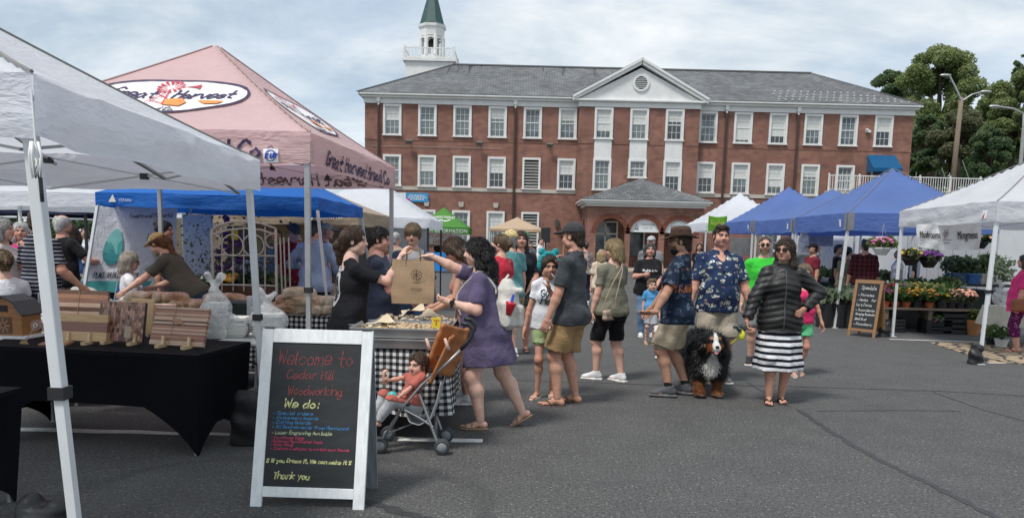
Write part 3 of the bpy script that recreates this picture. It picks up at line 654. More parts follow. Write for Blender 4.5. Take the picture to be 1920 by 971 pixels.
def ribbons(lines,wd,fn,mb,seed=0,vary=.25):
 r=np.random.default_rng(seed)
 for P in lines:
  P=np.asarray(P,float)
  if len(P)<2:continue
  T=np.gradient(P,axis=0);T/=np.linalg.norm(T,axis=1)[:,None]+1e-9;Nn=np.stack([-T[:,1],T[:,0]],1)
  ww=wd/2*(1+vary*r.normal(size=len(P))).clip(.45,1.5);P=P.copy();P[0]-=T[0]*wd*.4;P[-1]+=T[-1]*wd*.4
  A=P+Nn*ww[:,None];B=P-Nn*ww[:,None];k=len(P)
  V=np.array([fn(*q)for q in np.concatenate([A,B])]);mb.add(V,[(i,i+1,k+i+1,k+i)for i in range(k-1)])
 return mb
def print_text(text,size,fn,mb,align='CENTER',sx=1.0):
 cu=bpy.data.curves.new('txt','FONT');cu.body=text;cu.size=size;cu.align_x=align;cu.resolution_u=3
 o=bpy.data.objects.new('txt',cu);COL.objects.link(o);dg=bpy.context.evaluated_depsgraph_get();me=o.evaluated_get(dg).to_mesh()
 V=np.zeros(len(me.vertices)*3);me.vertices.foreach_get('co',V);V=V.reshape(-1,3);Fs=[tuple(p.vertices)for p in me.polygons]
 if len(V):mb.add(np.array([fn(x*sx,y)for x,y,_ in V]),Fs)
 bpy.data.objects.remove(o);bpy.data.curves.remove(cu);return mb
# ================================================================ pop-up canopies
def canopy_mat(name,col,tr=.38,dirt=.06):
 if name in MATS:return MATS[name]
 t=NT(name);co=t.coords();nz=t.noise(co,1.6,5,.6);wv=t.noise(t.mapping(co,scale=(1,1,3)),3.5,4,.6,.6)
 c=t.mix(1,tuple(col),t.rng(nz.outputs[0],.3,.7,1-dirt,1+dirt),'MULTIPLY');t.base(c);t.rough(.62);t.b.inputs['Specular IOR Level'].default_value=.3
 cr=t.noise(t.mapping(co,rot=(.3,.2,.5),scale=(1,1,4)),2.6,3,.5,1.6);t.bump(t.math('ADD',t.math('ADD',wv.outputs[0],t.math('MULTIPLY',t.noise(co,14,3).outputs[0],.2)),t.math('ABSOLUTE',t.math('SUBTRACT',cr.outputs[0],.5))),.42,.05);t.transl(c,tr);MATS[name]=t.m;return t.m
STEEL=M('white_steel',(.66,.68,.69),.4,metal=.1,var=.05);GALV=M('galvanised_steel',(.42,.43,.44),.4,metal=.5,var=.1);BLKPL=M('black_plastic',(.018,.018,.02),.5)
class Tent:pass
def tent(name,label,cs,eave,peak,vh,mt,vmat=None,group='pop-up canopies',leg_mat=None,lw=.045,legs=(1,1,1,1),detail=False,slant=0,seed=0,rip=.02,legtop=None,N=26,lowback=0,sag=.06,foot=True,edge=None):
 """cs: four XY corners near-left, near-right, far-right, far-left"""
 T=Tent();cs=[np.array([c[0],c[1]],float)for c in cs];ctr=sum(cs)/4;leg_mat=leg_mat or STEEL;vmat=vmat or mt;r=np.random.default_rng(seed)
 o=root(name,label,'canopy tent',(ctr[0],ctr[1],0),group=group);T.o=o;T.ctr=ctr
 L=[c-ctr for c in cs];ev=[eave if np.isscalar(eave)else eave[k]for k in range(4)]
 ph=r.uniform(0,6,8)
 def bil(u,v,A):
  a,b,c,d=A;return(a*(1-u)*(1-v)+b*(1+u)*(1-v)+c*(1+u)*(1+v)+d*(1-u)*(1+v))/4
 def roof(u,v,off=0.0):
  u=np.asarray(u,float);v=np.asarray(v,float);s=np.maximum(np.maximum(abs(u),abs(v)),1e-6)
  x=bil(u,v,[q[0]for q in L]);y=bil(u,v,[q[1]for q in L]);e=bil(u/s,v/s,ev)
  wv=np.where(abs(u)>abs(v),v,u)/s
  z=e+(peak-e)*(1-s)**1.08-sag*(1-wv**2)*4*s*(1-s)*.9
  z=z+.012*np.sin(x*5+ph[0]+2*y)*np.sin(y*4.3+ph[1])*(1-abs(wv)**3)*s+.006*np.sin(11*x-7*y+ph[2])*(1-wv**2)*s
  return x,y,z+off
 T.roof=roof
 m=MB();m.grid(lambda U,W:roof(2*U-1,2*W-1),N,N);m.build('canopy',mt,o,smooth=True)
 def val(side,a,t,off=0.0):
  a=np.asarray(a,float);t=np.asarray(t,float);A,B=L[side],L[(side+1)%4];d=(B-A)/np.linalg.norm(B-A);nn=np.array([d[1],-d[0]]);Ln=np.linalg.norm(B-A)
  e=ev[side]+(ev[(side+1)%4]-ev[side])*a;s_=a*Ln
  w_=rip*(np.sin(s_*5.3+ph[3]+t*2.2)*.6+np.sin(s_*11+ph[4]-t*3)*.3+.5*np.sin(t*9+s_*2+ph[5]))*np.minimum(1,np.minimum(a,1-a)*8)*(.35+.65*t)+off+.004
  z=e-t*vh-.018*np.sin(PI*a)*t-.006*t*np.sin(s_*7+ph[6])
  return A[0]+d[0]*s_+nn[0]*w_,A[1]+d[1]*s_+nn[1]*w_,z
 T.val=val
 for sd in range(4):
  m=MB();m.grid(lambda U,W:val(sd,U,W),40 if detail else 16,8 if detail else 3);m.build('valance',vmat,o,smooth=True)
  if edge is not None:
   pts=np.stack(roof(*(np.array([-1,1,1,-1])[sd]*np.linspace(.02,1,16),np.array([-1,-1,1,1])[sd]*np.linspace(.02,1,16)),.006),-1);MB().tube(pts,.008,5).build('hip_seam',edge,o)
 lt=legtop if legtop is not None else min(ev)-.06
 for k in range(4):
  if not legs[k]:continue
  p=L[k]-np.sign(L[k])*(lw/2+.012+(.03 if isinstance(legs[k],tuple)else 0));dirn=nrm(np.append(L[k],0))[:2];ft=p+dirn*slant
  if isinstance(legs[k],tuple):ft=np.array(legs[k][:2])-ctr
  m=MB();m.bar((*p,lt),(*(p+(ft-p)*.55),lt*.45),lw);lo=m.build('leg',leg_mat,o,bevel=.006 if detail else 0)
  MB().bar((*(p+(ft-p)*.53),lt*.47),(*ft,.012),lw*.78).build('inner_leg',leg_mat,lo)
  if foot:
   MB().box((*ft,.006),(lw*2.2,lw*2.2,.01)).build('foot_plate',leg_mat,lo)
   if detail:MB().box((*(p+(ft-p)*.54),lt*.46),(lw*1.35,lw*1.35,.05)).build('slider_clamp',BLKPL,lo)
 if detail:
  for sd in range(4):
   A,B=L[sd]*.92,L[(sd+1)%4]*.92;zt_,zb_=min(ev)-.04,min(ev)-.27
   for k in range(2):
    p0,p1=A+(B-A)*k/2,A+(B-A)*(k+1)/2
    for(za,zc)in((zt_,zb_),(zb_,zt_)):MB().bar((*p0,za),(*p1,zc),.022,.012).build('truss_bar',GALV,o)
  for sd in range(4):
   A,B=L[sd],L[(sd+1)%4];mid=(A+B)/2*.985;MB().bar((*mid,min(ev)-.08),(0,0,peak-.45),.02).build('rafter',GALV,o)
   for q in(.25,.5,.75):pt=A*.92+(B-A)*.92*q;MB().box((*pt,min(ev)-(.16 if q!=.5 else .06)),(.05,.05,.045)).build('truss_joint',BLKPL,o)
  MB().tube([(0,0,peak-.5),(0,0,peak-.02)],.02,8).build('centre_pole',GALV,o)
 return T
def on_val(T,side,off,a0,z_of):
 """maps (x metres, y metres) of a line of text onto a valance"""
 A,B=np.array(T.val(side,0,0)),np.array(T.val(side,1,0));Ln=np.linalg.norm(B-A)
 def fn(x,y):return tuple(float(q)for q in T.val(side,a0+x/Ln,z_of-y,off))
 return fn
WCAN=canopy_mat('white_canopy',(.87,.885,.93),.48);PINKC=canopy_mat('pink_canopy',(.82,.59,.585),.45);BLUEC=canopy_mat('royal_blue_canopy',(.02,.16,.56),.3);TANC=canopy_mat('tan_canopy',(.46,.36,.26),.3)
BLU2=canopy_mat('blue_canopy',(.17,.27,.60),.5);GREYC=canopy_mat('grey_white_canopy',(.76,.77,.81),.42);GRNC=canopy_mat('green_canopy',(.09,.28,.05),.3);BEIC=canopy_mat('beige_canopy',(.60,.44,.30),.3);NAVC=canopy_mat('navy_canopy',(.012,.018,.05),.1)
SEAM=M('seam_tape',(.22,.21,.21),.8)
T1=tent('canopy_tent','nearest plain white canopy tent over the woodworking table',[(-4.88,2.75),(-1.83,2.9),(-1.99,5.9),(-5.04,5.75)],2.19,2.98,.235,WCAN,legs=(1,(-1.70,2.87),(-1.985,5.92),1),lw=.047,detail=True,seed=4,rip=.045,N=40,legtop=2.1,edge=SEAM)
# cord tied at the near corner
cx_,cy_=np.array([-1.83,2.9])-T1.ctr;cord=M('white_cord',(.75,.75,.75),.9)
cp=[(cx_+.02,cy_-.04,2.12),(cx_+.03,cy_-.05,2.02),(cx_+.035,cy_-.055,1.93)];m=MB();m.tube(cp,.004,5)
tie=m.build('tie_cord',cord,T1.o)
m=MB()
for k in range(6):a=k*.9;m.tube([(cx_+.035+.012*math.cos(a),cy_-.06+.01*math.sin(a),1.93),(cx_+.04+.022*math.cos(a),cy_-.065+.015*math.sin(a),1.88),(cx_+.035+.015*math.cos(a),cy_-.06,1.80),(cx_+.038+.02*math.sin(a),cy_-.06,1.87)],.005,5)
m.build('cord_bundle',cord,tie,smooth=True)
MB().tube([(cx_+.05,cy_-.06,1.80),(cx_+.052,cy_-.06,1.74),(cx_+.05,cy_-.055,1.71)],.007,6).build('cord_clip',BLKPL,tie)
# pink bakery tent
T2=tent('canopy_tent','pink canopy tent with oval windmill logos over the bread stall',[(-4.85,6.6),(-1.81,6.7),(-1.55,9.75),(-4.6,9.75)],2.52,3.60,.275,PINKC,leg_mat=GALV,lw=.05,detail=True,seed=8,rip=.018,N=40,edge=M('pink_seam',(.4,.28,.27),.8),sag=.05)
INK=M('purple_ink',(.035,.02,.075),.7);INKT=M('show_through_ink',(.16,.115,.11),.8)
s_,wd=strokes("Great Harvest Bread Co",.13,2,.2,.1,1.15);sc_=2.28/wd
m=MB();ribbons([q*[sc_,1]+[.36,.0]for q in s_],.026,lambda x,y:tuple(float(q)for q in T2.val(1,x/3.06,.86-y/.275,.012)),m,1);m.build('lettering',INK,T2.o)
m=MB();ribbons([q*[sc_,1]+[.32,.0]for q in s_],.026,lambda x,y:tuple(float(q)for q in T2.val(0,x/3.04,.82-y/.275,.012)),m,1)
th=np.linspace(0,2*PI,14);ribbons([np.stack([2.7+.025*np.cos(th),.07+.025*np.sin(th)],1)],.007,lambda x,y:tuple(float(q)for q in T2.val(0,x/3.04,.82-y/.275,.012)),m);m.build('lettering',INK,T2.o)
m=MB();ribbons([q*[sc_,1]+[.36,.0]for q in s_],.026,lambda x,y:tuple(float(q)for q in T2.val(2,x/3.05,.86-y/.275,-.014)),m,1);m.build('show_through_lettering',INKT,T2.o)
m=MB();m.grid(lambda U,W:T2.val(0,.868+.042*U,.55+.42*W,.014),3,3);tg=m.build('maker_tag',M('tag_white',(.8,.8,.8),.5),T2.o)
m=MB();th=np.linspace(0,2*PI,20);fnq=lambda x,y:tuple(float(q)for q in T2.val(0,.889+x/3.04,.76-y/.275,.018))
ribbons([np.stack([.045*np.cos(th),.045*np.sin(th)],1)],.008,fnq,m);s2,w2=strokes('EZUP',.035,3,.25,.05);ribbons([q+[-w2/2,-.018]for q in s2],.012,fnq,m);m.build('tag_print',M('tag_blue',(.02,.06,.4),.6),tg)
OVW=M('oval_white',(.80,.79,.78),.6,var=.04);RED=M('logo_red',(.50,.03,.06),.6);ORG=M('logo_orange',(.75,.27,.06),.6)
def oval(side,k):
 # (x along the eave, y up the slope) metres on one roof panel
 hw,sl=1.52,1.86
 def P(x,y,off=.012):
  s=.60-y/sl;w_=x/hw
  u,v=((w_,-s),(s,w_),(-w_,s),(-s,-w_))[side]
  return tuple(float(q)for q in T2.roof(u,v,off))
 A,B=.72,.34
 m=MB();n_=36;V=[P(0,0)]
 rings=5
 for q in range(1,rings+1):V+=[P(A*q/rings*math.cos(t_),B*q/rings*math.sin(t_))for t_ in np.arange(n_)*2*PI/n_]
 Fs=[(0,1+j,1+(j+1)%n_)for j in range(n_)]+[(1+q*n_+j,1+(q+1)*n_+j,1+(q+1)*n_+(j+1)%n_,1+q*n_+(j+1)%n_)for q in range(rings-1)for j in range(n_)]
 m.add(V,Fs);ov=m.build('oval_logo',OVW,T2.o,smooth=True)
 P2=lambda x,y:P(x,y,.02)
 t_=np.linspace(0,2*PI,60);m=MB();ribbons([np.stack([A*np.cos(t_),B*np.sin(t_)],1)],.028,P2,m,2,.12);m.build('outline',INK,ov)
 m=MB();s_,wd=strokes('Great',.17,5,.25,.1,1.0);ribbons([q*[.40/wd,.9]+[-.56,-.03]for q in s_],.024,P2,m,3);s_,wd=strokes('Harvest',.17,6,.25,.1,1.0);ribbons([q*[.56/wd,.9]+[.02,-.05]for q in s_],.024,P2,m,3)
 s_,wd=strokes('Bread Co.',.07,7,.25,.1,1.2);ribbons([q*[.34/wd,1]+[-.2,-.31]for q in s_],.012,P2,m,3);m.build('lettering',INK,ov)
 P3=lambda x,y:P(x,y,.027)
 m=MB()
 for q in range(14):
  a=q*2*PI/14;c=np.array([-.08,.19]);d_=np.array([math.cos(a),math.sin(a)]);e_=np.array([-d_[1],d_[0]])
  m.add([P3(*(c+d_*.03)),P3(*(c+d_*.125+e_*.022)),P3(*(c+d_*.13-e_*.012))],[(0,1,2)])
 m.add([P3(.02,.19),P3(.16,.21),P3(.2,.245),P3(.21,.14),P3(.16,.175)],[(0,1,2,3,4)])
 ribbons([np.array([(-.1,.1),(-.2,-.26)]),np.array([(-.06,.1),(.0,-.2)]),np.array([(-.12,.02),(-.02,-.05)]),np.array([(-.05,.02),(-.17,-.1)]),np.array([(-.15,-.1),(.0,-.18)])],.012,P3,m,4,0);m.build('windmill',RED,ov)
 m=MB();m.add([P3(.0,-.08),P3(.13,-.06),P3(.2,-.14),P3(.16,-.22),P3(.0,-.2),P3(-.03,-.14)],[(0,1,2,3,4,5)]);m.add([P3(.28,-.1),P3(.55,-.13),P3(.5,-.19),P3(.38,-.19)],[(0,1,2,3)]);m.build('wheat_field',ORG,ov)
oval(0,0);oval(1,1)
T3=tent('canopy_tent','bright royal blue slant-leg canopy tent behind the bread stall',[(-5.55,10.0),(-2.6,10.0),(-2.6,12.9),(-5.55,12.9)],2.13,2.95,.17,BLUEC,slant=.38,seed=5,rip=.03,N=20,lw=.035)
m=MB();f_=lambda x,y:tuple(float(q)for q in T3.val(0,.06+x/2.95,.72-y/.17,.015));m.add([f_(0,0),f_(.1,0),f_(.06,.1)],[(0,1,2)]);print_text('OZARK',.05,lambda x,y:f_(.14+x,y+.01),m,'LEFT');m.build('lettering',WHITE,T3.o)
T4=tent('canopy_tent','tan canopy tent with white lettering behind the bread stall',[(-5.75,13.2),(-2.73,13.2),(-2.62,16.1),(-5.7,16.1)],2.08,2.75,.24,TANC,seed=6,rip=.03,N=20,leg_mat=GALV)
m=MB();f_=lambda x,y:tuple(float(q)for q in T4.val(0,.84+x/3.02,.62-y/.24,.015));print_text('OUTFITTER',.085,f_,m);ribbons([np.array([(-.4,.0),(-.36,.06),(-.33,.0),(-.3,.06)])],.03,f_,m);m.build('lettering',WHITE,T4.o)
tent('canopy_tent','white canopy tent with dark legs in front of the green tent',[(-4.9,16.4),(-1.85,16.4),(-1.85,19.4),(-4.9,19.4)],2.08,3.1,.2,WCAN,seed=7,leg_mat=BLKPL,N=16)
T6=tent('canopy_tent','green market information canopy tent in front of the brick hall',[(-5.4,40.5),(-2.45,40.5),(-2.45,43.4),(-5.4,43.4)],2.35,3.46,.36,GRNC,seed=9,N=14,rip=.01)
m=MB();print_text('MARKET INFORMATION',.27,lambda x,y:tuple(float(q)for q in T6.val(0,.5+x/2.95,.8-y/.36,.03)),m,sx=.95)
print_text('FARMERS MARKET',.27,lambda x,y:tuple(float(q)for q in T6.roof(x/1.5,-.52+(y-.9*x*x*.3)/1.6,.03)),m,sx=.62);ribbons([np.array([(-.4,.0),(-.1,.16),(.15,.05),(.4,.14)])],.07,lambda x,y:tuple(float(q)for q in T6.roof(x/1.5,-.7+y/1.6,.03)),m);m.build('lettering',WHITE,T6.o)
T7=tent('canopy_tent','small beige canopy tent standing against the brick hall',[(-1.35,40),(1.65,40),(1.65,43),(-1.35,43)],2.32,3.0,.12,BEIC,seed=10,N=14,rip=.01)
tent('canopy_tent','white canopy tent beside the blue tent at the back of the market',[(-9.2,11.2),(-6.1,11.2),(-6.1,14.0),(-9.2,14.0)],2.18,2.9,.2,WCAN,seed=12,N=16,rip=.02)
tent('canopy_tent','dark navy canopy tent over the striped shirt man',[(-11.6,14.6),(-8.3,14.6),(-8.3,17.6),(-11.6,17.6)],2.08,2.8,.14,NAVC,seed=13,N=12,leg_mat=BLKPL)
tent('canopy_tent','farther white canopy tent in front of the dark hedge',[(-14.5,20),(-10.5,20),(-10.5,23),(-14.5,23)],2.25,3.0,.26,WCAN,seed=14,N=12)
tent('canopy_tent','white canopy tent beyond the denim shirt woman',[(-10.3,20.5),(-7.3,20.5),(-7.3,23.5),(-10.3,23.5)],2.22,3.0,.25,WCAN,seed=15,N=12)
# right-hand row
R1=tent('canopy_tent','grey-white canopy tent with mushroom banner beside the flower stand',[(6.93,10.9),(10.05,10.75),(10.3,13.95),(7.2,14.15)],2.36,3.25,.29,GREYC,seed=20,rip=.022,N=34,lw=.05,detail=True,legs=((6.84,10.8),1,1,1),edge=SEAM)
m=MB();f_=lambda x,y:tuple(float(q)for q in R1.val(3,.93+x/3.2,.62-y/.29,.012));m.add([f_(-.09,-.06),f_(.03,-.06),f_(.03,.06),f_(-.09,.06)],[(0,1,2,3)]);lg=m.build('maker_tag',M('tag_white',(.8,.8,.8)),R1.o)
m=MB();f2=lambda x,y:tuple(float(q)for q in R1.val(3,.93+x/3.2,.62-y/.29,.016));m.add([f2(-.08,-.05),f2(-.03,-.05),f2(-.03,.04)],[(0,1,2)]);m.build('tag_print',RED,lg)
b_mt=M('grey_corner_patch',(.2,.2,.22),.8)
def corner_strip(T):
 for sd,a0,a1 in((3,.955,1.0),(0,0.0,.045)):
  m=MB();m.grid(lambda U,W:T.val(sd,a0+(a1-a0)*U,W*.99,.006),3,4);m.build('corner_patch',b_mt,T.o)
 m=MB();m.grid(lambda U,W:T.val(3,.88+.03*U,.35+.4*W,.012),2,2);m.build('care_tag',M('tag_white',(.8,.8,.8)),T.o)
R2=tent('canopy_tent','nearest and tallest of the three blue canopy tents',[(6.78,15.4),(9.85,15.35),(9.9,18.3),(6.83,18.4)],2.37,3.44,.36,BLU2,seed=21,rip=.02,N=26,lw=.05,edge=SEAM,legs=((6.70,15.45),1,1,1));corner_strip(R2)
R3=tent('canopy_tent','middle one of the three blue canopy tents',[(6.85,18.6),(9.9,18.6),(9.9,21.5),(6.85,21.5)],2.36,3.22,.34,BLU2,seed=22,rip=.02,N=22);corner_strip(R3)
R4=tent('canopy_tent','farthest of the three blue canopy tents',[(6.83,21.7),(9.85,21.7),(9.85,24.6),(6.83,24.6)],2.40,3.5,.34,BLU2,seed=23,rip=.02,N=22);corner_strip(R4)
R5=tent('canopy_tent','white canopy tent with small green banner past the blue tents',[(6.4,25.3),(9.5,25.3),(9.5,28.3),(6.4,28.3)],2.42,3.55,.26,WCAN,seed=24,N=18)
m=MB();m.grid(lambda U,W:(6.45+.62*U,25.15+0*U+.03*np.sin(U*6),2.15+.5*W-.04*np.sin(U*PI)),8,4);gb=m.build('vendor_banner',fabric('green_banner',(.13,.33,.03)));tag(gb,'small green banner hung on the white tent past the blue tents','banner')
m=MB();s_,wd=strokes('Farm Fresh',.12,4);ribbons([q*[.45/wd,1]+[6.53,2.36]for q in s_],.016,lambda x,y:(x,25.1,y),m);m.build('lettering',M('banner_yellow',(.5,.55,.1),.7),gb)
# mushroom banner
pa,pb,pc,pd=D(1701,422,12.9),D(1819,416,12.9),D(1817,468,12.9),D(1703,462,12.9)
def mb_fn(U,W):
 U3,W3=U[...,None],W[...,None];P=(pd*(1-U3)+pc*U3)*(1-W3)+(pa*(1-U3)+pb*U3)*W3
 return P[...,0],P[...,1]-.3+.025*np.sin(U*9+W*4)*(1-W)+.015*np.sin(U*21-W*6),P[...,2]-.03*np.sin(U*PI)*(1-W)
m=MB();m.grid(mb_fn,26,8);bo=m.build('hanging_banner',fabric('banner_cloth',(.74,.74,.75),transl=.2),smooth=True);tag(bo,'white cloth banner reading Mushrooms and Microgreens','banner')
def bfn(x,y):
 q=mb_fn(np.array(x),np.array(y));return float(q[0]),float(q[1])-.02,float(q[2])
m=MB();[(print_text('Mushrooms',1,lambda x,y:bfn(.19+e_+x*.066,.42+y*.42),m),print_text('Microgreens',1,lambda x,y:bfn(.78+e_+x*.06,.40+y*.42),m))for e_ in(0,.005)];m.build('lettering',M('banner_ink',(.05,.045,.05),.8),bo)
m=MB();r=np.random.default_rng(3)
for k in range(16):th=np.linspace(r.uniform(0,2),r.uniform(3,6),10);ribbons([np.stack([.46+r.normal(0,.022)+.025*np.cos(th),.62+r.normal(0,.1)+.08*np.sin(th)],1)],.006,bfn,m)
ribbons([np.array([(.38,.36),(.54,.38)]),np.array([(.42,.25),(.5,.26)])],.02,bfn,m);m.build('crest',M('crest_grey',(.25,.2,.2),.8),bo)
# ================================================================ signed-distance modelling: one continuous skin per figure
class SDF:
 def __init__(s,lo,hi,h):
  s.lo=np.asarray(lo,np.float32);s.h=h;s.n=np.maximum(np.ceil((np.asarray(hi)-s.lo)/h).astype(int)+1,4)
  s.ax=[(s.lo[i]+np.arange(s.n[i])*h).astype(np.float32)for i in range(3)];s.f=np.full(s.n,1.0,np.float32)
 def sub(s,lo,hi):
  sl=[]
  for i in range(3):
   a=int(max(0,math.floor((lo[i]-s.lo[i])/s.h)));b=int(min(s.n[i],math.ceil((hi[i]-s.lo[i])/s.h)+1))
   if b<=a:return None
   sl.append(slice(a,b))
  return tuple(sl)
 def xyz(s,sl):return s.ax[0][sl[0]][:,None,None],s.ax[1][sl[1]][None,:,None],s.ax[2][sl[2]][None,None,:]
 def put(s,fn,lo,hi,k=.02,mode='u'):
  mg=k+2.5*s.h;sl=s.sub(np.asarray(lo)-mg,np.asarray(hi)+mg)
  if sl is None:return s
  d=fn(*s.xyz(sl));f=s.f[sl]
  if mode=='u':
   if k<=0:s.f[sl]=np.minimum(f,d)
   else:hh=np.clip(.5+.5*(f-d)/k,0,1);s.f[sl]=f*(1-hh)+d*hh-k*hh*(1-hh)
  else:
   if k<=0:s.f[sl]=np.maximum(f,-d)
   else:hh=np.clip(.5-.5*(f+d)/k,0,1);s.f[sl]=f*(1-hh)-d*hh+k*hh*(1-hh)
  return s
 def cone(s,a,b,ra,rb,k=.02,mode='u',flat=0):
  a=np.asarray(a,float);b=np.asarray(b,float);d=b-a;L=max(np.linalg.norm(d),1e-5);m=max(ra,rb)
  def fn(x,y,z):
   px,py,pz=x-a[0],y-a[1],z-a[2];t0=(px*d[0]+py*d[1]+pz*d[2])/(L*L);t=np.clip(t0,0,1)
   q=np.sqrt((px-t*d[0])**2+(py-t*d[1])**2+(pz-t*d[2])**2)-(ra+(rb-ra)*t)
   if flat&1:q=np.maximum(q,-t0*L)
   if flat&2:q=np.maximum(q,(t0-1)*L)
   return q
  return s.put(fn,np.minimum(a,b)-m,np.maximum(a,b)+m,k,mode)
 def ell(s,c,r,k=.02,R=None,mode='u'):
  c=np.asarray(c,float);r=np.full(3,r,float)if np.isscalar(r)else np.asarray(r,float);m=r.max()if R is not None else r
  def fn(x,y,z):
   px,py,pz=x-c[0],y-c[1],z-c[2]
   if R is not None:px,py,pz=(R[0][i]*px+R[1][i]*py+R[2][i]*pz for i in range(3))
   k0=np.sqrt((px/r[0])**2+(py/r[1])**2+(pz/r[2])**2);k1=np.sqrt((px/r[0]**2)**2+(py/r[1]**2)**2+(pz/r[2]**2)**2)+1e-6
   return k0*(k0-1)/k1
  return s.put(fn,c-m,c+m,k,mode)
 def box(s,c,hs,r=.005,k=.01,R=None,mode='u'):
  c=np.asarray(c,float);hs=np.asarray(hs,float);m=np.linalg.norm(hs)if R is not None else hs
  def fn(x,y,z):
   px,py,pz=x-c[0],y-c[1],z-c[2]
   if R is not None:px,py,pz=(R[0][i]*px+R[1][i]*py+R[2][i]*pz for i in range(3))
   qx,qy,qz=np.abs(px)-hs[0]+r,np.abs(py)-hs[1]+r,np.abs(pz)-hs[2]+r
   return np.sqrt(np.maximum(qx,0)**2+np.maximum(qy,0)**2+np.maximum(qz,0)**2)+np.minimum(np.maximum(qx,np.maximum(qy,qz)),0)-r
  return s.put(fn,c-m,c+m,k,mode)
 def loft(s,o,R,prof,k=.02,mode='u',fold=None,sq=2.0):
  """prof rows: t, half-width, half-depth, y-offset along the axis R[:,2] from o"""
  P=np.asarray(prof,float);o=np.asarray(o,float);m=max(P[:,1].max(),P[:,2].max()+np.abs(P[:,3]).max())*1.15
  e=o+R[:,2]*P[0,0],o+R[:,2]*P[-1,0]
  def fn(x,y,z):
   px,py,pz=x-o[0],y-o[1],z-o[2];lx,ly,lz=(R[0][i]*px+R[1][i]*py+R[2][i]*pz for i in range(3))
   lx,ly,lz=np.broadcast_arrays(lx,ly,lz);w_=np.interp(lz,P[:,0],P[:,1]);d_=np.interp(lz,P[:,0],P[:,2]);ly=ly-np.interp(lz,P[:,0],P[:,3])
   if fold is not None:g=fold(np.arctan2(ly/d_,lx/w_),lz);w_=w_*g;d_=d_*g
   ax_,ay_=np.abs(lx/w_),np.abs(ly/d_);q=(ax_**sq+ay_**sq)**(1/sq)+1e-6
   gr=np.sqrt((ax_/w_)**2+(ay_/d_)**2)/np.sqrt(ax_**2+ay_**2+1e-9)
   dd=(q-1)/np.maximum(gr,1e-3);return np.maximum(dd,np.maximum(P[0,0]-lz,lz-P[-1,0]))
  return s.put(fn,np.minimum(*e)-m,np.maximum(*e)+m,k,mode)
 def clip(s,n,p):
  """keep the side that n points away from"""
  n=nrm(n);c=float(n@np.asarray(p,float));x,y,z=s.xyz((slice(None),)*3);s.f=np.maximum(s.f,(x*n[0]+y*n[1]+z*n[2]-c).astype(np.float32));return s
 def disp(s,fn):x,y,z=s.xyz((slice(None),)*3);s.f=s.f+fn(x,y,z).astype(np.float32);return s
 def poly(s):
  f=s.f;f[0],f[-1],f[:,0],f[:,-1],f[:,:,0],f[:,:,-1]=(.5,)*6
  sg=f<0;c=np.zeros(np.array(f.shape)-1,np.int8);cor=[(i,j,k)for i in(0,1)for j in(0,1)for k in(0,1)];nx,ny,nz=c.shape
  for i,j,k in cor:c+=sg[i:i+nx,j:j+ny,k:k+nz]
  act=np.argwhere((c>0)&(c<8))
  if len(act)==0:return np.zeros((0,3)),np.zeros((0,4),int)
  vals={q:f[act[:,0]+q[0],act[:,1]+q[1],act[:,2]+q[2]]for q in cor};acc=np.zeros((len(act),3));cnt=np.zeros(len(act))
  for q in cor:
   for a in range(3):
    if q[a]:continue
    q2=list(q);q2[a]=1;v0,v1=vals[q],vals[tuple(q2)];m=(v0<0)!=(v1<0);t=np.where(m,v0/np.where(m,v0-v1,1),0)
    P=np.tile(np.array(q,float),(len(act),1));P[:,a]=t;acc+=P*m[:,None];cnt+=m
  V=(act+acc/cnt[:,None])*s.h+s.lo
  idx=np.full(c.shape,-1,np.int32);idx[tuple(act.T)]=np.arange(len(act));Fs=[]
  for a in range(3):
   b,d=(a+1)%3,(a+2)%3;sl0=[slice(1,-1)]*3;sl1=[slice(1,-1)]*3;sl0[a]=slice(0,-1);sl1[a]=slice(1,None)
   s0,s1=sg[tuple(sl0)],sg[tuple(sl1)];E=np.argwhere(s0!=s1);fl=s0[tuple(E.T)];E=E.copy()
   for q in(b,d):E[:,q]+=1
   def cell(db,dd):Q=E.copy();Q[:,b]+=db;Q[:,d]+=dd;return idx[tuple(Q.T)]
   q=np.stack([cell(-1,-1),cell(0,-1),cell(0,0),cell(-1,0)],1);q[~fl]=q[~fl][:,::-1];Fs.append(q)
  Fs=np.concatenate(Fs);Fs=Fs[(Fs>=0).all(1)];return V,Fs
def join(parts):
 Vs,Fs,o=[],[],0
 for V,Fq in parts:
  Vs.append(V);Fs.append(Fq+o);o+=len(V)
 return np.concatenate(Vs),np.concatenate(Fs)
def sdf_obj(name,S,mt,parent,col=None):
 V,Fq=S.poly()if isinstance(S,SDF)else S
 if len(V)==0:return None
 return link(name,np_mesh(name,V,Fq,True,col),mt,parent)
def wr(seed,amp,fx=16.,fz=13.):
 r=np.random.default_rng(seed);p=r.uniform(0,6.28,8)
 def fn(x,y,z):
  a=np.sin(fx*x+9*y+6*z+p[0])*np.sin(fz*z-7*x+p[1]);b=np.sin(fz*1.9*z+12*x-9*y+p[2]+1.5*np.sin(7*x+5*y+p[3]));c=np.sin(31*x+23*z+p[4])*np.sin(27*y-11*z+p[5])
  return amp*(.5*a+.45*b+.25*c)
 return fn
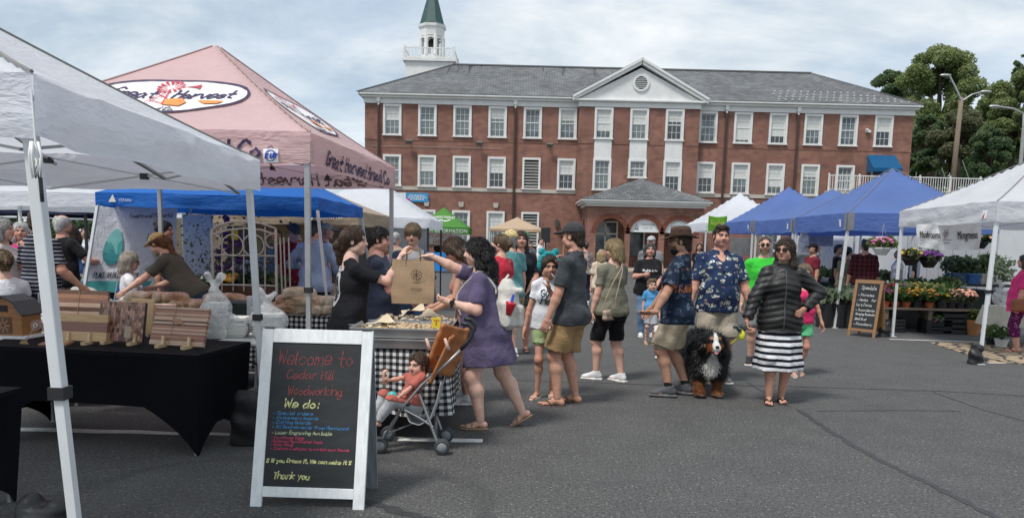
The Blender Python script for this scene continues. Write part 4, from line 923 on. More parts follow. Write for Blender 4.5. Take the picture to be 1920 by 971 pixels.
# ---------------------------------------------------------------- skin, hair
t=NT('skin');a_=t.n('ShaderNodeAttribute',attribute_name='Col');co=t.coords();nz=t.noise(co,18,4)
sp_n=t.noise(co,75,3,.7);t.base(t.mix(1,t.mix(1,a_.outputs[0],t.ramp(nz.outputs[0],(.3,(.88,.80,.78)),(.7,(1.06,1.05,1.04))),'MULTIPLY'),t.rng(sp_n.outputs[0],.3,.7,.9,1.08),'MULTIPLY'));t.rough(.62);t.b.inputs['Subsurface Weight'].default_value=.08;t.b.inputs['Subsurface Radius'].default_value=(.012,.005,.003);t.b.inputs['Subsurface Scale'].default_value=.5;t.b.inputs['Specular IOR Level'].default_value=.28
t.bump(t.noise(co,160,2).outputs[0],.12,.004);SKIN=t.m
def hair_mat(name,c0,c1):
 if name in MATS:return MATS[name]
 t=NT(name);co=t.coords();nz=t.noise(t.mapping(co,scale=(1,1,.13)),95,4,.65,.4);n2_=t.noise(co,9,3)
 c=t.mix(t.rng(nz.outputs[0],.35,.65,0,1),c0,c1);c=t.mix(1,c,t.rng(n2_.outputs[0],.3,.7,.75,1.25),'MULTIPLY');t.base(c);t.rough(.42);t.b.inputs['Specular IOR Level'].default_value=.45;t.bump(nz.outputs[0],.7,.008);MATS[name]=t.m;return t.m
HAIRS=dict(black=((.006,.005,.005),(.022,.018,.017)),dark=((.018,.010,.006),(.07,.04,.025)),brown=((.04,.02,.011),(.10,.055,.032)),blond=((.20,.13,.06),(.48,.36,.2)),dirty=((.10,.07,.04),(.27,.19,.11)),grey=((.20,.195,.185),(.46,.45,.43)),salt=((.022,.02,.02),(.13,.12,.115)),white=((.45,.44,.42),(.75,.74,.72)),red=((.14,.055,.02),(.3,.14,.05)),silver=((.26,.235,.19),(.5,.46,.38)))
def hm(k):return hair_mat('hair_'+k,*HAIRS[k])
LENS=M('dark_lens',(.012,.011,.012),.08,var=0,spec=.8);RIMB=M('glasses_rim',(.03,.02,.018),.35)
SKINS=dict(fair=(.66,.42,.325),pale=(.71,.48,.385),tan=(.56,.325,.235),ruddy=(.62,.345,.265),olive=(.46,.27,.185),brown=(.20,.10,.062))
# ---------------------------------------------------------------- head (local frame: x to the person's right, y forward, z up; centre between the ears)
def head_sdf(h,fat,child,hs):
 S=SDF((-.13*hs,-.15*hs,-.22*hs),(.13*hs,.17*hs,.16*hs),h);q=lambda*a:np.array(a)*hs;f=1+.12*fat
 S.ell(q(0,-.016,.034),q(.076,.096,.086),.02*hs);S.ell(q(0,.028,-.03),q(.062*f,.066,.082),.03*hs)
 S.ell(q(0,.06,-.088 if not child else-.078),q(.03*f,.026,.024),.03*hs) # chin
 for s_ in(-1,1):
  S.ell(q(s_*.04*f,.055,-.03),q(.028*f,.03,.034),.025*hs) # cheek
  S.ell(q(s_*.047*f,.012,-.068),q(.022*f,.036,.026),.03*hs) # jaw
  S.ell(q(s_*.033,.1,.012),q(.02,.02,.0145),.016*hs,mode='s');S.ell(q(s_*.032,.0745,.01),q(.0135,.0135,.0115),.004*hs) # eye
  S.cone(q(s_*.012,.09,.033),q(s_*.05,.078,.034),.0085*hs,.006*hs,.015*hs) # brow
  S.ell(q(s_*(.077+.004*fat),-.008,-.002),q(.011,.02,.032),.008*hs,Rz(s_*-.35));S.ell(q(s_*(.087+.004*fat),-.004,.0),q(.005,.011,.018),.004*hs,mode='s')
 S.cone(q(0,.088,.02),q(0,.108,-.02),.0085*hs,.012*hs,.012*hs) # nose
 for s_ in(-1,1):S.ell(q(s_*.0125,.096,-.025),q(.009,.011,.008),.008*hs)
 S.ell(q(0,.0885,-.0475),q(.023,.012,.0075),.006*hs);S.ell(q(0,.0875,-.0585),q(.02,.012,.0085),.006*hs);S.ell(q(0,.1,-.0525),q(.024,.008,.0022),.004*hs,mode='s')
 S.cone(q(0,-.03,-.06),q(0,-.045,-.3),.052*hs*(1+.15*fat),.056*hs*(1+.18*fat),.03*hs)
 return S
def head_col(V,hs,skin,hair,male,stubble,lip=(.42,.13,.12),eye=(.05,.03,.02),mouth_open=0):
 q=V/hs;C=np.tile(np.array(skin,float),(len(V),1));x,y,z=q.T;ax=np.abs(x)
 def blend(m,c):C[:]=C*(1-m[:,None])+np.array(c)*m[:,None]
 g=lambda d,s_:np.exp(-(d/s_)**2);front=y>.04
 blend(.30*g(np.hypot(ax-.042,z+.022),.022)*front,(skin[0]*1.0,skin[1]*.62,skin[2]*.6));blend(.25*g(np.hypot(x,z+.02),.014)*(y>.09),(skin[0],skin[1]*.65,skin[2]*.62))
 if stubble:blend(stubble*np.clip(1-((z+.07)/.045)**2,0,1)*(z<-.028)*front,np.array(hair)*.6+np.array(skin)*.15)
 blend(.85*((np.hypot(x/.025,(z+.053)/.0125)<1)&(y>.07)),lip);blend(.8*((np.abs(z+.0525)<.0022)&(ax<.023)&(y>.07)),(.10,.03,.03))
 e=np.hypot((ax-.032)/.0155,(z-.0095)/.0085);ef=(y>.06)
 blend(.9*((e<1.18)&ef),np.array(skin)*.38);blend(.95*((e<.88)&ef),(.46,.43,.41));blend(1.0*((np.hypot(ax-.0315,z-.0095)<.0072)&ef),eye)
 blend(.9*((np.abs(z-.0185-.1*(ax-.03))<.003)&(ax>.014)&(ax<.05)&ef),(.03,.02,.018))
 blend((.85 if male else .7)*((np.abs(z-.0335+.15*np.maximum(ax-.035,0))<(.0062 if male else .0045))&(ax>.01)&(ax<.055)&(y>.05)),np.array(hair)*.7+np.array(skin)*.08)
 return C
def hair_sdf(style,h,hs,seed,fat=0):
 lo=(-.19,-.26,-.46)if style in('long','wavy')else((-.16,-.24,-.3)if style in('bob','pony','mess','bun','topbun','shoulder')else(-.12,-.14,-.15))
 S=SDF(np.array(lo)*hs,np.array((.17 if style in('long','wavy','bob','shoulder')else .13,.14,.24))*hs,h);q=lambda*a:np.array(a)*hs;r=np.random.default_rng(seed)
 th={'short':.007,'buzz':.004,'mop':.02,'curly':.014}.get(style,.014)
 S.ell(q(0,-.016,.034),q(.076+th,.096+th,.086+th),.01)
 if style in('short','buzz','curly','bald'):
  S.cone(q(0,-.06,-.0),q(0,-.07,-.06),.058*hs,.05*hs,.03*hs)
  S.ell(q(0,.125,-.03),q(.086,.104,.133),.012*hs,mode='s');S.ell(q(0,.10,-.075),q(.2,.11,.06),.01*hs,mode='s')
  for s_ in(-1,1):S.ell(q(s_*.085,-.004,-.018),q(.02,.026,.034),.008*hs,mode='s');S.cone(q(s_*.07,.028,.03),q(s_*.073,.02,-.01),.008*hs,.006*hs,.008)
  for s_ in(-1,1):S.ell(q(s_*.078,.062,.022),q(.028,.05,.042),.008*hs,mode='s')
  if style=='short':
   for k in range(14):a=r.uniform(-1.1,1.1);S.ell(q(.066*math.sin(a),.005+.07*math.cos(a)*r.uniform(.5,1),.108+r.uniform(-.012,.014)),q(*r.uniform(.012,.024,3)),.008*hs)
  if style=='bald':S.ell(q(0,.02,.12),q(.068,.11,.085),.01,mode='s')
 elif style=='mop':
  S.ell(q(0,.055,.065),q(.075,.048,.04),.02*hs);S.ell(q(0,.13,-.042),q(.075,.09,.075),.008,mode='s');S.cone(q(0,-.06,0),q(0,-.07,-.07),.06*hs,.05*hs,.03)
  for s_ in(-1,1):S.ell(q(s_*.07,.02,.01),q(.018,.035,.04),.015)
 else:
  S.ell(q(0,.135,-.03),q(.073 if style!='shoulder' else .066,.104,.134),.012*hs,mode='s');S.box(q(.012,.03,.14),q(.0025,.09,.022),.002,.012*hs,mode='s')
  if style in('bun','topbun','pony','mess'):
   S.cone(q(0,-.06,0),q(0,-.07,-.05),.06*hs,.05*hs,.03);S.ell(q(0,.09,-.09),q(.2,.13,.07),.01,mode='s')
   for s_ in(-1,1):S.ell(q(s_*.088,.0,-.012),q(.02,.03,.034),.008*hs,mode='s')
   if style=='topbun':S.ell(q(0,-.1,.1),q(.045,.045,.04),.015)
   if style in('bun','mess'):S.ell(q(0,-.125,.01),q(.048,.045,.05),.015)
   if style=='mess':
    for k in range(10):a=r.normal(size=3);a[1]=-abs(a[1]);a=nrm(a);S.cone(q(0,-.12,.02),q(*(np.array([0,-.12,.03])+a*.085)),.022*hs,.008*hs,.01)
   if style=='pony':S.cone(q(0,-.11,.02),q(0,-.15,-.04),.026*hs,.034*hs,.02);S.cone(q(0,-.15,-.04),q(.0,-.13,-.2),.034*hs,.014*hs,.02)
  if style=='bob':
   for s_ in(-1,1):S.cone(q(s_*.07,-.01,.02),q(s_*.082,.0,-.09),.034*hs,.032*hs,.03);S.cone(q(s_*.06,-.06,.0),q(s_*.06,-.06,-.12),.05*hs,.04*hs,.03)
   S.cone(q(0,-.07,0),q(0,-.08,-.13),.06*hs,.05*hs,.03)
  if style in('long','wavy','shoulder'):
   e={'long':-.36,'wavy':-.30,'shoulder':-.2}[style]
   S.cone(q(0,-.07,0),q(0,-.1,e*.55),.066*hs,.07*hs,.03);S.cone(q(0,-.1,e*.55),q(0,-.125,e),.07*hs,.03*hs,.03)
   for s_ in(-1,1):S.cone(q(s_*.066,-.012,.03),q(s_*.08,-.035,e*.4),.03*hs,.034*hs,.03);S.cone(q(s_*.08,-.035,e*.4),q(s_*.085,-.06,e*.85),.034*hs,.02*hs,.03)
   if style=='wavy':
    for k in range(26):a=r.uniform(-1.9,1.9);z_=r.uniform(e,.02);S.ell(q(.095*math.sin(a),-.055-.085*math.cos(a),z_),q(*r.uniform(.022,.036,3)),.012)
 amp={'curly':.007,'wavy':.005,'mess':.006}.get(style,.0028)*hs;p=r.uniform(0,6,4)
 if style=='curly':S.disp(lambda x,y,z:amp*np.sin(x*150/hs+p[0])*np.sin(y*140/hs+p[1])*np.sin(z*145/hs+p[2]))
 else:S.disp(lambda x,y,z:amp*(np.sin(np.arctan2(x,-y-.02)*19+z*25/hs+p[0]+2*np.sin(z*38/hs+p[1]))+.6*np.sin(np.arctan2(x,-y)*41+p[2]+z*20)))
 return S
# ---------------------------------------------------------------- hands and feet
def hand_sdf(S,wrist,d,pn,side,hs,curl,spread=.12):
 """d: direction of the fingers, pn: palm normal (the way the palm faces), side: +1 right hand"""
 d=nrm(d);pn=nrm(np.asarray(pn)-d*(np.asarray(pn)@d));th=np.cross(d,pn)*side*-1 # towards the thumb
 W=np.asarray(wrist,float);sc_=hs;pc=W+d*.055*sc_
 R=np.stack([th,pn,d],1);S.ell(pc,np.array([.042,.0165,.056])*sc_,.012*sc_,R);S.cone(W-d*.02*sc_,W+d*.02*sc_,.026*sc_,.028*sc_,.02*sc_)
 for i,(off,ln)in enumerate(((.030,.072),(.010,.080),(-.011,.074),(-.030,.058))):
  p=W+d*.093*sc_+th*off*sc_;dd=nrm(d+th*off*spread*14*(1-curl))
  r0=.0092*sc_;c=curl*(1+.06*i)
  for seg,fr in enumerate((.45,.32,.23)):
   a=c*(.9+.25*seg)*(seg+.75)*.78;q=p+(dd*math.cos(a)+pn*math.sin(a))*ln*fr*sc_;S.cone(p,q,r0,r0*.9,.004*sc_);p=q;r0*=.9
 p=W+d*.02*sc_+th*.028*sc_;d1=nrm(d*.75+th*.72+pn*(.25+.3*curl));q=p+d1*.042*sc_;S.cone(p,q,.0145*sc_,.011*sc_,.012*sc_)
 d2=nrm(d*.95+th*(.3-.45*curl)+pn*(.15+.7*curl));q2=q+d2*.034*sc_;S.cone(q,q2,.011*sc_,.0095*sc_,.005*sc_);S.cone(q2,q2+nrm(d2+pn*.3*curl)*.022*sc_,.0098*sc_,.008*sc_,.004*sc_)
def foot_frame(yaw,pitch):
 f=np.array([math.sin(yaw)*math.cos(pitch),math.cos(yaw)*math.cos(pitch),-math.sin(pitch)]);s_=np.array([math.cos(yaw),-math.sin(yaw),0]);return s_,f,np.cross(s_,f)
def foot_sdf(S,ank,yaw,pitch,sc_,side,toes=True):
 s_,f,u=foot_frame(yaw,pitch);A=np.asarray(ank,float);P=lambda x,y,z:A+(s_*x+f*y+u*z)*sc_
 S.ell(P(0,-.035,-.045),np.array([.03,.038,.034])*sc_,.02*sc_,np.stack([s_,f,u],1));S.cone(P(0,.0,-.03),P(0,.1,-.058),.034*sc_,.022*sc_,.02*sc_)
 S.ell(P(0,.1,-.062),np.array([.042,.06,.018])*sc_,.02*sc_,np.stack([s_,f,u],1))
 for k in range(5):x=-side*(.03-.0155*k);ln=.178-.012*k-(0 if k else-.004);S.cone(P(x*.95,.13,-.066),P(x*1.12,ln,-.069),(.0115 if k else .014)*sc_,(.0095 if k else .0125)*sc_,.004*sc_)
def shoe_obj(kind,ank,yaw,pitch,sc_,side,mt,parent,h,sole_mt=None):
 s_,f,u=foot_frame(yaw,pitch);A=np.asarray(ank,float);R=np.stack([s_,f,u],1);P=lambda x,y,z:A+(s_*x+f*y+u*z)*sc_
 ext=.24*sc_;S=SDF(A-ext,A+ext,h);sole=SDF(A-ext,A+ext,h)
 if kind=='sneaker':
  S.ell(P(0,-.03,-.035),np.array([.04,.052,.045])*sc_,.02,R);S.cone(P(0,-.01,.01),P(0,.0,-.04),.047*sc_,.045*sc_,.02);S.cone(P(0,.02,-.02),P(0,.13,-.055),.045*sc_,.034*sc_,.03);S.ell(P(0,.135,-.055),np.array([.046,.06,.03])*sc_,.02,R)
  S.clip(-u,P(0,0,-.078));S.clip(u,P(0,0,.028));S.cone(P(0,-.0,.0),P(0,-.005,.09),.036*sc_,.034*sc_,.004,'s')
  sole.box(P(-.0,-.025,-.079),np.array([.043,.065,.0135])*sc_,.013*sc_,.02,R);sole.box(P(0,.1,-.079),np.array([.05,.1,.0115])*sc_,.011*sc_,.03,R)
  o=sdf_obj('shoe',S,mt,parent);sdf_obj('sole',sole,sole_mt or M('shoe_sole_white',(.7,.69,.66),.6),o);return o
 thick=.009 if kind=='flip' else .013
 sole.ell(P(0,-.03,-.083),np.array([.042,.056,thick])*sc_,.02,R);sole.ell(P(-side*.003,.1,-.084),np.array([.05,.105,thick])*sc_,.03,R);sole.clip(-u,P(0,0,-.083-thick*.7));sole.clip(u,P(0,0,-.083+thick*.55))
 o=sdf_obj('sandal',sole,sole_mt or mt,parent)
 if kind=='flip':
  for e in(-1,1):S.cone(P(-side*.012,.14,-.05),P(e*.022,.095,-.032),.007*sc_,.009*sc_,.004);S.cone(P(e*.022,.095,-.032),P(e*.043,.05,-.058),.009*sc_,.009*sc_,.004);S.cone(P(e*.043,.05,-.058),P(e*.044,.04,-.08),.009*sc_,.008*sc_,.004)
 else:
  for y0 in((.075,.13)if kind=='sandal' else(.1,)):
   wd=.021 if kind=='sandal' else .04
   S2=SDF(A-ext,A+ext,h);S2.ell(P(0,y0,-.066),np.array([.052,wd,.040 if y0<.09 else .029])*sc_,.005,R);S2.ell(P(0,y0,-.072),np.array([.046,wd*1.6,.038 if y0<.09 else .027])*sc_,.003,R,'s');S2.clip(-u,P(0,0,-.082));S.f=np.minimum(S.f,S2.f)
 sdf_obj('strap',S,mt,o);return o
# ---------------------------------------------------------------- two-bone limb
def ik(a,b,l1,l2,pole):
 a=np.asarray(a,float);b=np.asarray(b,float);d=b-a;L=np.linalg.norm(d);mx=(l1+l2)*.998
 if L>mx:b=a+d/L*mx;d=b-a;L=mx
 n=d/L;x=(l1*l1-l2*l2+L*L)/(2*L);y=math.sqrt(max(l1*l1-x*x,0));p=np.asarray(pole,float);p=p-n*(p@n);p=nrm(p)if np.linalg.norm(p)>1e-6 else frame_of(n)[0];return a+n*x+p*y,b
LOD={0:(.0108,.0055,.0058,.0108),1:(.0155,.0085,.009,.0155),2:(.022,.012,.012,.022)}
def person(label,pos,face,H=1.75,lod=0,skin='fair',sex='m',fat=0.,child=0.,group='people at the market',head=(0,0),lean=0.,hip=None,R=None,L=None,RF=None,LF=None,top=None,bottom=None,shoes=None,hair=('short','brown'),hat=None,glasses=None,stubble=0,seed=1,belly=0.,bust=0.,sh=1.0,socks=None,mouth=None,lipc=(.42,.15,.14),z0=0.,hunch=0.):
 """R/L: dict(t=(x,y,z) hand target, pole, fdir, palm, curl); RF/LF: dict(a=(x,y,z) ankle, yaw, pitch)"""
 pz=root('person',label,'person',(pos[0],pos[1],z0),-math.radians(face),group)
 hb,hh_,hn,hc=LOD[lod];K=H/1.75;fem=sex=='f';hs=(.97 if fem else 1.0)*(K**.55)*(1+.12*child);sk=np.array(SKINS[skin]if isinstance(skin,str)else skin)
 fw_=1+.26*fat;fl=1+.3*fat;Z=lambda z:z*K;cw=K*(1-.1*child)
 hipz=Z(.90)if hip is None else hip[2];hipc=np.array([0,0,hipz])if hip is None else np.array(hip,float)
 Rt=Rx(-lean);T=lambda x,y,z:hipc+Rt@np.array([x,y,z-Z(.90)]) # torso frame hinged at the hips
 shx=(.158 if fem else .182)*cw*sh*(1+.08*fat);shz=Z(1.378)
 prof=np.array([(.79,.135,.095,-.01),(.88,.168,.115,-.012),(.96,.160,.108,-.004),(1.06,.138,.096,.006),(1.16,.145,.102,.008),(1.28,.160,.112,.008),(1.36,.140,.095,.0),(1.41,.105,.078,-.010),(1.46,.066,.064,-.018),(1.50,.055,.056,-.02)])
 if fem:prof[:,1]*=[1.04,1.06,1.02,.93,.93,.93,.92,.95,.92,.92];prof[:,2]*=[1,1.05,1,.95,.95,1,.95,.95,.92,.92]
 if child:prof[:,1]*=1-.06*child
 prof[:,1]*=fw_*cw/1.0;prof[:,2]*=(1+.34*fat)*cw;prof[:7,2]+=belly*np.array([.2,.5,.9,1,.8,.35,.1])*.06;prof[:7,3]+=belly*np.array([.15,.4,.8,1,.8,.3,.1])*.05
 prof[4:7,2]+=bust*np.array([.012,.02,.008]);prof[4:7,3]+=bust*np.array([.012,.022,.008]);prof[:,3]*=K
 tp=prof.copy();tp[:,0]=tp[:,0]*K-Z(.90)
 neck=T(0,-.012,Z(1.475));hcen=T(0,.012+hunch,Z(1.75)-.118*hs-hunch*.3);shR,shL=T(shx,-.005,shz),T(-shx,-.005,shz)
 # arms
 l1,l2=.285*K,.255*K;arms=[]
 for s_,A,d_ in((1,shR,R),(-1,shL,L)):
  d_=dict(d_ or{});t_=d_.get('t');t_=(s_*(shx/K+.07+.05*fat),.04,.80)if t_ is None else t_
  tgt=np.array(t_)*(K if not d_.get('abs')else 1);E,Wr=ik(A,tgt,l1,l2,d_.get('pole',(s_*.35,-1,-.2)));fd=nrm(d_.get('fdir',Wr-E));pn=d_.get('palm',(-s_,.1,0));arms.append((s_,A,E,Wr,fd,np.array(pn,float),d_.get('curl',.45)))
 # legs
 legs=[];hx=.088*cw*(1.04 if fem else 1)*(1+.15*fat)
 for s_,d_ in((1,RF),(-1,LF)):
  d_=dict(d_ or{});a=np.array(d_.get('a',(s_*.105,.0,.085)))*K;Hp=hipc+np.array([s_*hx,0,0]);Kn,An=ik(Hp,a,.43*K,.405*K,d_.get('pole',(s_*.12,1,0)));legs.append((s_,Hp,Kn,An,math.radians(d_.get('yaw',s_*8)),math.radians(d_.get('pitch',0))))
 pts=np.array([T(0,0,Z(.8)),neck,*[q for a in arms for q in a[1:4]],*[q for l in legs for q in l[1:4]]]);lo,hi=pts.min(0)-.22,pts.max(0)+.22
 S=SDF(lo,hi,hb);S.loft(hipc,Rt,tp,.03)
 if fem or fat>.3:
  for s_ in(-1,1):S.ell(T(s_*.07*cw,(.075+.02*bust)*(1+.2*fat),Z(1.25)),np.array([.058,.05+.015*bust,.055])*cw*(1+.15*fat),.04)
 S.cone(T(0,-.02,Z(1.40)),T(0,-.012,Z(1.52)),.06*K*(1+.15*fat),.052*hs*(1+.12*fat),.03)
 for s_ in(-1,1):S.ell(T(s_*.075*cw,-.06,Z(.88)),np.array([.085,.085,.09])*cw*fl,.05);S.cone(T(s_*.035,-.022,Z(1.455)),T(s_*shx*.9,-.008,shz+.012),.034*K,.042*K,.03)
 am=(.9 if fem else 1.0)*(1-.12*child);F_torso=S.f.copy()
 lm=(1-.16*child)
 for s_,Hp,Kn,An,yw,pt in legs:
  S.cone(Hp,Kn,.086*cw*fl*lm,.056*cw*(1+.2*fat)*lm,.04);cm=Kn+(An-Kn)*.3;s2,f2,_=foot_frame(yw,0);S.cone(Kn,cm-f2*.014,.054*cw*(1+.2*fat)*lm,.056*cw*(1+.24*fat)*lm,.03);S.cone(cm-f2*.014,An,.056*cw*(1+.24*fat)*lm,.035*cw*(1+.12*fat)*lm,.03);S.ell(Kn+f2*.012,.05*cw*lm*(1+.15*fat),.03)
 F_legs=S.f.copy()
 for s_,A,E,Wr,fd,pn,cu in arms:
  S.ell(A,.05*cw*fl*am,.03);S.cone(A,E,.049*cw*fl*am,.040*cw*fl*am,.03);mid=E+(Wr-E)*.28;S.cone(E,mid,.039*cw*fl*am,.041*cw*fl*am,.02);S.cone(mid,Wr,.041*cw*fl*am,.0265*cw*am*(1+.1*fat),.02)
 bodyV,bodyF=S.poly();bc=np.tile(sk,(len(bodyV),1));red=np.zeros(len(bodyV))
 for l in legs:red=np.maximum(red,np.exp(-(np.linalg.norm(bodyV-l[2],axis=1)/.07)**2))
 for a in arms:red=np.maximum(red,np.exp(-(np.linalg.norm(bodyV-a[2],axis=1)/.06)**2))
 bc=bc*(1-.18*red[:,None]*np.array([0,1,1]));parts,cols=[(bodyV,bodyF)],[bc]
 for s_,A,E,Wr,fd,pn,cu in arms:
  Hs=SDF(Wr-.21*K,Wr+.21*K,hn);hand_sdf(Hs,Wr,fd,pn,s_,hs*(.9 if fem else 1.0)*(1-.1*child),cu);V,Fq=Hs.poly();parts.append((V,Fq));cols.append(np.tile(sk*[1,.94,.92],(len(V),1)))
 bare=shoes is None or shoes[0]in('flip','sandal','slide')
 for s_,Hp,Kn,An,yw,pt in legs:
  Fs_=SDF(An-.24*K,An+.24*K,hn if bare else hn*1.6);foot_sdf(Fs_,An,yw,pt,K*(.95 if fem else 1),s_);V,Fq=Fs_.poly();parts.append((V,Fq));cols.append(np.tile(sk*[1,.93,.9],(len(V),1)))
 hy,hp=math.radians(head[0]),math.radians(head[1]);RH=Rt@Rz(-hy)@Rx(-hp)if abs(lean)<.01 else Rx(-lean*.45)@Rz(-hy)@Rx(-hp)
 HS=head_sdf(hh_,fat,child>.5,hs);V,Fq=HS.poly();hcol=np.array(HAIRS[hair[1]if hair else 'brown'][0]);cols.append(head_col(V,hs,sk,hcol,not fem,stubble,lipc));hd=lambda P:np.asarray(P,float)@RH.T+hcen
 parts.append((hd(V),Fq));V,Fq=join(parts);body=link('body',np_mesh('body',V,Fq,True,np.concatenate(cols)),SKIN,pz)
 def head_obj(name,S_,mt,par=pz):
  V,Fq=S_.poly()if isinstance(S_,SDF)else S_;return sdf_obj(name,(hd(V),Fq),mt,par)
 hmt=hm(hair[1])if hair else None
 hS_=hair_sdf(hair[0],hh_*1.15,hs,seed,fat)if hair else None
 if hair and hat and hat[0]!='headband':hS_.clip((0,.1,1),(0,0,.048*hs))
 ho=head_obj('hair',hS_,hmt)if hair else None
 if ho is not None and lod<2 and hair[0]!='buzz':
  me_=ho.data;Vh=np.zeros(len(me_.vertices)*3);me_.vertices.foreach_get('co',Vh);Vh=Vh.reshape(-1,3);Qh=np.zeros(len(me_.polygons)*4,int);me_.polygons.foreach_get('vertices',Qh);T4=Vh[Qh.reshape(-1,4)];ce=T4.mean(1);nh=np.cross(T4[:,2]-T4[:,0],T4[:,3]-T4[:,1]);nh/=np.linalg.norm(nh,axis=1)[:,None]+1e-9
  rg=np.random.default_rng(seed);rep=3 if lod==0 else 2;ce=np.repeat(ce,rep,0)+rg.normal(0,.004,(len(ce)*rep,3));nh=np.repeat(nh,rep,0);loose={'curly':.8,'mess':.8,'wavy':.5,'mop':.35}.get(hair[0],.22)
  back=RH@np.array([0,-1.,0]);flow=np.array([0,0,-1.])*(.35 if hair[0]in('bun','pony','topbun','mess')else 1)+back*(.8 if hair[0]in('bun','pony','topbun','mess')else .25);dr=flow-nh*(nh@flow)[:,None];dr/=np.linalg.norm(dr,axis=1)[:,None]+1e-6;dr=dr+nh*rg.uniform(-.05,.22,len(nh))[:,None]+rg.normal(0,loose*.45,nh.shape);dr/=np.linalg.norm(dr,axis=1)[:,None];sd=np.cross(dr,nh);sd/=np.linalg.norm(sd,axis=1)[:,None]+1e-6
  ll=rg.uniform(.012,.035,len(ce))*hs*(.5 if hair[0]in('short','bald')else 1.2 if hair[0]in('long','wavy','bob','shoulder')else .8);st_=ce+nh*.001;tp_=ce+dr*ll[:,None]+nh*.0015;wv_=.0016*(1 if lod==0 else 1.6)
  link('strands',np_mesh('strands',np.stack([st_-sd*wv_,st_+sd*wv_,tp_+sd*wv_*.3,tp_-sd*wv_*.3],1).reshape(-1,3),np.arange(len(ce)*4).reshape(-1,4),False),hmt,ho)['kind']='stuff'
 q=lambda*a:np.array(a)*hs
 if hat:
  kind,hmat=hat[0],hat[1];Hs=SDF(q(-.25,-.26,-.06),q(.25,.26,.22),hh_*1.1)
  if kind in('cap','backcap'):
   Hs.ell(q(0,-.014,.045),q(.095,.115,.096),.01);Hs.clip((0,.12,-1),q(0,0,.042));fy=1 if kind=='cap' else-1
   Bs=SDF(q(-.14,-.28,-.02),q(.14,.28,.14),hh_*.9);Bs.ell(q(0,fy*.105,.05),q(.078,.095,.016),.004);Bs.clip((0,-fy,0),q(0,fy*.072,0));Bs.disp(lambda x,y,z:1.6*x*x);ho2=head_obj('cap',Hs,hmat);head_obj('cap_brim',Bs,hat[2]if len(hat)>2 else hmat,ho2)
   MBb=MB().ball(hd(q(0,-.014,.139)),.008*hs,8,6).build('cap_button',hmat,ho2)
  elif kind=='fedora':
   Hs.loft(q(0,-.014,.0),np.eye(3),[(.05*hs,.096*hs,.118*hs,0),(.13*hs,.088*hs,.108*hs,0),(.155*hs,.07*hs,.092*hs,0),(.165*hs,.04*hs,.07*hs,0)],.01);Hs.ell(q(0,-.0,.185),q(.022,.08,.03),.02,mode='s')
   Bs=SDF(q(-.25,-.27,-.03),q(.25,.27,.14),hh_*.9);Bs.loft(q(0,-.01,0),np.eye(3),[(.044*hs,.165*hs,.185*hs,0),(.058*hs,.165*hs,.185*hs,0)],.0);B0=Bs.f
   Bs=SDF(q(-.25,-.27,-.05),q(.25,.27,.16),hh_*.9)
   def brim(x,y,z):zz=z-(.048+.9*x*x/hs-.55*y*y/hs)*1.0;rr=np.sqrt((x/(.165*hs))**2+((y+.01)/(.19*hs))**2);return np.maximum(np.abs(zz)-.005,(rr-1)*.15)
   Bs.put(brim,q(-.19,-.22,-.05),q(.19,.22,.16),0);ho2=head_obj('hat',Hs,hmat);head_obj('hat_brim',Bs,hmat,ho2)
   Ds=SDF(q(-.13,-.16,.02),q(.13,.14,.12),hh_*.9);Ds.loft(q(0,-.014,0),np.eye(3),[(.056*hs,.0985*hs,.1205*hs,0),(.082*hs,.0965*hs,.118*hs,0)],0);head_obj('hat_band',Ds,hat[2],ho2)
  elif kind=='headband':
   for k in range(25):
    a=-1.75+3.5*k/24;p0=q(.098*math.sin(a),-.01,.03+.115*math.cos(a));a1=a+.146;p1=q(.098*math.sin(a1),-.01,.03+.115*math.cos(a1));Hs.cone(p0,p1,.027*hs,.027*hs,.01)
   for s_ in(-1,1):Hs.ell(q(s_*.075,-.02,.165),q(.042,.026,.038),.01)
   Hs.disp(wr(3,.003,90,90));head_obj('headband',Hs,hmat)
 if glasses:
  m=MB();rim=MB();lens_r=(.026,.019)if glasses=='sun' else(.023,.016)
  for s_ in(-1,1):
   th=np.linspace(0,2*PI,17);c=q(s_*.034,.104,.006);P=np.stack([c[0]+lens_r[0]*hs*np.cos(th),c[1]-.25*np.abs(lens_r[0]*hs*np.cos(th)*s_+0)*0+0*th-.012*hs*(s_*np.cos(th)).clip(0,1),c[2]+lens_r[1]*hs*np.sin(th)],1)
   rim.tube(hd(P),.0022*hs,5,caps=False);rim.tube(hd(np.array([q(s_*.06,.09,.012),q(s_*.08,.03,.012),q(s_*.083,-.015,.012)])),.0025*hs,5)
   if glasses=='sun':V_=np.vstack([c,P[:-1]]);m.add(hd(V_+[0,.001,0]),[(0,1+j,1+(j+1)%16)for j in range(16)])
  rim.tube(hd(np.array([q(-.011,.106,.01),q(0,.109,.013),q(.011,.106,.01)])),.002*hs,5);go=rim.build('glasses',RIMB,pz)
  if glasses=='sun':m.build('lens',LENS,go)
 # ---- clothes
 C=dict(pz=pz,T=T,Rt=Rt,hipc=hipc,arms=arms,legs=legs,K=K,hs=hs,hd=hd,head_obj=head_obj,prof=tp,shR=shR,shL=shL,neck=neck,hcen=hcen,Z=Z,cw=cw,fl=fl,hc=hc,RH=RH)
 F_bot=None
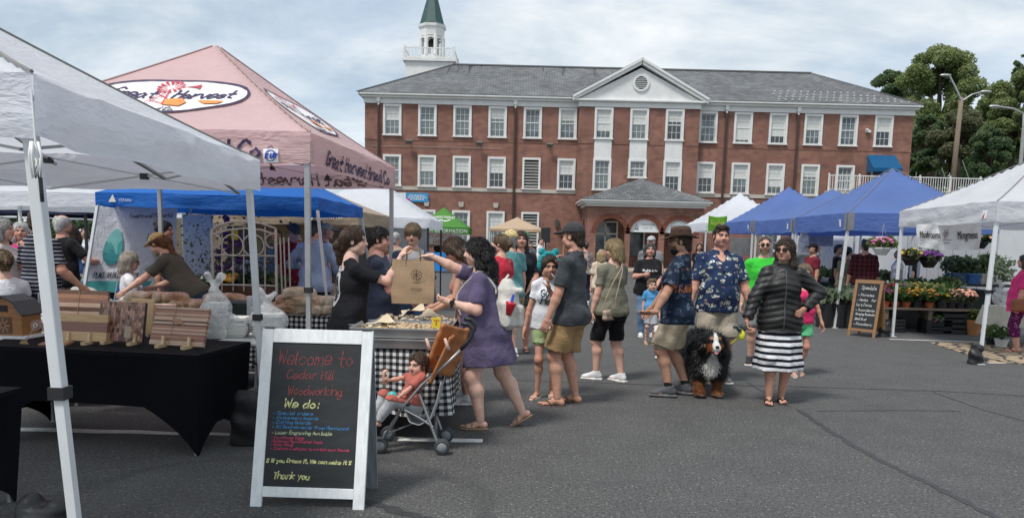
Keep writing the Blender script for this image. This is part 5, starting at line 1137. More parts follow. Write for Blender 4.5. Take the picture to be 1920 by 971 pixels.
 if bottom:
  b=dict(bottom);kind=b.get('kind','shorts');S=SDF(lo,hi,hc);e=b.get('ease',.014);zt=Z(b.get('waist',1.02))-Z(.90);hem=Z(b.get('hem',.5))
  bp=tp[tp[:,0]<zt+.02].copy();bp[:,1]+=e;bp[:,2]+=e;bp=bp[bp[:,0]<zt];bp=np.vstack([bp,[zt,np.interp(zt,tp[:,0],tp[:,1])+e,np.interp(zt,tp[:,0],tp[:,2])+e,np.interp(zt,tp[:,0],tp[:,3])]])
  if kind=='skirt':
   wh=b.get('hemw',.25);z_h=hem-Z(.90);rows=[(z_h,wh,wh*.78,0),(z_h*.5,max(wh*.93,bp[:,1].max()),max(wh*.74,bp[:,2].max()),0)]+[tuple(q_)for q_ in bp if q_[0]>-.06];nf=b.get('folds',7);fa=b.get('fold',.07)
   S.loft(hipc,np.eye(3),rows,.01,fold=lambda th,lz:1+fa*np.clip((.06-lz)/abs(z_h),0,1)*np.sin(nf*th+seed+lz*3)+.4*fa*np.clip(-lz/abs(z_h),0,1)*np.sin((nf*2+1)*th+2))
  else:
   S.loft(hipc,Rt,bp,.02);fr_end=b.get('flare',1.0);ends=[]
   for s_ in(-1,1):S.ell(T(s_*.075*cw,-.06,Z(.88)),np.array([.085,.085,.09])*cw*fl+e,.05)
   for s_,Hp,Kn,An,yw,pt in legs:
    ro,rk,ra_=.086*cw*fl*lm+e*1.3,.056*cw*(1+.2*fat)*lm+e*1.6,.05*cw*lm+e*1.2
    if kind=='shorts':
     f=b.get('len',.8);En=Hp+(Kn-Hp)*f if f<=1 else Kn+(An-Kn)*(f-1);rend=(ro+(rk-ro)*min(f,1))*fr_end
     if f>1:S.cone(Hp,Kn,ro,rk*fr_end,.03);S.cone(Kn,En,rk*fr_end,rk*fr_end*.97,.02,flat=2)
     else:S.cone(Hp,En,ro,rend,.03,flat=2)
     ends.append(En)
    else:
     En=Kn+(An-Kn)*b.get('len',.97);S.cone(Hp,Kn,ro,rk,.03);S.cone(Kn,En,rk,ra_*fr_end,.03,flat=2);ends.append(En)
  S.disp(wr(seed+5,b.get('wr',.010),14,17));x_,y_,z_=S.xyz((slice(None),)*3);zc=hem if kind=='skirt' else min(q_[2]for q_ in ends)
  cover=np.maximum(np.maximum(F_legs-e*.75,(zc-z_).astype(np.float32)),(((x_-hipc[0])*Rt[0,2]+(y_-hipc[1])*Rt[1,2]+(z_-hipc[2])*Rt[2,2])-zt).astype(np.float32));S.f=np.minimum(S.f,cover);F_bot=S.f.copy();o=sdf_obj({'skirt':'skirt','shorts':'shorts','pants':'trousers'}[kind],S,b['mat'],pz);C['bottom']=o
 if top:
  b=dict(top);S=SDF(lo,hi,hc);e=b.get('ease',.016);hem=Z(b.get('hem',.84))-Z(.90);rows=[];lw_=b.get('loose',.02);hw=b.get('hemw')
  for t_,w_,d_,y_ in tp:
   if t_<hem:continue
   k=np.clip((Z(1.30)-Z(.90)-t_)/(Z(1.30)-Z(.90)-hem+1e-6),0,1);w2,d2=w_+e+lw_*k,d_+e+lw_*k
   if hw:w2=max(w2,(1-k)*w2+k*hw);d2=max(d2,(1-k)*d2+k*hw*b.get('hemd',.8))
   rows.append([t_,w2,d2,y_])
  wi,di,yi=(np.interp(hem,tp[:,0],tp[:,j])for j in(1,2,3))
  if hem<tp[0,0]:wi,di,yi=tp[1,1],tp[1,2],0
  rows=[[hem,(max(hw,wi+e+lw_)if hw else wi+e+lw_),(max(hw*b.get('hemd',.8),di+e+lw_)if hw else di+e+lw_),yi]]+rows
  if not b.get('tuck'): # cloth hangs straight from the widest place
   mw=md=0
   for rw_ in reversed(rows):
    if rw_[0]<Z(1.32)-Z(.90):mw=max(mw,rw_[1]*.985);md=max(md,(rw_[2])*.97);rw_[1]=max(rw_[1],mw*b.get('drape',.96));rw_[2]=max(rw_[2],md*b.get('drape',.96))
  rows=np.array(rows);rows=rows[rows[:,0]<=Z(1.47)-Z(.90)]
  _lz=rows[:,0]<Z(1.07)-Z(.90);_bw=(.086*cw*fl+hx)*1.0+.03;rows[_lz,1]=np.maximum(rows[_lz,1],_bw);rows[_lz,2]=np.maximum(rows[_lz,2],.086*cw*fl+.045)
  S.loft(hipc,Rt,rows,.03,fold=(lambda th,lz:1+b.get('fold',.012)*np.clip((.25-lz)/.4,0,1)*np.sin(6*th+seed+2*np.sin(lz*8))))
  for s_ in(-1,1):
   S.cone(T(s_*.045,-.022,Z(1.45)),T(s_*shx*.9,-.008,shz+.012),.034*K+e*.7,.042*K+e*.7,.03)
   if fem or fat>.3:S.ell(T(s_*.07*cw,(.075+.02*bust)*(1+.2*fat),Z(1.25)),np.array([.058,.05+.015*bust,.055])*cw*(1+.15*fat)+e*.8,.05)
  sl_=b.get('sleeve',.62);se=b.get('sl_ease',.009)+e*.35
  for s_,A,E,Wr,fd,pn,cu in arms:
   if sl_<=0:continue
   r0,r1,r2=.049*cw*fl*am+se,.042*cw*fl*am+se,.03*cw*am+se
   S.ell(A,r0*.97,.025)
   if sl_<=1:S.cone(A,A+(E-A)*sl_,r0,(r0+(r1-r0)*sl_)*b.get('sl_flare',1.06),.02,flat=2)
   else:S.cone(A,E,r0,r1,.03);S.cone(E,E+(Wr-E)*(sl_-1),r1,r1+(r2-r1)*(sl_-1),.02,flat=2)
  nk=b.get('neck','crew')
  if nk!='none':S.cone(T(0,-.02,Z(1.40)),T(0,-.005,Z(1.6)),.064*K*(1+.12*fat),.075*K,.004,'s')
  if nk in('scoop','v','open'):S.ell(T(0,.09*(1+.3*fat),Z(1.445)),np.array([.075 if nk=='scoop' else .045,.09,.085 if nk=='scoop' else .09])*K,.006,mode='s')
  S.disp(wr(seed+9,b.get('wr',.012),13,15))
  if b.get('puff'):S.disp(lambda x,y,z:-.010*np.abs(np.sin((z+.25*np.abs(x))*PI/b['puff']))+.004)
  x_,y_,z_=S.xyz((slice(None),)*3);lz_=((x_-hipc[0])*Rt[0,2]+(y_-hipc[1])*Rt[1,2]+(z_-hipc[2])*Rt[2,2]).astype(np.float32);under=F_torso-e*.8
  if F_bot is not None:under=np.minimum(under,F_bot-.007)
  S.f=np.minimum(S.f,np.maximum(np.maximum(under,hem-lz_),lz_-(Z(1.31)-Z(.90))))
  o=sdf_obj(b.get('name','shirt'),S,b['mat'],pz);C['top']=o
  if nk=='polo' or b.get('collar'):
   Cs=SDF(T(0,0,Z(1.44))-.14,T(0,0,Z(1.44))+.14,.007 if lod==0 else .012);c0,c1=T(0,-.02,Z(1.44)),T(0,-.008,Z(1.50));rr=.074*K*(1+.12*fat);Cs.cone(c0,c1,rr+.018,rr+.004,.002,flat=3);Cs.cone(c0-(c1-c0),c1+(c1-c0),rr+.008,rr-.006,.002,'s');Cs.ell(T(0,.1,Z(1.455)),(.026,.07,.06),.003,mode='s');sdf_obj('collar',Cs,b.get('collar_mat',b['mat']),o)
 if shoes:
  for s_,Hp,Kn,An,yw,pt in legs:shoe_obj(shoes[0],An,yw,pt,K*(.95 if fem else 1),s_,shoes[1],pz,hn*.95,shoes[2]if len(shoes)>2 else None)
 if socks is not None:
  for s_,Hp,Kn,An,yw,pt in legs:
   Ss=SDF(An-.16,An+.2,hn*1.2);u_=nrm(Kn-An);Ss.cone(An-u_*.03,An+u_*.07,.041*cw*lm*(1+.12*fat),.041*cw*lm*(1+.12*fat),.01,flat=2);sdf_obj('sock',Ss,socks,pz)
 return C
# ================================================================ cloth patterns
def pat(name,fn,rough=.88,bump=.25,transl=0):
 if name in MATS:return MATS[name]
 t=NT(name);co=t.coords();s=t.n('ShaderNodeSeparateXYZ');t.l(co,s.inputs[0]);c=fn(t,co,*s.outputs);nz=t.noise(co,6,4);c=t.mix(1,c,t.rng(nz.outputs[0],.3,.7,.88,1.12),'MULTIPLY');t.base(c);t.rough(rough);t.b.inputs['Specular IOR Level'].default_value=.2;t.bump(t.math('ADD',t.math('MULTIPLY',t.noise(co,220,3).outputs[0],.06),fold_height(t,co)),.7,.035);MATS[name]=t.m;return t.m
def f_stripe(per,duty,c0,c1,wob=.0,axis=2,ph=0):
 def fn(t,co,x,y,z):
  v=(x,y,z)[axis]
  if wob:v=t.math('ADD',v,t.math('MULTIPLY',t.noise(co,7,2).outputs[0],wob))
  return t.mix(t.math('LESS_THAN',t.math('FRACT',t.math('ADD',t.math('DIVIDE',v,per),ph+50)),duty),c0,c1)
 return fn
def f_floral(base,cols,scale,thr):
 def fn(t,co,x,y,z):
  c=base
  for k,(cl,sc_,th)in enumerate(zip(cols,scale,thr)):
   v=t.n('ShaderNodeTexVoronoi');v.inputs['Scale'].default_value=sc_;nzz=t.noise(t.mapping(co,loc=(k*3.1,k,0)),sc_*1.6,3);mm=t.n('ShaderNodeVectorMath',operation='MULTIPLY_ADD');t.l(nzz.outputs['Color'],mm.inputs[0]);mm.inputs[1].default_value=(.085,)*3;t.l(t.mapping(co,loc=(k*1.7,k*.6,k*.9),scale=(1,1,1.5)),mm.inputs[2]);t.l(mm.outputs[0],v.inputs[0])
   gate=t.n('ShaderNodeSeparateColor');t.l(v.outputs['Color'],gate.inputs[0]);f=t.math('MULTIPLY',t.math('LESS_THAN',v.outputs['Distance'],th),t.math('GREATER_THAN',gate.outputs[0],.35));f=t.math('MULTIPLY',f,t.math('GREATER_THAN',t.noise(co,sc_*5,2).outputs[0],.44));c=t.mix(f,c,cl)
  return c
 return fn
def f_guitar(t,co,x,y,z):
 c=f_floral((.012,.022,.045),[(.09,.12,.16),(.05,.075,.11)],[11,17],[.34,.3])(t,co,x,y,z)
 nz=t.noise(t.mapping(co,scale=(1,1,.25)),42,3)
 for z0,z1 in((1.12,1.22),(1.355,1.385)):
  band=t.math('MULTIPLY',t.rng(z,z0,z0+.015,0,1),t.rng(z,z1-.04,z1,1,0));c=t.mix(t.math('MULTIPLY',band,t.math('GREATER_THAN',nz.outputs[0],.5)),c,(.55,.17,.045))
 return c
def f_print(t,co,x,y,z):
 nz=t.noise(co,30,3)
 d=t.math('POWER',t.math('ADD',t.math('POWER',t.math('DIVIDE',x,.065),2),t.math('POWER',t.math('DIVIDE',t.math('SUBTRACT',z,1.17),.13),2)),.5)
 ring=t.math('LESS_THAN',t.math('ABSOLUTE',t.math('SUBTRACT',d,1.0)),.14);inner=t.math('MULTIPLY',t.math('LESS_THAN',d,.75),t.math('GREATER_THAN',nz.outputs[0],.54));head_=t.math('MULTIPLY',t.math('MULTIPLY',t.math('LESS_THAN',t.math('ABSOLUTE',x),.06),t.math('LESS_THAN',t.math('ABSOLUTE',t.math('SUBTRACT',z,1.345)),.022)),t.math('GREATER_THAN',nz.outputs[0],.42))
 f=t.math('MULTIPLY',t.math('MAXIMUM',t.math('MAXIMUM',ring,inner),head_),t.math('LESS_THAN',y,-.03));return t.mix(f,(.012,.012,.015),(.42,.42,.42))
def f_plaid(t,co,x,y,z):
 a=t.math('LESS_THAN',t.math('FRACT',t.math('ADD',t.math('DIVIDE',x,.09),20)),.5);b=t.math('LESS_THAN',t.math('FRACT',t.math('DIVIDE',z,.09)),.5);return t.mix(t.math('MULTIPLY',t.math('ADD',a,b),.5),(.11,.018,.022),(.012,.01,.014))
def f_gingham(per):
 def fn(t,co,x,y,z):
  u=t.n('ShaderNodeTexCoord').outputs['UV'];s=t.n('ShaderNodeSeparateXYZ');t.l(u,s.inputs[0])
  a=t.math('LESS_THAN',t.math('FRACT',t.math('DIVIDE',s.outputs[0],per)),.5);b=t.math('LESS_THAN',t.math('FRACT',t.math('DIVIDE',s.outputs[1],per)),.5);return t.ramp(t.math('MULTIPLY',t.math('ADD',a,b),.5),(0,(.72,.72,.70)),(.5,(.15,.15,.155)),(1,(.012,.012,.014)))
 return fn
def w2l(pos,face,w):
 f=math.radians(face);dx,dy=w[0]-pos[0],w[1]-pos[1];return(dx*math.cos(f)-dy*math.sin(f),dx*math.sin(f)+dy*math.cos(f),w[2])
def decal(o,lines,wd,fn2,axis,mt,name='lettering',seed=0):
 """paint line work onto the cloth object o; fn2 maps text (x,y) to local (x,z); axis=+1 front, -1 back"""
 from mathutils.bvhtree import BVHTree
 bv=BVHTree.FromObject(o,bpy.context.evaluated_depsgraph_get());m=MB()
 def fn(x,y):
  a,b=fn2(x,y);h=bv.ray_cast(Vector((a,axis*1.0,b)),Vector((0,-axis,0)))[0];return(a,(h.y if h else 0)+axis*.004,b)
 ribbons(lines,wd,fn,m,seed);return m.build(name,mt,o)
fb=fabric;BLACKF=fb('black_cloth',(.014,.014,.016));WSHOE=M('white_sneaker',(.68,.68,.68),.55);NAVY=fb('navy_cloth',(.03,.035,.055));DENIM=fb('denim',(.045,.08,.15),var=.3,vs=9);KHAKI=fb('khaki_cloth',(.42,.345,.245));TANSH=fb('tan_shorts_cloth',(.32,.21,.10));LEATH=M('brown_sandal',(.13,.09,.065),.7);CORK=M('cork_sole',(.32,.22,.14),.85);BLKR=M('black_rubber_sandal',(.015,.015,.016),.6);WHTEE=fb('white_tee',(.70,.72,.76));GREY=fb('heather_grey',(.2,.2,.21))
REST=lambda**k:dict(k)
# ---------------------------------------------------------------- the people in front
PW=(-.22,6.38)
pw=person('woman in purple tunic and white backpack reaching for the paper bag',PW,-86,1.63,0,'pale','f',fat=.95,belly=.5,bust=1.0,seed=3,lean=.13,head=(0,4),hair=('wavy','black'),
 R=dict(t=w2l(PW,-86,D(806,479,6.45)),abs=1,pole=(.3,-.1,-1),palm=(0,0,-1),fdir=(0,1,-.1),curl=.8),L=dict(t=w2l(PW,-86,D(842,566,6.12)),abs=1,pole=(-.25,-.8,-.9),fdir=(.25,1,.25),palm=(.7,0,.5),curl=.5),
 LF=dict(a=(-.11,.03,.088),yaw=-6),RF=dict(a=(.10,-.34,.135),yaw=10,pitch=34,pole=(.05,1,0)),bottom=dict(mat=BLACKF,len=.62,ease=.008),top=dict(mat=fb('purple_tunic',(.105,.085,.155),var=.15),sleeve=.85,hem=.60,hemw=.26,hemd=.92,neck='v',fold=.035,loose=.03,sl_flare=1.1,wr=.011),shoes=('sandal',M('taupe_suede',(.33,.25,.18),.9),CORK),glasses=None)
GW=(-1.42,6.45)
gw=person('young woman in black printed tee handing over the paper bag',GW,62,1.69,0,'pale','f',fat=.05,seed=4,head=(28,0),hair=('pony','brown'),lean=.06,
 R=dict(t=w2l(GW,62,D(752,481,6.42)),abs=1,pole=(.2,-.2,-1),palm=(0,.2,-1),curl=.8),L=dict(t=(-.26,.1,.82)),bottom=dict(mat=BLACKF,kind='pants'),top=dict(mat=pat('black_print_tee',f_print),sleeve=.72,hem=.72,loose=.035,ease=.02,hemw=.2),shoes=('sneaker',BLKR),lipc=(.55,.22,.2))
person('woman in navy tee standing behind the trays',(-1.36,7.55),82,1.71,0,'ruddy','f',fat=.85,belly=.5,seed=5,hair=('curly','black'),head=(8,10),R=dict(t=(.1,.34,1.02),pole=(.5,-.6,-1)),L=dict(t=(-.1,.36,1.05)),bottom=dict(mat=NAVY,kind='pants'),top=dict(mat=fb('navy_tee',(.035,.042,.07)),sleeve=.8,hem=.7,loose=.05),shoes=('sneaker',BLKR))
tb=person('blond teenage boy in grey shirt with blue sleeves behind the bag',(-1.2,8.9),180,1.78,0,'fair','m',fat=-.15,seed=6,hair=('mop','dirty'),head=(0,8),R=dict(t=(.16,.22,1.02)),L=dict(t=(-.16,.22,1.02)),bottom=dict(mat=DENIM,kind='pants'),top=dict(mat=pat('raglan_shirt',lambda t,co,x,y,z:t.mix(t.math('GREATER_THAN',t.math('ABSOLUTE',x),.135),(.36,.36,.37),(.06,.09,.15))),sleeve=.9,hem=.84),shoes=('sneaker',WSHOE))
person('brown haired customer in rose tank bending over the trays',(-.42,7.35),-85,1.66,0,'tan','f',fat=.1,seed=7,head=(0,34),lean=.16,hunch=.05,hair=('shoulder','brown'),L=dict(t=(-.18,.35,.98)),R=dict(t=(.12,.4,1.0)),bottom=dict(mat=DENIM,kind='shorts',len=.6),top=dict(mat=fb('rose_tank',(.42,.22,.17)),sleeve=0,hem=.86,neck='scoop'),shoes=('sneaker',WSHOE))
person('woman in red tee with blond hair in a bun',(-.17,9.6),-52,1.69,0,'fair','f',fat=.45,seed=8,hair=('bun','dirty'),head=(-20,0),bottom=dict(mat=BLACKF,len=.7),top=dict(mat=fb('coral_red_tee',(.56,.035,.06)),sleeve=.6,hem=.84,loose=.03),shoes=('flip',BLKR))
person('man in teal tee and yellow patterned cap behind the red tee',(-.05,10.5),-40,1.76,1,'fair','m',fat=.4,seed=9,hair=('short','grey'),hat=('cap',pat('camo_cap',f_floral((.55,.42,.14),[(.7,.66,.55),(.35,.18,.05)],[22,30],[.5,.4]))),bottom=dict(mat=KHAKI,len=.85),top=dict(mat=fb('teal_tee',(.13,.32,.33)),sleeve=.65,hem=.84),shoes=('sneaker',WSHOE))
person('woman in black top and green shorts facing the camera',(.10,11.0),178,1.76,0,'ruddy','f',fat=.62,bust=.6,seed=10,hair=('long','brown'),head=(-4,0),R=dict(t=(.2,.14,.9)),L=dict(t=(-.12,.2,.93),pole=(-.9,-.6,-.2)),bottom=dict(mat=fb('sage_shorts',(.075,.12,.095)),len=.52,flare=1.1),top=dict(mat=fb('black_scoop_top',(.012,.013,.018)),sleeve=.78,hem=.86,neck='scoop',loose=.03),shoes=('sandal',BLKR))
GP=(.36,7.72)
gp=person('girl with teal headband, white tee and pale green shorts',GP,172,1.47,0,'tan','f',child=.7,fat=.0,seed=11,head=(-6,4),hair=('pony','dark'),hat=('headband',fb('teal_terry',(.03,.30,.32),bump=.8,bs=60)),R=dict(t=(.30,.06,.80),curl=.4),L=dict(t=w2l(GP,172,D(1029,540,7.52)),abs=1,pole=(-.5,-.2,-1),palm=(.6,-.3,0),fdir=(.2,.1,1),curl=.75),
 RF=dict(a=(.11,.06,.085),yaw=35),LF=dict(a=(-.09,-.03,.085),yaw=4),bottom=dict(mat=fb('mint_shorts',(.36,.47,.24)),len=.55,flare=1.12),top=dict(mat=WHTEE,sleeve=.55,hem=.86,loose=.035,wr=.008),shoes=('slide',M('cream_slide',(.62,.53,.44),.6)))
s_,wd=strokes('GOOD',.06,5,.2);s2,w2=strokes('Half',.07,6,.2);decal(gp['top'],[q*[-1,1]+[wd/2+.01,1.07]for q in s_]+[q*[-1,1]+[w2/2,.985]for q in s2],.011,lambda x,y:(x,y),1,M('tee_print_teal',(.015,.05,.06),.8))
m=MB();c0=gp['hd'](np.array([0,.1,-.052])*gp['hs']);m.tube([c0,c0+np.array([-.02,.05,-.03])],.003,5);m.build('lollipop_stick',WHITE,gp['pz'])
MP=(.58,7.36)
mp_=person('man in charcoal polo, khaki shorts and dark cap seen from behind',MP,-66,1.79,0,'tan','m',fat=.28,seed=12,head=(6,6),hair=('short','dark'),hat=('cap',fb('charcoal_cap',(.045,.047,.052))),glasses='sun',L=dict(t=(-.30,.14,.80),curl=.6),R=dict(t=w2l(MP,-66,D(1060,500,7.62)),abs=1,pole=(.5,-.2,-1),fdir=(-.2,.3,1),palm=(-1,.3,0),curl=.85),
 LF=dict(a=(-.12,.07,.085),yaw=-14),RF=dict(a=(.12,-.03,.085),yaw=8),bottom=dict(mat=TANSH,len=.86,flare=1.34,ease=.02,wr=.010),top=dict(mat=fb('charcoal_polo',(.052,.058,.064),var=.16),neck='polo',sleeve=.78,hem=.80,loose=.03,sl_flare=1.1,wr=.010),shoes=('flip',LEATH,M('flip_sole',(.10,.08,.07),.8)))
sk_=root('skewer','thin wooden stick held up by the charcoal polo man','stick',D(1056,484,7.66));MB().tube([(-.005,0,-.06),(.004,.0,.26)],.004,6).build('stick',M('stick_wood',(.5,.36,.2),.8),sk_)
BW=(1.16,8.75)
bw=person('blonde woman in olive tee with beige shoulder purse',BW,-34,1.66,0,'fair','f',fat=.42,seed=13,head=(-52,12),hair=('bob','blond'),glasses='clear',L=dict(t=(-.27,.06,.80),curl=.5),R=dict(t=(.25,.18,.82)),LF=dict(a=(-.10,.13,.088),yaw=-40),RF=dict(a=(.10,-.12,.085),yaw=-8),bottom=dict(mat=BLACKF,len=.92,ease=.016),top=dict(mat=fb('olive_tee',(.185,.18,.135)),sleeve=.66,hem=.83,loose=.035),shoes=('sneaker',WSHOE))
FP=(1.76,7.95)
fp=person('bearded man in brown hat and navy guitar print shirt',FP,-72,1.77,0,'olive','m',fat=.38,belly=.35,seed=14,head=(-12,4),hair=('short','dark'),hat=('fedora',fb('brown_felt',(.075,.045,.032)),fb('hat_ribbon',(.03,.018,.014))),glasses='clear',stubble=.9,L=dict(t=w2l(FP,-72,D(1226,588,7.62)),abs=1,pole=(-.4,-.8,-.6),fdir=(.1,1,-.15),palm=(.5,0,.8),curl=.15),R=dict(t=(.18,.3,.9)),
 LF=dict(a=(-.11,.04,.10),yaw=-8),RF=dict(a=(.11,-.12,.10),yaw=10),bottom=dict(mat=KHAKI,len=.90,flare=1.3,ease=.02),top=dict(mat=pat('guitar_shirt',f_guitar),sleeve=.80,hem=.78,collar=True,loose=.035,sl_flare=1.12),shoes=('sneaker',M('grey_sneaker',(.09,.095,.105),.8,bump=.5,bs=200),M('grey_sole',(.12,.12,.125),.8)),socks=BLACKF)
bS=SDF(np.array([-.09,-.02,-.17])*fp['hs'],np.array([.09,.14,.02])*fp['hs'],.006);bS.ell((0,.042,-.08),(.064,.06,.05),.02);bS.cone((0,.07,-.09),(0,.068,-.125),.03,.016,.02);bS.ell((0,.125,-.045),(.04,.06,.03),.01,mode='s');bS.ell((0,.05,-.02),(.056,.07,.05),.01,mode='s');bS.disp(wr(4,.004,120,90));fp['head_obj']('beard',bS,hm('black'))
FL=(2.44,8.9)
fl_=person('broad man in navy fish print shirt facing the camera',FL,178,1.85,0,'ruddy','m',fat=.72,belly=.7,seed=15,head=(-2,2),hair=('short','dark'),stubble=.15,R=dict(t=(.34,.06,.80)),L=dict(t=(-.36,.10,.84)),bottom=dict(mat=fb('stone_shorts',(.40,.35,.28)),len=.95,flare=1.2,ease=.02),top=dict(mat=pat('fish_print_shirt',f_floral((.022,.04,.10),[(.62,.62,.56),(.30,.36,.26),(.55,.33,.18)],[9.5,12.5,14],[.36,.27,.2])),sleeve=.85,hem=.80,collar=True,neck='open',loose=.03,sl_flare=1.1),shoes=('sneaker',GREY))
m=MB()
for s_ in(-1,1):m.ball((s_*.0,.21,1.30+s_*.026),(.016,.012,.024),10,6)
m.tube([(0,.2,1.36),(0,.215,1.30),(0,.21,1.25)],.004,5);m.build('hanging_sunglasses',LENS,fl_['pz'])
GM=D(1432,500,10.3)[:2]
person('man in bright green tee and sunglasses behind the jacket woman',GM,196,1.76,0,'fair','m',fat=.2,seed=16,hair=('buzz','dark'),glasses='sun',stubble=.75,bottom=dict(mat=GREY,len=.9),top=dict(mat=fb('lime_green_tee',(.05,.52,.05)),sleeve=.7,hem=.82),shoes=('sneaker',BLKR))
JW=(2.78,7.72)
jk=person('woman in black quilted jacket and striped skirt holding the leash',JW,186,1.70,0,'tan','f',fat=.28,seed=17,head=(34,2),hair=('long','dark'),glasses='sun',R=dict(t=w2l(JW,186,D(1394,612,7.62)),abs=1,pole=(.6,-.6,-.1),fdir=(-.1,.2,-1),palm=(-1,0,0),curl=.85),L=dict(t=(-.215,.10,1.03),pole=(-1,-.15,-.2),fdir=(.5,.55,-.3),palm=(.6,-.8,0),curl=.35),
 RF=dict(a=(.075,.05,.085),yaw=12),LF=dict(a=(-.075,-.05,.085),yaw=2),bottom=dict(kind='skirt',mat=pat('striped_skirt',f_stripe(.066,.46,(.70,.70,.72),(.012,.013,.022),.012),bump=.15),hem=.36,hemw=.245,folds=6,fold=.06),top=dict(name='quilted_jacket',mat=M('black_nylon',(.016,.0155,.0155),.46,bump=.35,bs=70,spec=.4),sleeve=1.93,hem=.78,ease=.034,neck='none',loose=.02,sl_ease=.016,puff=.062,wr=.006,drape=.92),shoes=('flip',BLKR))
zS=SDF(jk['T'](-.12,-.14,1.38),jk['T'](.12,.16,1.53),.008);zS.cone(jk['T'](0,-.02,1.37),jk['T'](0,-.005,1.475),.098,.082,.01,flat=2);zS.cone(jk['T'](0,-.02,1.36),jk['T'](0,.0,1.6),.066,.072,.004,'s');zS.disp(wr(2,.005,60,70));sdf_obj('jacket_collar',zS,MATS['black_nylon'],jk['pz'])
decal(jk['top'],[np.array([(0,.72+.06*k)for k in range(12)])],.012,lambda x,y:(x+.0,y),1,M('zip_metal',(.06,.06,.06),.4),'zip')
PG=(3.66,9.42)
person('girl in pink top and mint shorts half behind the jacket woman',PG,182,1.40,0,'tan','f',child=.7,seed=18,hair=('pony','dirty'),head=(4,0),L=dict(t=(-.34,.03,.78),curl=.35),R=dict(t=(.27,.05,.80)),RF=dict(a=(.08,.06,.085),yaw=10),LF=dict(a=(-.08,-.12,.10),yaw=0,pitch=12),bottom=dict(mat=fb('bright_mint',(.13,.50,.24)),len=.6,flare=1.12),top=dict(mat=fb('hot_pink_top',(.62,.035,.13)),sleeve=.0,hem=.84,neck='scoop'),shoes=('sandal',M('pale_sandal',(.5,.5,.48),.7)))
BC=(2.26,12.2)
person('small boy in sky blue tee standing past the bearded man',BC,172,1.06,0,'fair','m',child=1.,seed=19,hair=('short','dirty'),bottom=dict(mat=fb('light_grey_shorts',(.42,.43,.45)),len=.85,flare=1.2),top=dict(mat=fb('sky_blue_tee',(.09,.30,.56)),sleeve=.6,hem=.82),shoes=('sandal',M('child_sandal',(.3,.2,.08),.7)))
p_=D(1217,500,13.2);bt=person('heavy set woman in black lettered tee holding a cup',p_[:2],180,1.64,1,'ruddy','f',fat=1.0,belly=.6,seed=20,hair=('bob','salt'),R=dict(t=(.14,.30,1.18),pole=(.8,-.4,-1),curl=.7),L=dict(t=(-.12,.3,1.0)),bottom=dict(mat=fb('light_denim',(.14,.22,.34)),kind='pants'),top=dict(mat=BLACKF,sleeve=.8,hem=.8,loose=.05),shoes=('sneaker',WSHOE))
s_,wd=strokes('Virginia is for',.035,5);decal(bt['top'],[q*[-.26/wd,1]+[.14,1.16]for q in s_],.009,lambda x,y:(x,y),1,WHITE)
p_=D(1219,500,16.5);person('man in grey tee and pale cap behind the black tee woman',p_[:2],200,1.80,2,'ruddy','m',fat=.5,seed=21,hair=('short','grey'),hat=('cap',fb('pale_cap',(.4,.4,.42))),bottom=dict(mat=KHAKI),top=dict(mat=GREY),shoes=('sneaker',WSHOE))
# ---------------------------------------------------------------- left side
person('man in navy polo with thin white stripes seen from behind',(-5.28,8.35),20,1.84,1,'tan','m',fat=.6,seed=22,hair=('buzz','dark'),L=dict(t=(-.3,.3,1.05),pole=(-.8,-.6,-.6)),R=dict(t=(.32,.2,.95)),bottom=dict(mat=KHAKI),top=dict(mat=pat('striped_polo',f_stripe(.042,.16,(.018,.022,.042),(.5,.5,.5))),collar=True,sleeve=.8,hem=.82,loose=.04),shoes=('sneaker',WSHOE))
person('laughing woman in hot pink top',(-6.50,9.9),150,1.70,1,'ruddy','f',fat=.6,seed=23,hair=('bob','white'),L=dict(t=(-.1,.3,1.05)),R=dict(t=(.1,.3,1.05)),bottom=dict(mat=DENIM,kind='pants'),top=dict(mat=fb('magenta_top',(.58,.03,.19)),sleeve=1.5,hem=.8),shoes=('sneaker',WSHOE))
person('woman in pale tee and jeans at the picture edge',(-5.78,8.5),80,1.72,1,'fair','f',fat=.6,seed=24,hair=('bob','grey'),R=dict(t=(.2,.25,.95)),bottom=dict(mat=DENIM,kind='pants'),top=dict(mat=fb('blush_tee',(.62,.54,.53)),sleeve=.6,hem=.86),shoes=('sneaker',WSHOE))
person('balding man in black tee and patterned shorts',(-6.12,10.2),25,1.82,1,'ruddy','m',fat=.3,seed=25,hair=('bald','white'),R=dict(t=(.3,.35,1.15),pole=(.8,-.5,-.8)),bottom=dict(mat=pat('tropical_shorts',f_floral((.4,.3,.28),[(.16,.03,.04),(.6,.55,.5)],[20,26],[.5,.4])),len=.95,flare=1.2),top=dict(mat=BLACKF,sleeve=.75,hem=.82),shoes=('sneaker',WSHOE))
person('woman in blue denim shirt and sunglasses',(-7.08,12.0),205,1.70,1,'fair','f',fat=.35,seed=26,hair=('shoulder','brown'),glasses='sun',head=(30,0),L=dict(t=(-.05,.32,1.05)),R=dict(t=(.25,.1,.82)),bottom=dict(mat=DENIM,kind='pants'),top=dict(mat=fb('chambray',(.10,.20,.42)),sleeve=1.7,hem=.84,collar=True),shoes=('sneaker',WSHOE))
person('seated woman with messy light brown topknot in white top',(-5.42,7.95),-40,1.68,1,'pale','f',fat=.3,seed=27,hair=('mess','dirty'),hip=(0,0,.56),RF=dict(a=(.12,.40,.085)),LF=dict(a=(-.12,.40,.085)),R=dict(t=(.2,.3,.72)),L=dict(t=(-.2,.3,.72)),bottom=dict(mat=DENIM,kind='pants'),top=dict(mat=WHTEE,sleeve=.5,hem=.86,neck='scoop'),shoes=('sneaker',WSHOE))
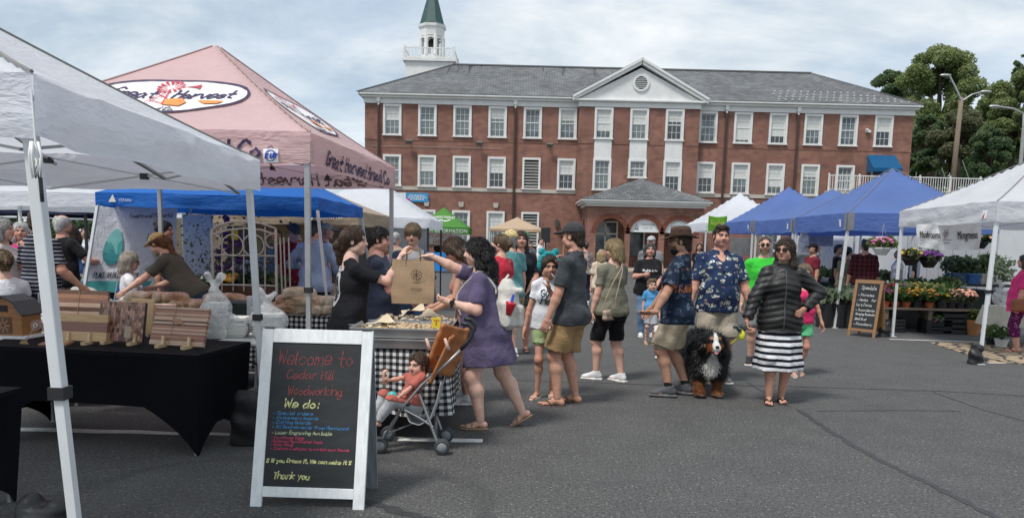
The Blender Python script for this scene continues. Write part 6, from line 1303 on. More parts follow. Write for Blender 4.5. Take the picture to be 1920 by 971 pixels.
person('grey haired person with glasses and white tee seated at the bread table',(-4.62,9.0),60,1.55,1,'fair','f',fat=.2,seed=28,hair=('bob','silver'),glasses='clear',hip=(0,0,.62),RF=dict(a=(.12,.36,.085)),LF=dict(a=(-.12,.36,.085)),R=dict(t=(.15,.3,.85)),L=dict(t=(-.15,.3,.85)),head=(5,12),bottom=dict(mat=NAVY,kind='pants'),top=dict(mat=WHTEE,sleeve=.6,hem=.86),shoes=('sneaker',WSHOE))
CW=(-3.86,9.0)
person('woman in yellow cap and olive tee leaning over the bread table',CW,-84,1.74,0,'fair','f',fat=.3,seed=29,lean=.62,head=(8,10),hair=('pony','red'),hat=('cap',fb('straw_yellow_cap',(.62,.45,.20))),L=dict(t=w2l(CW,-84,D(232,548,8.7)),abs=1,pole=(-.2,-.3,-1),curl=.3),R=dict(t=(.15,.62,.95)),bottom=dict(mat=DENIM,kind='pants'),top=dict(mat=fb('dark_olive_tee',(.10,.095,.075)),sleeve=.75,hem=.82,loose=.04),shoes=('sneaker',WSHOE))
person('dark haired woman with top bun behind the yellow cap',D(308,440,9.9)[:2],92,1.76,1,'olive','f',fat=.2,seed=30,hair=('topbun','black'),bottom=dict(mat=NAVY,kind='pants'),top=dict(mat=fb('grey_top',(.12,.12,.12)),sleeve=.7),shoes=('sneaker',BLKR))
person('grey haired man in dark red shirt looking down at the flowers',D(553,450,11.6)[:2],-25,1.82,1,'ruddy','m',fat=.3,seed=31,hair=('short','salt'),head=(-15,35),hunch=.05,bottom=dict(mat=KHAKI),top=dict(mat=fb('crimson_shirt',(.22,.015,.028)),sleeve=.8,loose=.03),shoes=('sneaker',BLKR))
person('man in pale blue button shirt seen from behind',D(590,450,10.7)[:2],6,1.83,0,'ruddy','m',fat=.4,seed=32,hair=('short','salt'),head=(15,12),L=dict(t=(-.28,.3,1.1),pole=(-.9,-.6,-.4)),R=dict(t=(.26,.28,1.0),pole=(.8,-.6,-.6)),bottom=dict(mat=fb('navy_trousers',(.03,.035,.06)),kind='pants'),top=dict(mat=fb('pale_blue_oxford',(.34,.43,.60)),sleeve=1.55,hem=.80,collar=True,loose=.045,wr=.014,sl_ease=.02),shoes=('sneaker',BLKR))
person('man in tan cap beside the pale blue shirt',D(611,450,12.3)[:2],70,1.82,1,'ruddy','m',fat=.2,seed=33,hair=('short','grey'),hat=('cap',fb('stone_cap',(.36,.33,.26))),bottom=dict(mat=KHAKI),top=dict(mat=fb('slate_tee',(.05,.055,.07))),shoes=('sneaker',WSHOE))
# ---------------------------------------------------------------- far people, by the hall and under the right-hand tents
def far(lab,px,Y,face,H,skin,sex,hair,topm,botm,**k):
 p=D(px,470,Y);a=dict(bottom=dict(mat=botm,kind=k.pop('bk','pants')),top=dict(mat=topm,sleeve=k.pop('sl',.7)),shoes=('sneaker',WSHOE));a.update(k);return person(lab,p[:2],face,H,2,skin,sex,hair=hair,**a)
far('musician in white shirt with strap beside the loudspeaker',1013,30,120,1.80,'fair','f',('short','dark'),WHTEE,BLACKF,seed=40,sl=1.6)
far('person in dark shirt seated before the louvred window',996,34,180,1.62,'olive','m',('short','black'),BLACKF,BLACKF,seed=41)
far('man in green and white cap behind the black top woman',983,14.5,160,1.80,'ruddy','m',('short','grey'),GREY,KHAKI,seed=42,hat=('cap',fb('green_cap',(.03,.2,.09))))
far('woman with floral backpack walking toward the portico',1098,20,-10,1.68,'fair','f',('bun','dark'),pat('floral_pack',f_floral((.3,.25,.22),[(.05,.04,.05),(.6,.5,.45)],[18,24],[.5,.4])),NAVY,seed=43)
far('small child with bright blue backpack near the steps',1107,24,0,1.12,'fair','m',('short','dark'),fb('bright_blue',(.02,.12,.5)),NAVY,seed=44,child=1)
far('person in pale cream top beside the blonde woman',1128,15,10,1.5,'fair','f',('bob','blond'),fb('cream_top',(.6,.5,.38)),KHAKI,seed=45)
far('dark haired vendor in black by the white tent',1311,24,190,1.72,'tan','f',('long','black'),BLACKF,BLACKF,seed=46)
far('man in maroon shirt and black cap under the blue tent',1524,17.2,-100,1.74,'olive','m',('short','black'),fb('maroon_shirt',(.16,.015,.03)),DENIM,seed=47,fat=.4,hat=('cap',BLACKF))
far('woman in long olive dress among the plants',1590,16.6,60,1.68,'tan','f',('bun','black'),fb('olive_dress',(.14,.14,.09)),fb('olive_dress',(.14,.14,.09)),seed=48,bottom=dict(kind='skirt',mat=fb('olive_dress',(.14,.14,.09)),hem=.2,hemw=.3),fat=.4)
far('man in dark red plaid shirt and jeans seen from behind',1622,16.0,10,1.84,'olive','m',('short','black'),pat('plaid_shirt',f_plaid),fb('light_denim',(.14,.22,.34)),seed=49,fat=.5,sl=1.3)
far('dark clothed shopper behind the olive dress',1572,18.0,120,1.74,'olive','m',('short','black'),BLACKF,BLACKF,seed=50)
far('bald man in white shirt behind the plants',1686,19.0,-70,1.66,'ruddy','m',('bald','grey'),fb('pale_grey_shirt',(.45,.45,.47)),NAVY,seed=51,fat=.4)
far('person in black beside the purple hanging flowers',1716,19.6,-60,1.64,'fair','m',('short','dark'),BLACKF,BLACKF,seed=52)
far('vendor under the green information tent',821,41.5,180,1.6,'tan','m',('short','black'),BLACKF,BLACKF,seed=53)
far('person in pale lilac top beyond the teenage boy',716,12.5,100,1.70,'fair','f',('bob','dirty'),fb('lilac_top',(.4,.36,.5)),DENIM,seed=54)
far('shopper in tan vest beyond the tray stall',742,14,20,1.74,'ruddy','m',('buzz','grey'),fb('tan_vest',(.4,.33,.25)),KHAKI,seed=55)
PL=D(1916,560,12.3)[:2]
pl=person('woman in hot pink tee and purple leggings at the picture edge',PL,-55,1.60,1,'ruddy','f',fat=.95,belly=.4,seed=56,hair=('bob','salt'),bottom=dict(mat=pat('purple_leggings',f_floral((.10,.012,.07),[(.45,.18,.35)],[16],[.3])),kind='shorts',len=1.5,ease=.008),top=dict(mat=fb('neon_pink_tee',(.66,.045,.20)),sleeve=.85,hem=.74,loose=.05),shoes=('flip',BLKR))
hb=root('handbag','brown leather handbag on the pink tee woman','handbag',D(1912,572,12.05));MB().box((0,0,0),(.26,.1,.2)).build('bag_body',M('brown_leather',(.25,.08,.03),.5),hb,bevel=.03)
# ================================================================ things they carry
# paper bag
PB=D(775,532,6.42)
pbag=root('paper_bag','brown kraft paper carrier bag passed between two women','paper bag',(PB[0],PB[1],PB[2]-.165),math.radians(4))
KR=NT('kraft_paper');co=KR.coords();nz=KR.noise(co,7,5,.6);KR.base(KR.ramp(nz.outputs[0],(.3,(.33,.22,.13)),(.7,(.385,.265,.16))));KR.rough(.85);KR.bump(KR.noise(co,22,4,.6,.8).outputs[0],.3,.012);KR=KR.m
def bag_fn(U,W):
 per=U*4;w_,d_=.175,.085;z=W*.37;sx=np.where(per<1,per*2-1,np.where(per<2,1,np.where(per<3,5-per*2,-1)));sy=np.where(per<1,-1,np.where(per<2,per*2-3,np.where(per<3,1,7-per*2)))
 pinch=1-.55*np.clip((W-.3)/.7,0,1)*(1-np.abs(sy));bulge=1+.05*np.sin(W*PI);cr=.003*np.sin(W*11+sx*3)+.004*np.sin(sx*7+W*5)
 gus=np.where((np.abs(sx)>.999),1-.35*np.clip((W-.25)/.75,0,1)*(1-np.abs(sy)),1.0)
 return w_*sx*bulge*gus,d_*sy*bulge*(1-.45*np.clip((W-.2)/.8,0,1))+cr,z+.006*np.sin(sx*5)*(W>.95)
m=MB();m.grid(bag_fn,48,12);m.bx(-.175,.175,-.085,.085,0,.004);m.build('bag_body',KR,pbag)
for sy in(-.045,.045):
 m=MB();m.tube([(-.06,sy,.30),(-.058,sy,.42),(-.045,sy*.8,.455),(.0,sy*.6,.465),(.045,sy*.8,.455),(.058,sy,.42),(.06,sy,.30)],.005,6);m.build('handle',M('kraft_handle',(.22,.13,.07),.8),pbag)
m=MB();th=np.linspace(0,2*PI,24);pf=lambda x,y:(x,-.095,y)
ribbons([np.stack([.03+.045*np.cos(th),.245+.04*np.sin(th)],1),np.stack([.03+.03*np.cos(th),.245+.008*np.sin(th)],1),np.array([(.03,.285),(.03,.205)]),np.array([(0,.275),(.06,.215)]),np.array([(.06,.275),(0,.215)]),np.array([(.0,.18),(.06,.18)]),np.array([(-.02,.13),(.08,.13)]),np.array([(-.01,.115),(.07,.115)])],.005,pf,m);m.build('printed_mark',M('kraft_ink',(.09,.055,.035),.9),pbag)
# white backpack on the purple woman
bp=root('backpack','off-white canvas backpack worn by the purple tunic woman','backpack',(PW[0],PW[1],0),-math.radians(-86))
from mathutils.bvhtree import BVHTree
_bv=BVHTree.FromObject(pw['top'],bpy.context.evaluated_depsgraph_get());yb=_bv.ray_cast(Vector((0,-1.5,1.1)),Vector((0,1,0)))[0].y-.055
S=SDF((-.2,yb-.26,.78),(.2,yb+.16,1.38),.009);S.loft((0,yb,1.08),Rx(.05),[(-.21,.13,.07,0),(-.17,.15,.095,-.01),(0,.15,.105,0),(.13,.125,.085,.01),(.2,.08,.05,.02),(.215,.04,.03,.02)],.01,sq=2.6);S.box((0,yb-.105,.985),(.105,.035,.095),.03,.012);S.box((0,yb-.06,1.2),(.1,.07,.02),.02,.02);S.cone((-.155,yb,.93),(-.155,yb,1.08),.045,.04,.015);S.disp(wr(8,.005,34,26))
CANV=fb('offwhite_canvas',(.56,.54,.49),bump=.5,bs=120);sdf_obj('pack_body',S,CANV,bp)
for s_ in(-1,1):
 pts=[]
 for a in np.linspace(math.radians(165),math.radians(-38),16):
  x=s_*(.10+.03*max(0,-math.sin(a)));d=Vector((0,math.cos(a),math.sin(a)));h=_bv.ray_cast(Vector((x,0,1.15))+d*1.2,-d)[0]
  if h is not None:pts.append(np.array(h)+np.array(d)*.006)
 if len(pts)>4:
  P=np.array(pts);N_=np.gradient(P,axis=0);m=MB();wv=np.array([.017,0,0]);k=len(P);A=P-wv;B=P+wv;up_v=np.array([nrm(np.cross([1,0,0],q))for q in N_])*.01
  m.add(np.concatenate([A,B,A-up_v,B-up_v]),[f for i in range(k-1)for f in((i,i+1,k+i+1,k+i),(2*k+i,3*k+i,3*k+i+1,2*k+i+1),(i,2*k+i,2*k+i+1,i+1),(k+i,k+i+1,3*k+i+1,3*k+i))]);m.build('strap',CANV,bp)
MB().tube([(-.045,yb+.03,1.28),(0,yb+.0,1.325),(.045,yb+.03,1.28)],.01,6).build('top_loop',CANV,bp)
MB().lathe([(.03,-.06),(.045,.03),(.047,.035),(.047,.05),(0.01,.052)],(-.165,yb-.03,1.06),14,Rx(.25)).build('red_cup',M('red_plastic',(.55,.02,.035),.3),bp,smooth=True)
MB().tube([(-.165,yb-.04,1.09),(-.15,yb-.06,1.17)],.012,6).build('blue_straw',M('blue_plastic',(.03,.08,.5),.3),bp)
# wrist watch, purse
_,_,E_,W_,*_r=pw['arms'][1];d_=nrm(W_-E_);c_=W_-d_*.03;wt=root('wristwatch','black wristwatch on the purple tunic woman','watch',(PW[0],PW[1],0),-math.radians(-86));a1,a2,a3=frame_of(d_);th=np.linspace(0,2*PI,17)
MB().tube(c_+.034*(np.cos(th)[:,None]*a1+np.sin(th)[:,None]*a2),.010,6,caps=False).build('strap',BLKPL,wt);MB().box(c_+np.array([-.036,0,.006]),(.014,.036,.036),Rx(.3)).build('dial',M('watch_face',(.02,.02,.022),.15),wt)
pu=root('shoulder_purse','beige quilted purse hanging at the blonde woman\'s hip','purse',(BW[0],BW[1],0),-math.radians(-34));TAUP=M('beige_leather',(.42,.32,.235),.55,var=.1)
S=SDF((-.36,-.28,.66),(.02,.12,.92),.008);S.box((-.16,-.135,.80),(.10,.03,.062),.025,.01,Rz(.32));S.disp(wr(3,.004,60,60));sdf_obj('purse_body',S,TAUP,pu)
MB().tube([(-.24,-.12,.85),(-.22,-.155,1.0),(-.13,-.175,1.2),(-.02,-.16,1.33),(.07,-.09,1.425),(.09,.0,1.43),(.05,.12,1.33)],.006,6).build('strap',TAUP,pu);MB().tube([(-.08,-.16,.85),(-.1,-.185,1.0),(-.06,-.185,1.15),(0,-.165,1.3),(.07,-.09,1.42)],.006,6).build('strap',TAUP,pu)
# ================================================================ chalkboard A-frame
WPAINT=NT('brushed_white_paint');co=WPAINT.coords();nz=WPAINT.noise(WPAINT.mapping(co,scale=(14,14,1.2)),3,5,.65);n2_=WPAINT.noise(co,5,4)
WPAINT.base(WPAINT.mix(WPAINT.rng(n2_.outputs[0],.62,.8,0,.4),WPAINT.ramp(nz.outputs[0],(.3,(.66,.69,.69)),(.65,(.82,.83,.82))),(.45,.44,.40)));WPAINT.rough(.5);WPAINT.bump(nz.outputs[0],.3,.006);WPAINT=WPAINT.m
SLATE=NT('chalkboard');co=SLATE.coords();nz=SLATE.noise(SLATE.mapping(co,rot=(0,.5,0),scale=(1,1,3)),4,5,.7);SLATE.base(SLATE.ramp(nz.outputs[0],(.35,(.012,.014,.016)),(.75,(.028,.031,.034))));SLATE.rough(.7);SLATE=SLATE.m
def aframe(name,label,p0,p1,ht,lean,spread,frame_mt,back_mt,wf,depth,lines,foot=.06,thick=.022):
 p0,p1=np.asarray(p0,float),np.asarray(p1,float);c=(p0+p1)/2;d=p1-p0;W_=np.linalg.norm(d[:2]);rz=math.atan2(d[1],d[0]);o=root(name,label,'chalkboard',(c[0],c[1],0),rz)
 Rl=Rx(-lean);P=lambda x,y,z:Rl@np.array([x,y,z]);hw=W_/2;fp_=root if 0 else None
 def bxr(x0,x1,y0,y1,z0,z1):return MB().box(P((x0+x1)/2,(y0+y1)/2,(z0+z1)/2),(x1-x0,y1-y0,z1-z0),Rl)
 bxr(-hw,-hw+wf,0,thick,0,ht).build('stile',frame_mt,o,bevel=.003);bxr(hw-wf,hw,0,thick,0,ht).build('stile',frame_mt,o,bevel=.003)
 bxr(-hw+wf+.0005,hw-wf-.0005,.001,thick,ht-wf*1.25,ht).build('top_rail',frame_mt,o,bevel=.003);bxr(-hw+wf+.0005,hw-wf-.0005,.001,thick,foot,foot+wf*.9).build('bottom_rail',frame_mt,o,bevel=.003)
 z0,z1=foot+wf*.9,ht-wf*1.25;bd=bxr(-hw+wf+.0005,hw-wf-.0005,.008,.016,z0+.0005,z1-.0005).build('slate_panel',SLATE,o)
 top=P(0,thick,ht);back=np.array([0,spread,0]);bl=np.linalg.norm(top-back);ang=math.atan2(top[1]-back[1],top[2]);Rb=Rx(-ang);Q=lambda x,y,z:back+Rb@np.array([x,y,z])
 def bxb(x0,x1,y0,y1,zz0,zz1):return MB().box(Q((x0+x1)/2,(y0+y1)/2,(zz0+zz1)/2),(x1-x0,y1-y0,zz1-zz0),Rb)
 bxb(-hw,-hw+wf,-thick,-.0,.0,bl-.03).build('rear_stile',back_mt,o);bxb(hw-wf,hw,-thick,.0,.0,bl-.03).build('rear_stile',back_mt,o);bxb(-hw+wf+.001,hw-wf-.001,-thick+.004,-.006,foot,bl-.04).build('rear_panel',back_mt,o)
 for s_ in(-1,1):MB().box(P(s_*(hw-wf*.6),.02,ht+.004),(.06,.05,.006),Rl).build('hinge',BLKPL,o)
 iw=2*(hw-wf);ih=z1-z0;x0=-hw+wf
 for k,(txt,fx0,fx1,fy,hh_,cl,wd)in enumerate(lines):
  s_,tw=strokes(txt,hh_*ih,20+k,.18,.22,1.3);sx=(fx1-fx0)*iw/tw;m=MB();ribbons([q*[sx,1]+[x0+fx0*iw,z1-fy*ih]for q in s_],wd,lambda x,y:P(x,.0065,y),m,k,.3);m.build('lettering',CHALK[cl],bd)
 return o
def chalk(name,c):
 t=NT(name);co=t.coords();nz=t.noise(co,160,3,.7);t.base(t.mix(t.rng(nz.outputs[0],.42,.62,.0,.75),tuple(c),(.03,.03,.03)));t.rough(.95);return t.m
CHALK=dict(red=chalk('chalk_red',(.36,.07,.075)),yellow=chalk('chalk_yellow',(.78,.78,.36)),blue=chalk('chalk_blue',(.06,.25,.50)),pink=chalk('chalk_pink',(.55,.06,.13)),green=chalk('chalk_green',(.55,.62,.40)),white=chalk('chalk_white',(.66,.66,.64)))
T_=D(600,620,4.64)
aframe('chalkboard_sign','white framed chalkboard sandwich sign with coloured chalk lettering',G(468,949),G(682,956),1.075,.25,.42,WPAINT,M('grey_weathered_back',(.22,.25,.27),.8,var=.25,vs=4,streak=(9,9,1)),.068,.02,[
 ('Welcome to',.07,.90,.155,.105,'red',.0046),('Cedar Hill',.18,.70,.255,.06,'red',.0046),('Woodworking',.20,.80,.365,.066,'red',.0046),('We do:',.17,.55,.455,.058,'yellow',.0075),('- Special orders',.05,.50,.505,.022,'blue',.004),('- Anniversary Boards',.05,.56,.537,.022,'blue',.004),('- Cutting Boards',.05,.48,.568,.022,'blue',.004),('- All Boards made from Hardwood',.05,.90,.600,.022,'blue',.004),('- Laser Engraving Available',.05,.72,.640,.022,'green',.004),
 ('- Farmhouse Signs',.05,.42,.672,.017,'pink',.004),('- Bathroom Signs/Custom Trays',.05,.62,.697,.017,'pink',.004),('- Baby Items',.05,.30,.720,.017,'pink',.004),('- Custom Cushions to match your house',.05,.92,.747,.018,'pink',.004),('* If you Dream It, We can make It *',.02,.95,.835,.026,'yellow',.0055),('Thank you',.11,.50,.945,.046,'yellow',.0065)])
# ================================================================ black stretch-cover tables
SPAND=M('black_spandex',(.0045,.0047,.007),.75,var=.2,vs=3,bump=.1,bs=40,spec=.12)
def spandex(label,c,rz,W_,D_,h=.75,arch=.34):
 o=root('covered_table',label,'table',(c[0],c[1],0),rz);m=MB();hw,hd_=W_/2,D_/2
 def fn(U,W):
  per=U*4;k=np.minimum(np.floor(per),3);a=per-k;cs=np.array([(-hw,-hd_),(hw,-hd_),(hw,hd_),(-hw,hd_),(-hw,-hd_)]);i=k.astype(int);x=cs[i,0]+(cs[i+1,0]-cs[i,0])*a;y=cs[i,1]+(cs[i+1,1]-cs[i,1])*a
  longs=(i%2==0);e=np.where(longs,a*2*hw,a*2*hd_);e2=np.where(longs,2*hw,2*hd_)-e;dd=np.minimum(e,e2);zb=np.where(longs,arch,arch*.55)*np.clip((dd-.03)/np.where(longs,.42,.3),0,1)**.62
  z=h-(h-zb)*W;t=(h-z)/h;pin=1-.10*np.sin(t*PI*.5);lean_=.045*t;bow=.05*np.sin(np.clip(t*1.1,0,1)*PI)*np.sin(a*PI)
  cx=np.sign(x);x2=x-np.where(longs,0,1)*np.sign(x)*bow-np.sign(x)*lean_*(np.abs(x)/hw);y2=y-np.where(longs,1,0)*np.sign(y)*bow-np.sign(y)*lean_*(np.abs(y)/hd_)
  return x2,y2,z
 m.grid(fn,96,12);m.bx(-hw+.001,hw-.001,-hd_+.001,hd_-.001,h-.03,h+.002);m.build('stretch_cover',SPAND,o,auto=True)
 for sx in(-1,1):
  for sy in(-1,1):MB().tube([(sx*(hw-.07),sy*(hd_-.07),0),(sx*(hw-.07),sy*(hd_-.07),h-.04)],.014,6).build('leg',GALV,o)
 return o
spandex('long table under black stretch cover holding wooden boards',(-3.08,5.75),math.radians(-8),1.83,.78)
spandex('smaller black covered table at the picture edge in front',(G(50,724,.68)[0]-.64,G(50,724,.68)[1]-.3),math.radians(-3),1.25,.6,.68)
# ================================================================ woodwork
def wood(name,c0,c1,sc_=(1,8,8),ring=6):
 if name in MATS:return MATS[name]
 t=NT(name);co=t.coords();nz=t.noise(t.mapping(co,scale=sc_),ring,5,.6,1.2);t.base(t.ramp(nz.outputs[0],(.3,c0),(.7,c1)));t.rough(.38);t.b.inputs['Coat Weight'].default_value=.15;t.bump(nz.outputs[0],.1,.003);MATS[name]=t.m;return t.m
MAPLE=wood('maple',(.44,.27,.12),(.58,.39,.20));WALN=wood('walnut',(.075,.033,.02),(.15,.07,.04));CHER=wood('cherry',(.26,.115,.065),(.36,.18,.10));PINE=wood('pine',(.52,.35,.19),(.64,.47,.28));ROSE=wood('rosewood',(.18,.075,.05),(.26,.125,.085));BEECH=wood('beech',(.42,.28,.2),(.52,.36,.27))
TZ=.754
def on_table(px,py):return G(px,py,TZ)
def stand(parent,x,y=0):
 MB().box((x,-.035,.012),(.035,.11,.024)).build('stand_foot',PINE,parent);MB().box((x,-.012,.05),(.02,.018,.07),Rx(-.2)).build('stand_peg',PINE,parent)
def board_root(name,label,px,py,rz=0):p=on_table(px,py);return root(name,label,'cutting board',(p[0],p[1],TZ),rz,'wooden boards on the black table')
TIE=M('twine',(.35,.26,.17),.9)
# long striped board
b=board_root('cutting_board','long brown and tan striped board at the back of the table',140,622,math.radians(-6));L_=.56;tl=Rx(-.22);seq=[WALN,BEECH,ROSE,BEECH,WALN,BEECH,ROSE,CHER,WALN];hh_=.33/len(seq)
for k,mt in enumerate(seq):MB().box(tl@np.array([0,0,.03+(k+.5)*hh_]),(L_,.026,hh_*.985),tl).build('plank',mt,b)
stand(b,-.18);stand(b,.18);MB().bar(tl@np.array([.02,-.016,.03]),tl@np.array([.02,-.016,.36]),.003).build('tie',TIE,b)
# paddle board
b=board_root('cutting_board','yellow wood paddle board with round handle and paper tag',135,643,math.radians(-5));tl=Rx(-.2);seq=[(MAPLE,.07),(WALN if 0 else ROSE,.075),(MAPLE,.06)];z=.02
for mt,h_ in seq:MB().box(tl@np.array([.06,0,z+h_/2]),(.44,.024,h_*.995),tl).build('plank',mt,b);z+=h_
m=MB();th=np.linspace(0,2*PI,20,endpoint=False);pol=[(-.16,.105),(-.16,.145)]+[(-.30+.045*math.cos(t_),.125+.045*math.sin(t_))for t_ in np.linspace(.5,2*PI-.5,16)]
m.prism(pol,.022,tl@np.array([0,-.011,0]),ex=(1,0,0),ey=tl@np.array([0,0,1.]),ez=tl@np.array([0,1.,0]));m.build('handle',ROSE,b)
MB().lathe([(.012,-.016),(.017,-.016),(.017,.016),(.012,.016)],tl@np.array([-.30,0,.125]),14,Rx(PI/2-.2),caps=False).build('grommet',ALU,b)
MB().tube([tl@np.array([-.30,-.02,.12]),tl@np.array([-.298,-.06,.06]),np.array([-.30,-.10,.012])],.003,5).build('tie',TIE,b)
MB().prism([(-.33,-.1),(-.27,-.1),(-.26,-.0),(-.285,.025),(-.32,.025),(-.335,0)],.003,(0,-.12,0)).build('paper_tag',M('tag_kraft',(.34,.22,.12),.9),b);stand(b,-.02);stand(b,.15)
# end-grain board
def endgrain():
 t=NT('end_grain');co=t.coords();s=t.n('ShaderNodeSeparateXYZ');t.l(co,s.inputs[0]);cbn=t.n('ShaderNodeCombineXYZ');t.l(s.outputs[2],cbn.inputs[0]);t.l(s.outputs[0],cbn.inputs[1]);b=t.n('ShaderNodeTexBrick');t.l(cbn.outputs[0],b.inputs[0]);b.inputs['Scale'].default_value=1;b.inputs['Brick Width'].default_value=.034;b.inputs['Row Height'].default_value=.02;b.inputs['Mortar Size'].default_value=.0006;b.inputs['Color1'].default_value=(.035,.012,.009,1);b.inputs['Color2'].default_value=(.45,.25,.18,1);b.inputs['Mortar'].default_value=(.03,.015,.01,1);b.inputs['Bias'].default_value=.1;t.base(b.outputs[0]);t.rough(.4);return t.m
EG=endgrain()
b=board_root('cutting_board','end grain board with scattered dark and pale blocks',228,644,math.radians(-8));tl=Rx(-.2);MB().box(tl@np.array([0,0,.17]),(.36,.035,.31),tl).build('block_panel',EG,b,bevel=.004);stand(b,-.1);stand(b,.12)
MB().box((.09,-.05,.1),(.05,.004,.09),Ry(.15)).build('paper_tag',M('tag_cream',(.45,.36,.26),.9),b);MB().tube([(.085,-.04,.24),(.09,-.052,.14)],.002,5).build('tie',TIE,b)
# slanted strip board
b=board_root('cutting_board','tilted board of narrow reddish strips with a star tag',330,651,math.radians(-12));tl=Rx(-.5);cols=[BEECH,CHER,ROSE,BEECH,WALN,BEECH,CHER];n_=20;hh_=.31/n_
for k in range(n_):
 sh_=-.035*k/n_
 MB().box(tl@np.array([sh_+.0,0,.012+(k+.5)*hh_]),(.46,.024+.006*(k%2),hh_*.97),tl).build('strip',cols[(k*3+k//4)%7],b)
MB().bar(tl@np.array([-.06,-.018,.02]),tl@np.array([-.09,-.018,.32]),.003).build('tie',TIE,b);MB().prism([(.07*math.cos(a)*(1 if k%2 else .6),.025*math.sin(a)*(1 if k%2 else .6))for k,a in enumerate(np.linspace(0,2*PI,12,endpoint=False))],.006,tl@np.array([-.03,-.026,.2]),ex=nrm((1,0,-.35)),ey=tl@nrm((.35,0,1)),ez=(0,1,0)).build('wood_tag',CHER,b);stand(b,-.1);stand(b,.12)
for k,(px,py,w_,h_,mt,nm)in enumerate(((205,628,.22,.26,WALN,'plain dark walnut board wedged behind the end grain board'),(262,630,.2,.3,MAPLE,'narrow pale maple board between end grain and strip boards'),(95,648,.2,.13,CHER,'small cherry serving board lying flat by the paddle handle'),(300,624,.26,.24,ROSE,'reddish board peeking over the tilted strip board'))):
 b=board_root('cutting_board',nm,px,py,math.radians(-7+5*k));tl=Rx(-.25)if k!=2 else Rx(-1.5);MB().box(tl@np.array([0,0,h_/2+.012]),(w_,.022,h_),tl).build('board_slab',mt,b,bevel=.006)
p=on_table(331,612);b=root('wooden_block','small dark walnut box behind the boards','box',(p[0],p[1]+.1,TZ));MB().box((0,0,.08),(.16,.1,.16)).build('box_body',WALN,b,bevel=.006);MB().box((0,-.053,.08),(.12,.006,.1)).build('box_face',ROSE,b)
p=on_table(12,633);b=root('wooden_barn','small wooden barn shaped box with dark roof on the black table','wooden barn',(p[0],p[1]+.1,TZ),math.radians(-4));w_=.15
m=MB();m.prism([(-w_,.02),(w_,.02),(w_,.2),(w_*.62,.28),(0,.32),(-w_*.62,.28),(-w_,.2)],.22,(0,-.11,0));m.build('barn_body',wood('oiled_pine',(.26,.11,.035),(.36,.17,.06)),b)
for s_ in(-1,1):
 MB().bar((s_*(w_+.02),0,.185),(s_*w_*.62,0,.29),.27,.012).build('roof_panel',M('barn_roof',(.05,.055,.06),.6),b);MB().bar((s_*w_*.63,0,.289),(0,0,.332),.27,.012).build('roof_panel',M('barn_roof',(.05,.055,.06),.6),b)
MB().box((0,-.113,.235),(.075,.006,.05)).build('loft_opening',DARKIN,b);MB().box((0,-.113,.10),(.13,.006,.13)).build('carved_panel',M('carved_brown',(.12,.07,.04),.8),b)
for k in range(8):a=k*PI/4;MB().box((.035*math.cos(a),-.118,.10+.035*math.sin(a)),(.045,.004,.014),Ry(-a)).build('fan_blade',CHER,b)
MB().bx(-.2,.2,-.15,.14,.0,.019).build('base_board',WPAINT,b)
# ================================================================ white folding table with foam containers
PLAST=M('white_plastic',(.66,.66,.64),.4,var=.04)
p=G(398,640,.74);ft=root('folding_table','white plastic folding table stacked with foam containers','folding table',(p[0]+.62,p[1]+.32,0),math.radians(-3));m=MB();m.bx(-.62,.62,-.32,.32,.70,.735);m.build('table_top',PLAST,ft,bevel=.012)
for sx in(-1,1):
 for sy in(-1,1):MB().tube([(sx*.5,sy*.24,0),(sx*.46,sy*.24,.70)],.014,6).build('leg',GALV,ft)
 MB().tube([(sx*.48,-.24,.25),(sx*.48,.24,.25)],.01,6).build('brace',GALV,ft)
MB().tube([(-.48,-.24,.62),(.1,-.24,.4)],.01,6).build('brace',BLKPL,ft)
FOAM=M('white_foam',(.74,.73,.69),.7,var=.04,transl=.15)
def foam_mesh(w_=.11,h=.075):
 m=MB();sec=[(.82,0),(.98,.03),(1.0,.037),(1.04,.038),(1.04,.042),(1.0,.043),(.96,.06),(.8,h)]
 def ring(s,z):return[(s*w_*x,s*w_*y,z)for x,y in((-1,-.86),(-.86,-1),(.86,-1),(1,-.86),(1,.86),(.86,1),(-.86,1),(-1,.86))]
 V=[q for s,z in sec for q in ring(s,z)];n=len(sec);m.add(V,[(i*8+j,i*8+(j+1)%8,(i+1)*8+(j+1)%8,(i+1)*8+j)for i in range(n-1)for j in range(8)]+[tuple(range(8))[::-1],tuple((n-1)*8+j for j in range(8))]);return m.mesh('foam_container')
FM_=foam_mesh();FB_=foam_mesh(.12,.03)
rs=random.Random(9)
def foam_stack(px,py,n,lab,dz=.03,me=FB_,z=.737):
 p=G(px,py,z)
 for k in range(n):o=link('foam_container',me,FOAM);o.location=(p[0]+rs.uniform(-.006,.006),p[1]+.1+rs.uniform(-.006,.006),z+k*dz);o.rotation_euler=(0,0,rs.uniform(-.08,.08)+.2);tag(o,lab,'food container','foam takeout containers')
foam_stack(432,633,6,'white foam container in the low middle stack on the folding table',.022);foam_stack(398,636,13,'white foam container in the tall narrow stack beside the boards',.02,foam_mesh(.085,.03));foam_stack(497,634,7,'white foam container in the bagged stack on the folding table',.024)
def film(name,tint,alpha):
 t=NT(name);co=t.coords();nz=t.noise(co,14,5,.7,1.5);t.base(tint);t.rough(.22);t.b.inputs['Specular IOR Level'].default_value=.7;t.set(t.b.inputs['Alpha'],t.rng(nz.outputs[0],.3,.75,alpha*.5,min(1,alpha*1.8)));t.bump(nz.outputs[0],.9,.02);return t.m
FILM=film('clear_plastic_film',(.82,.83,.84),.36)
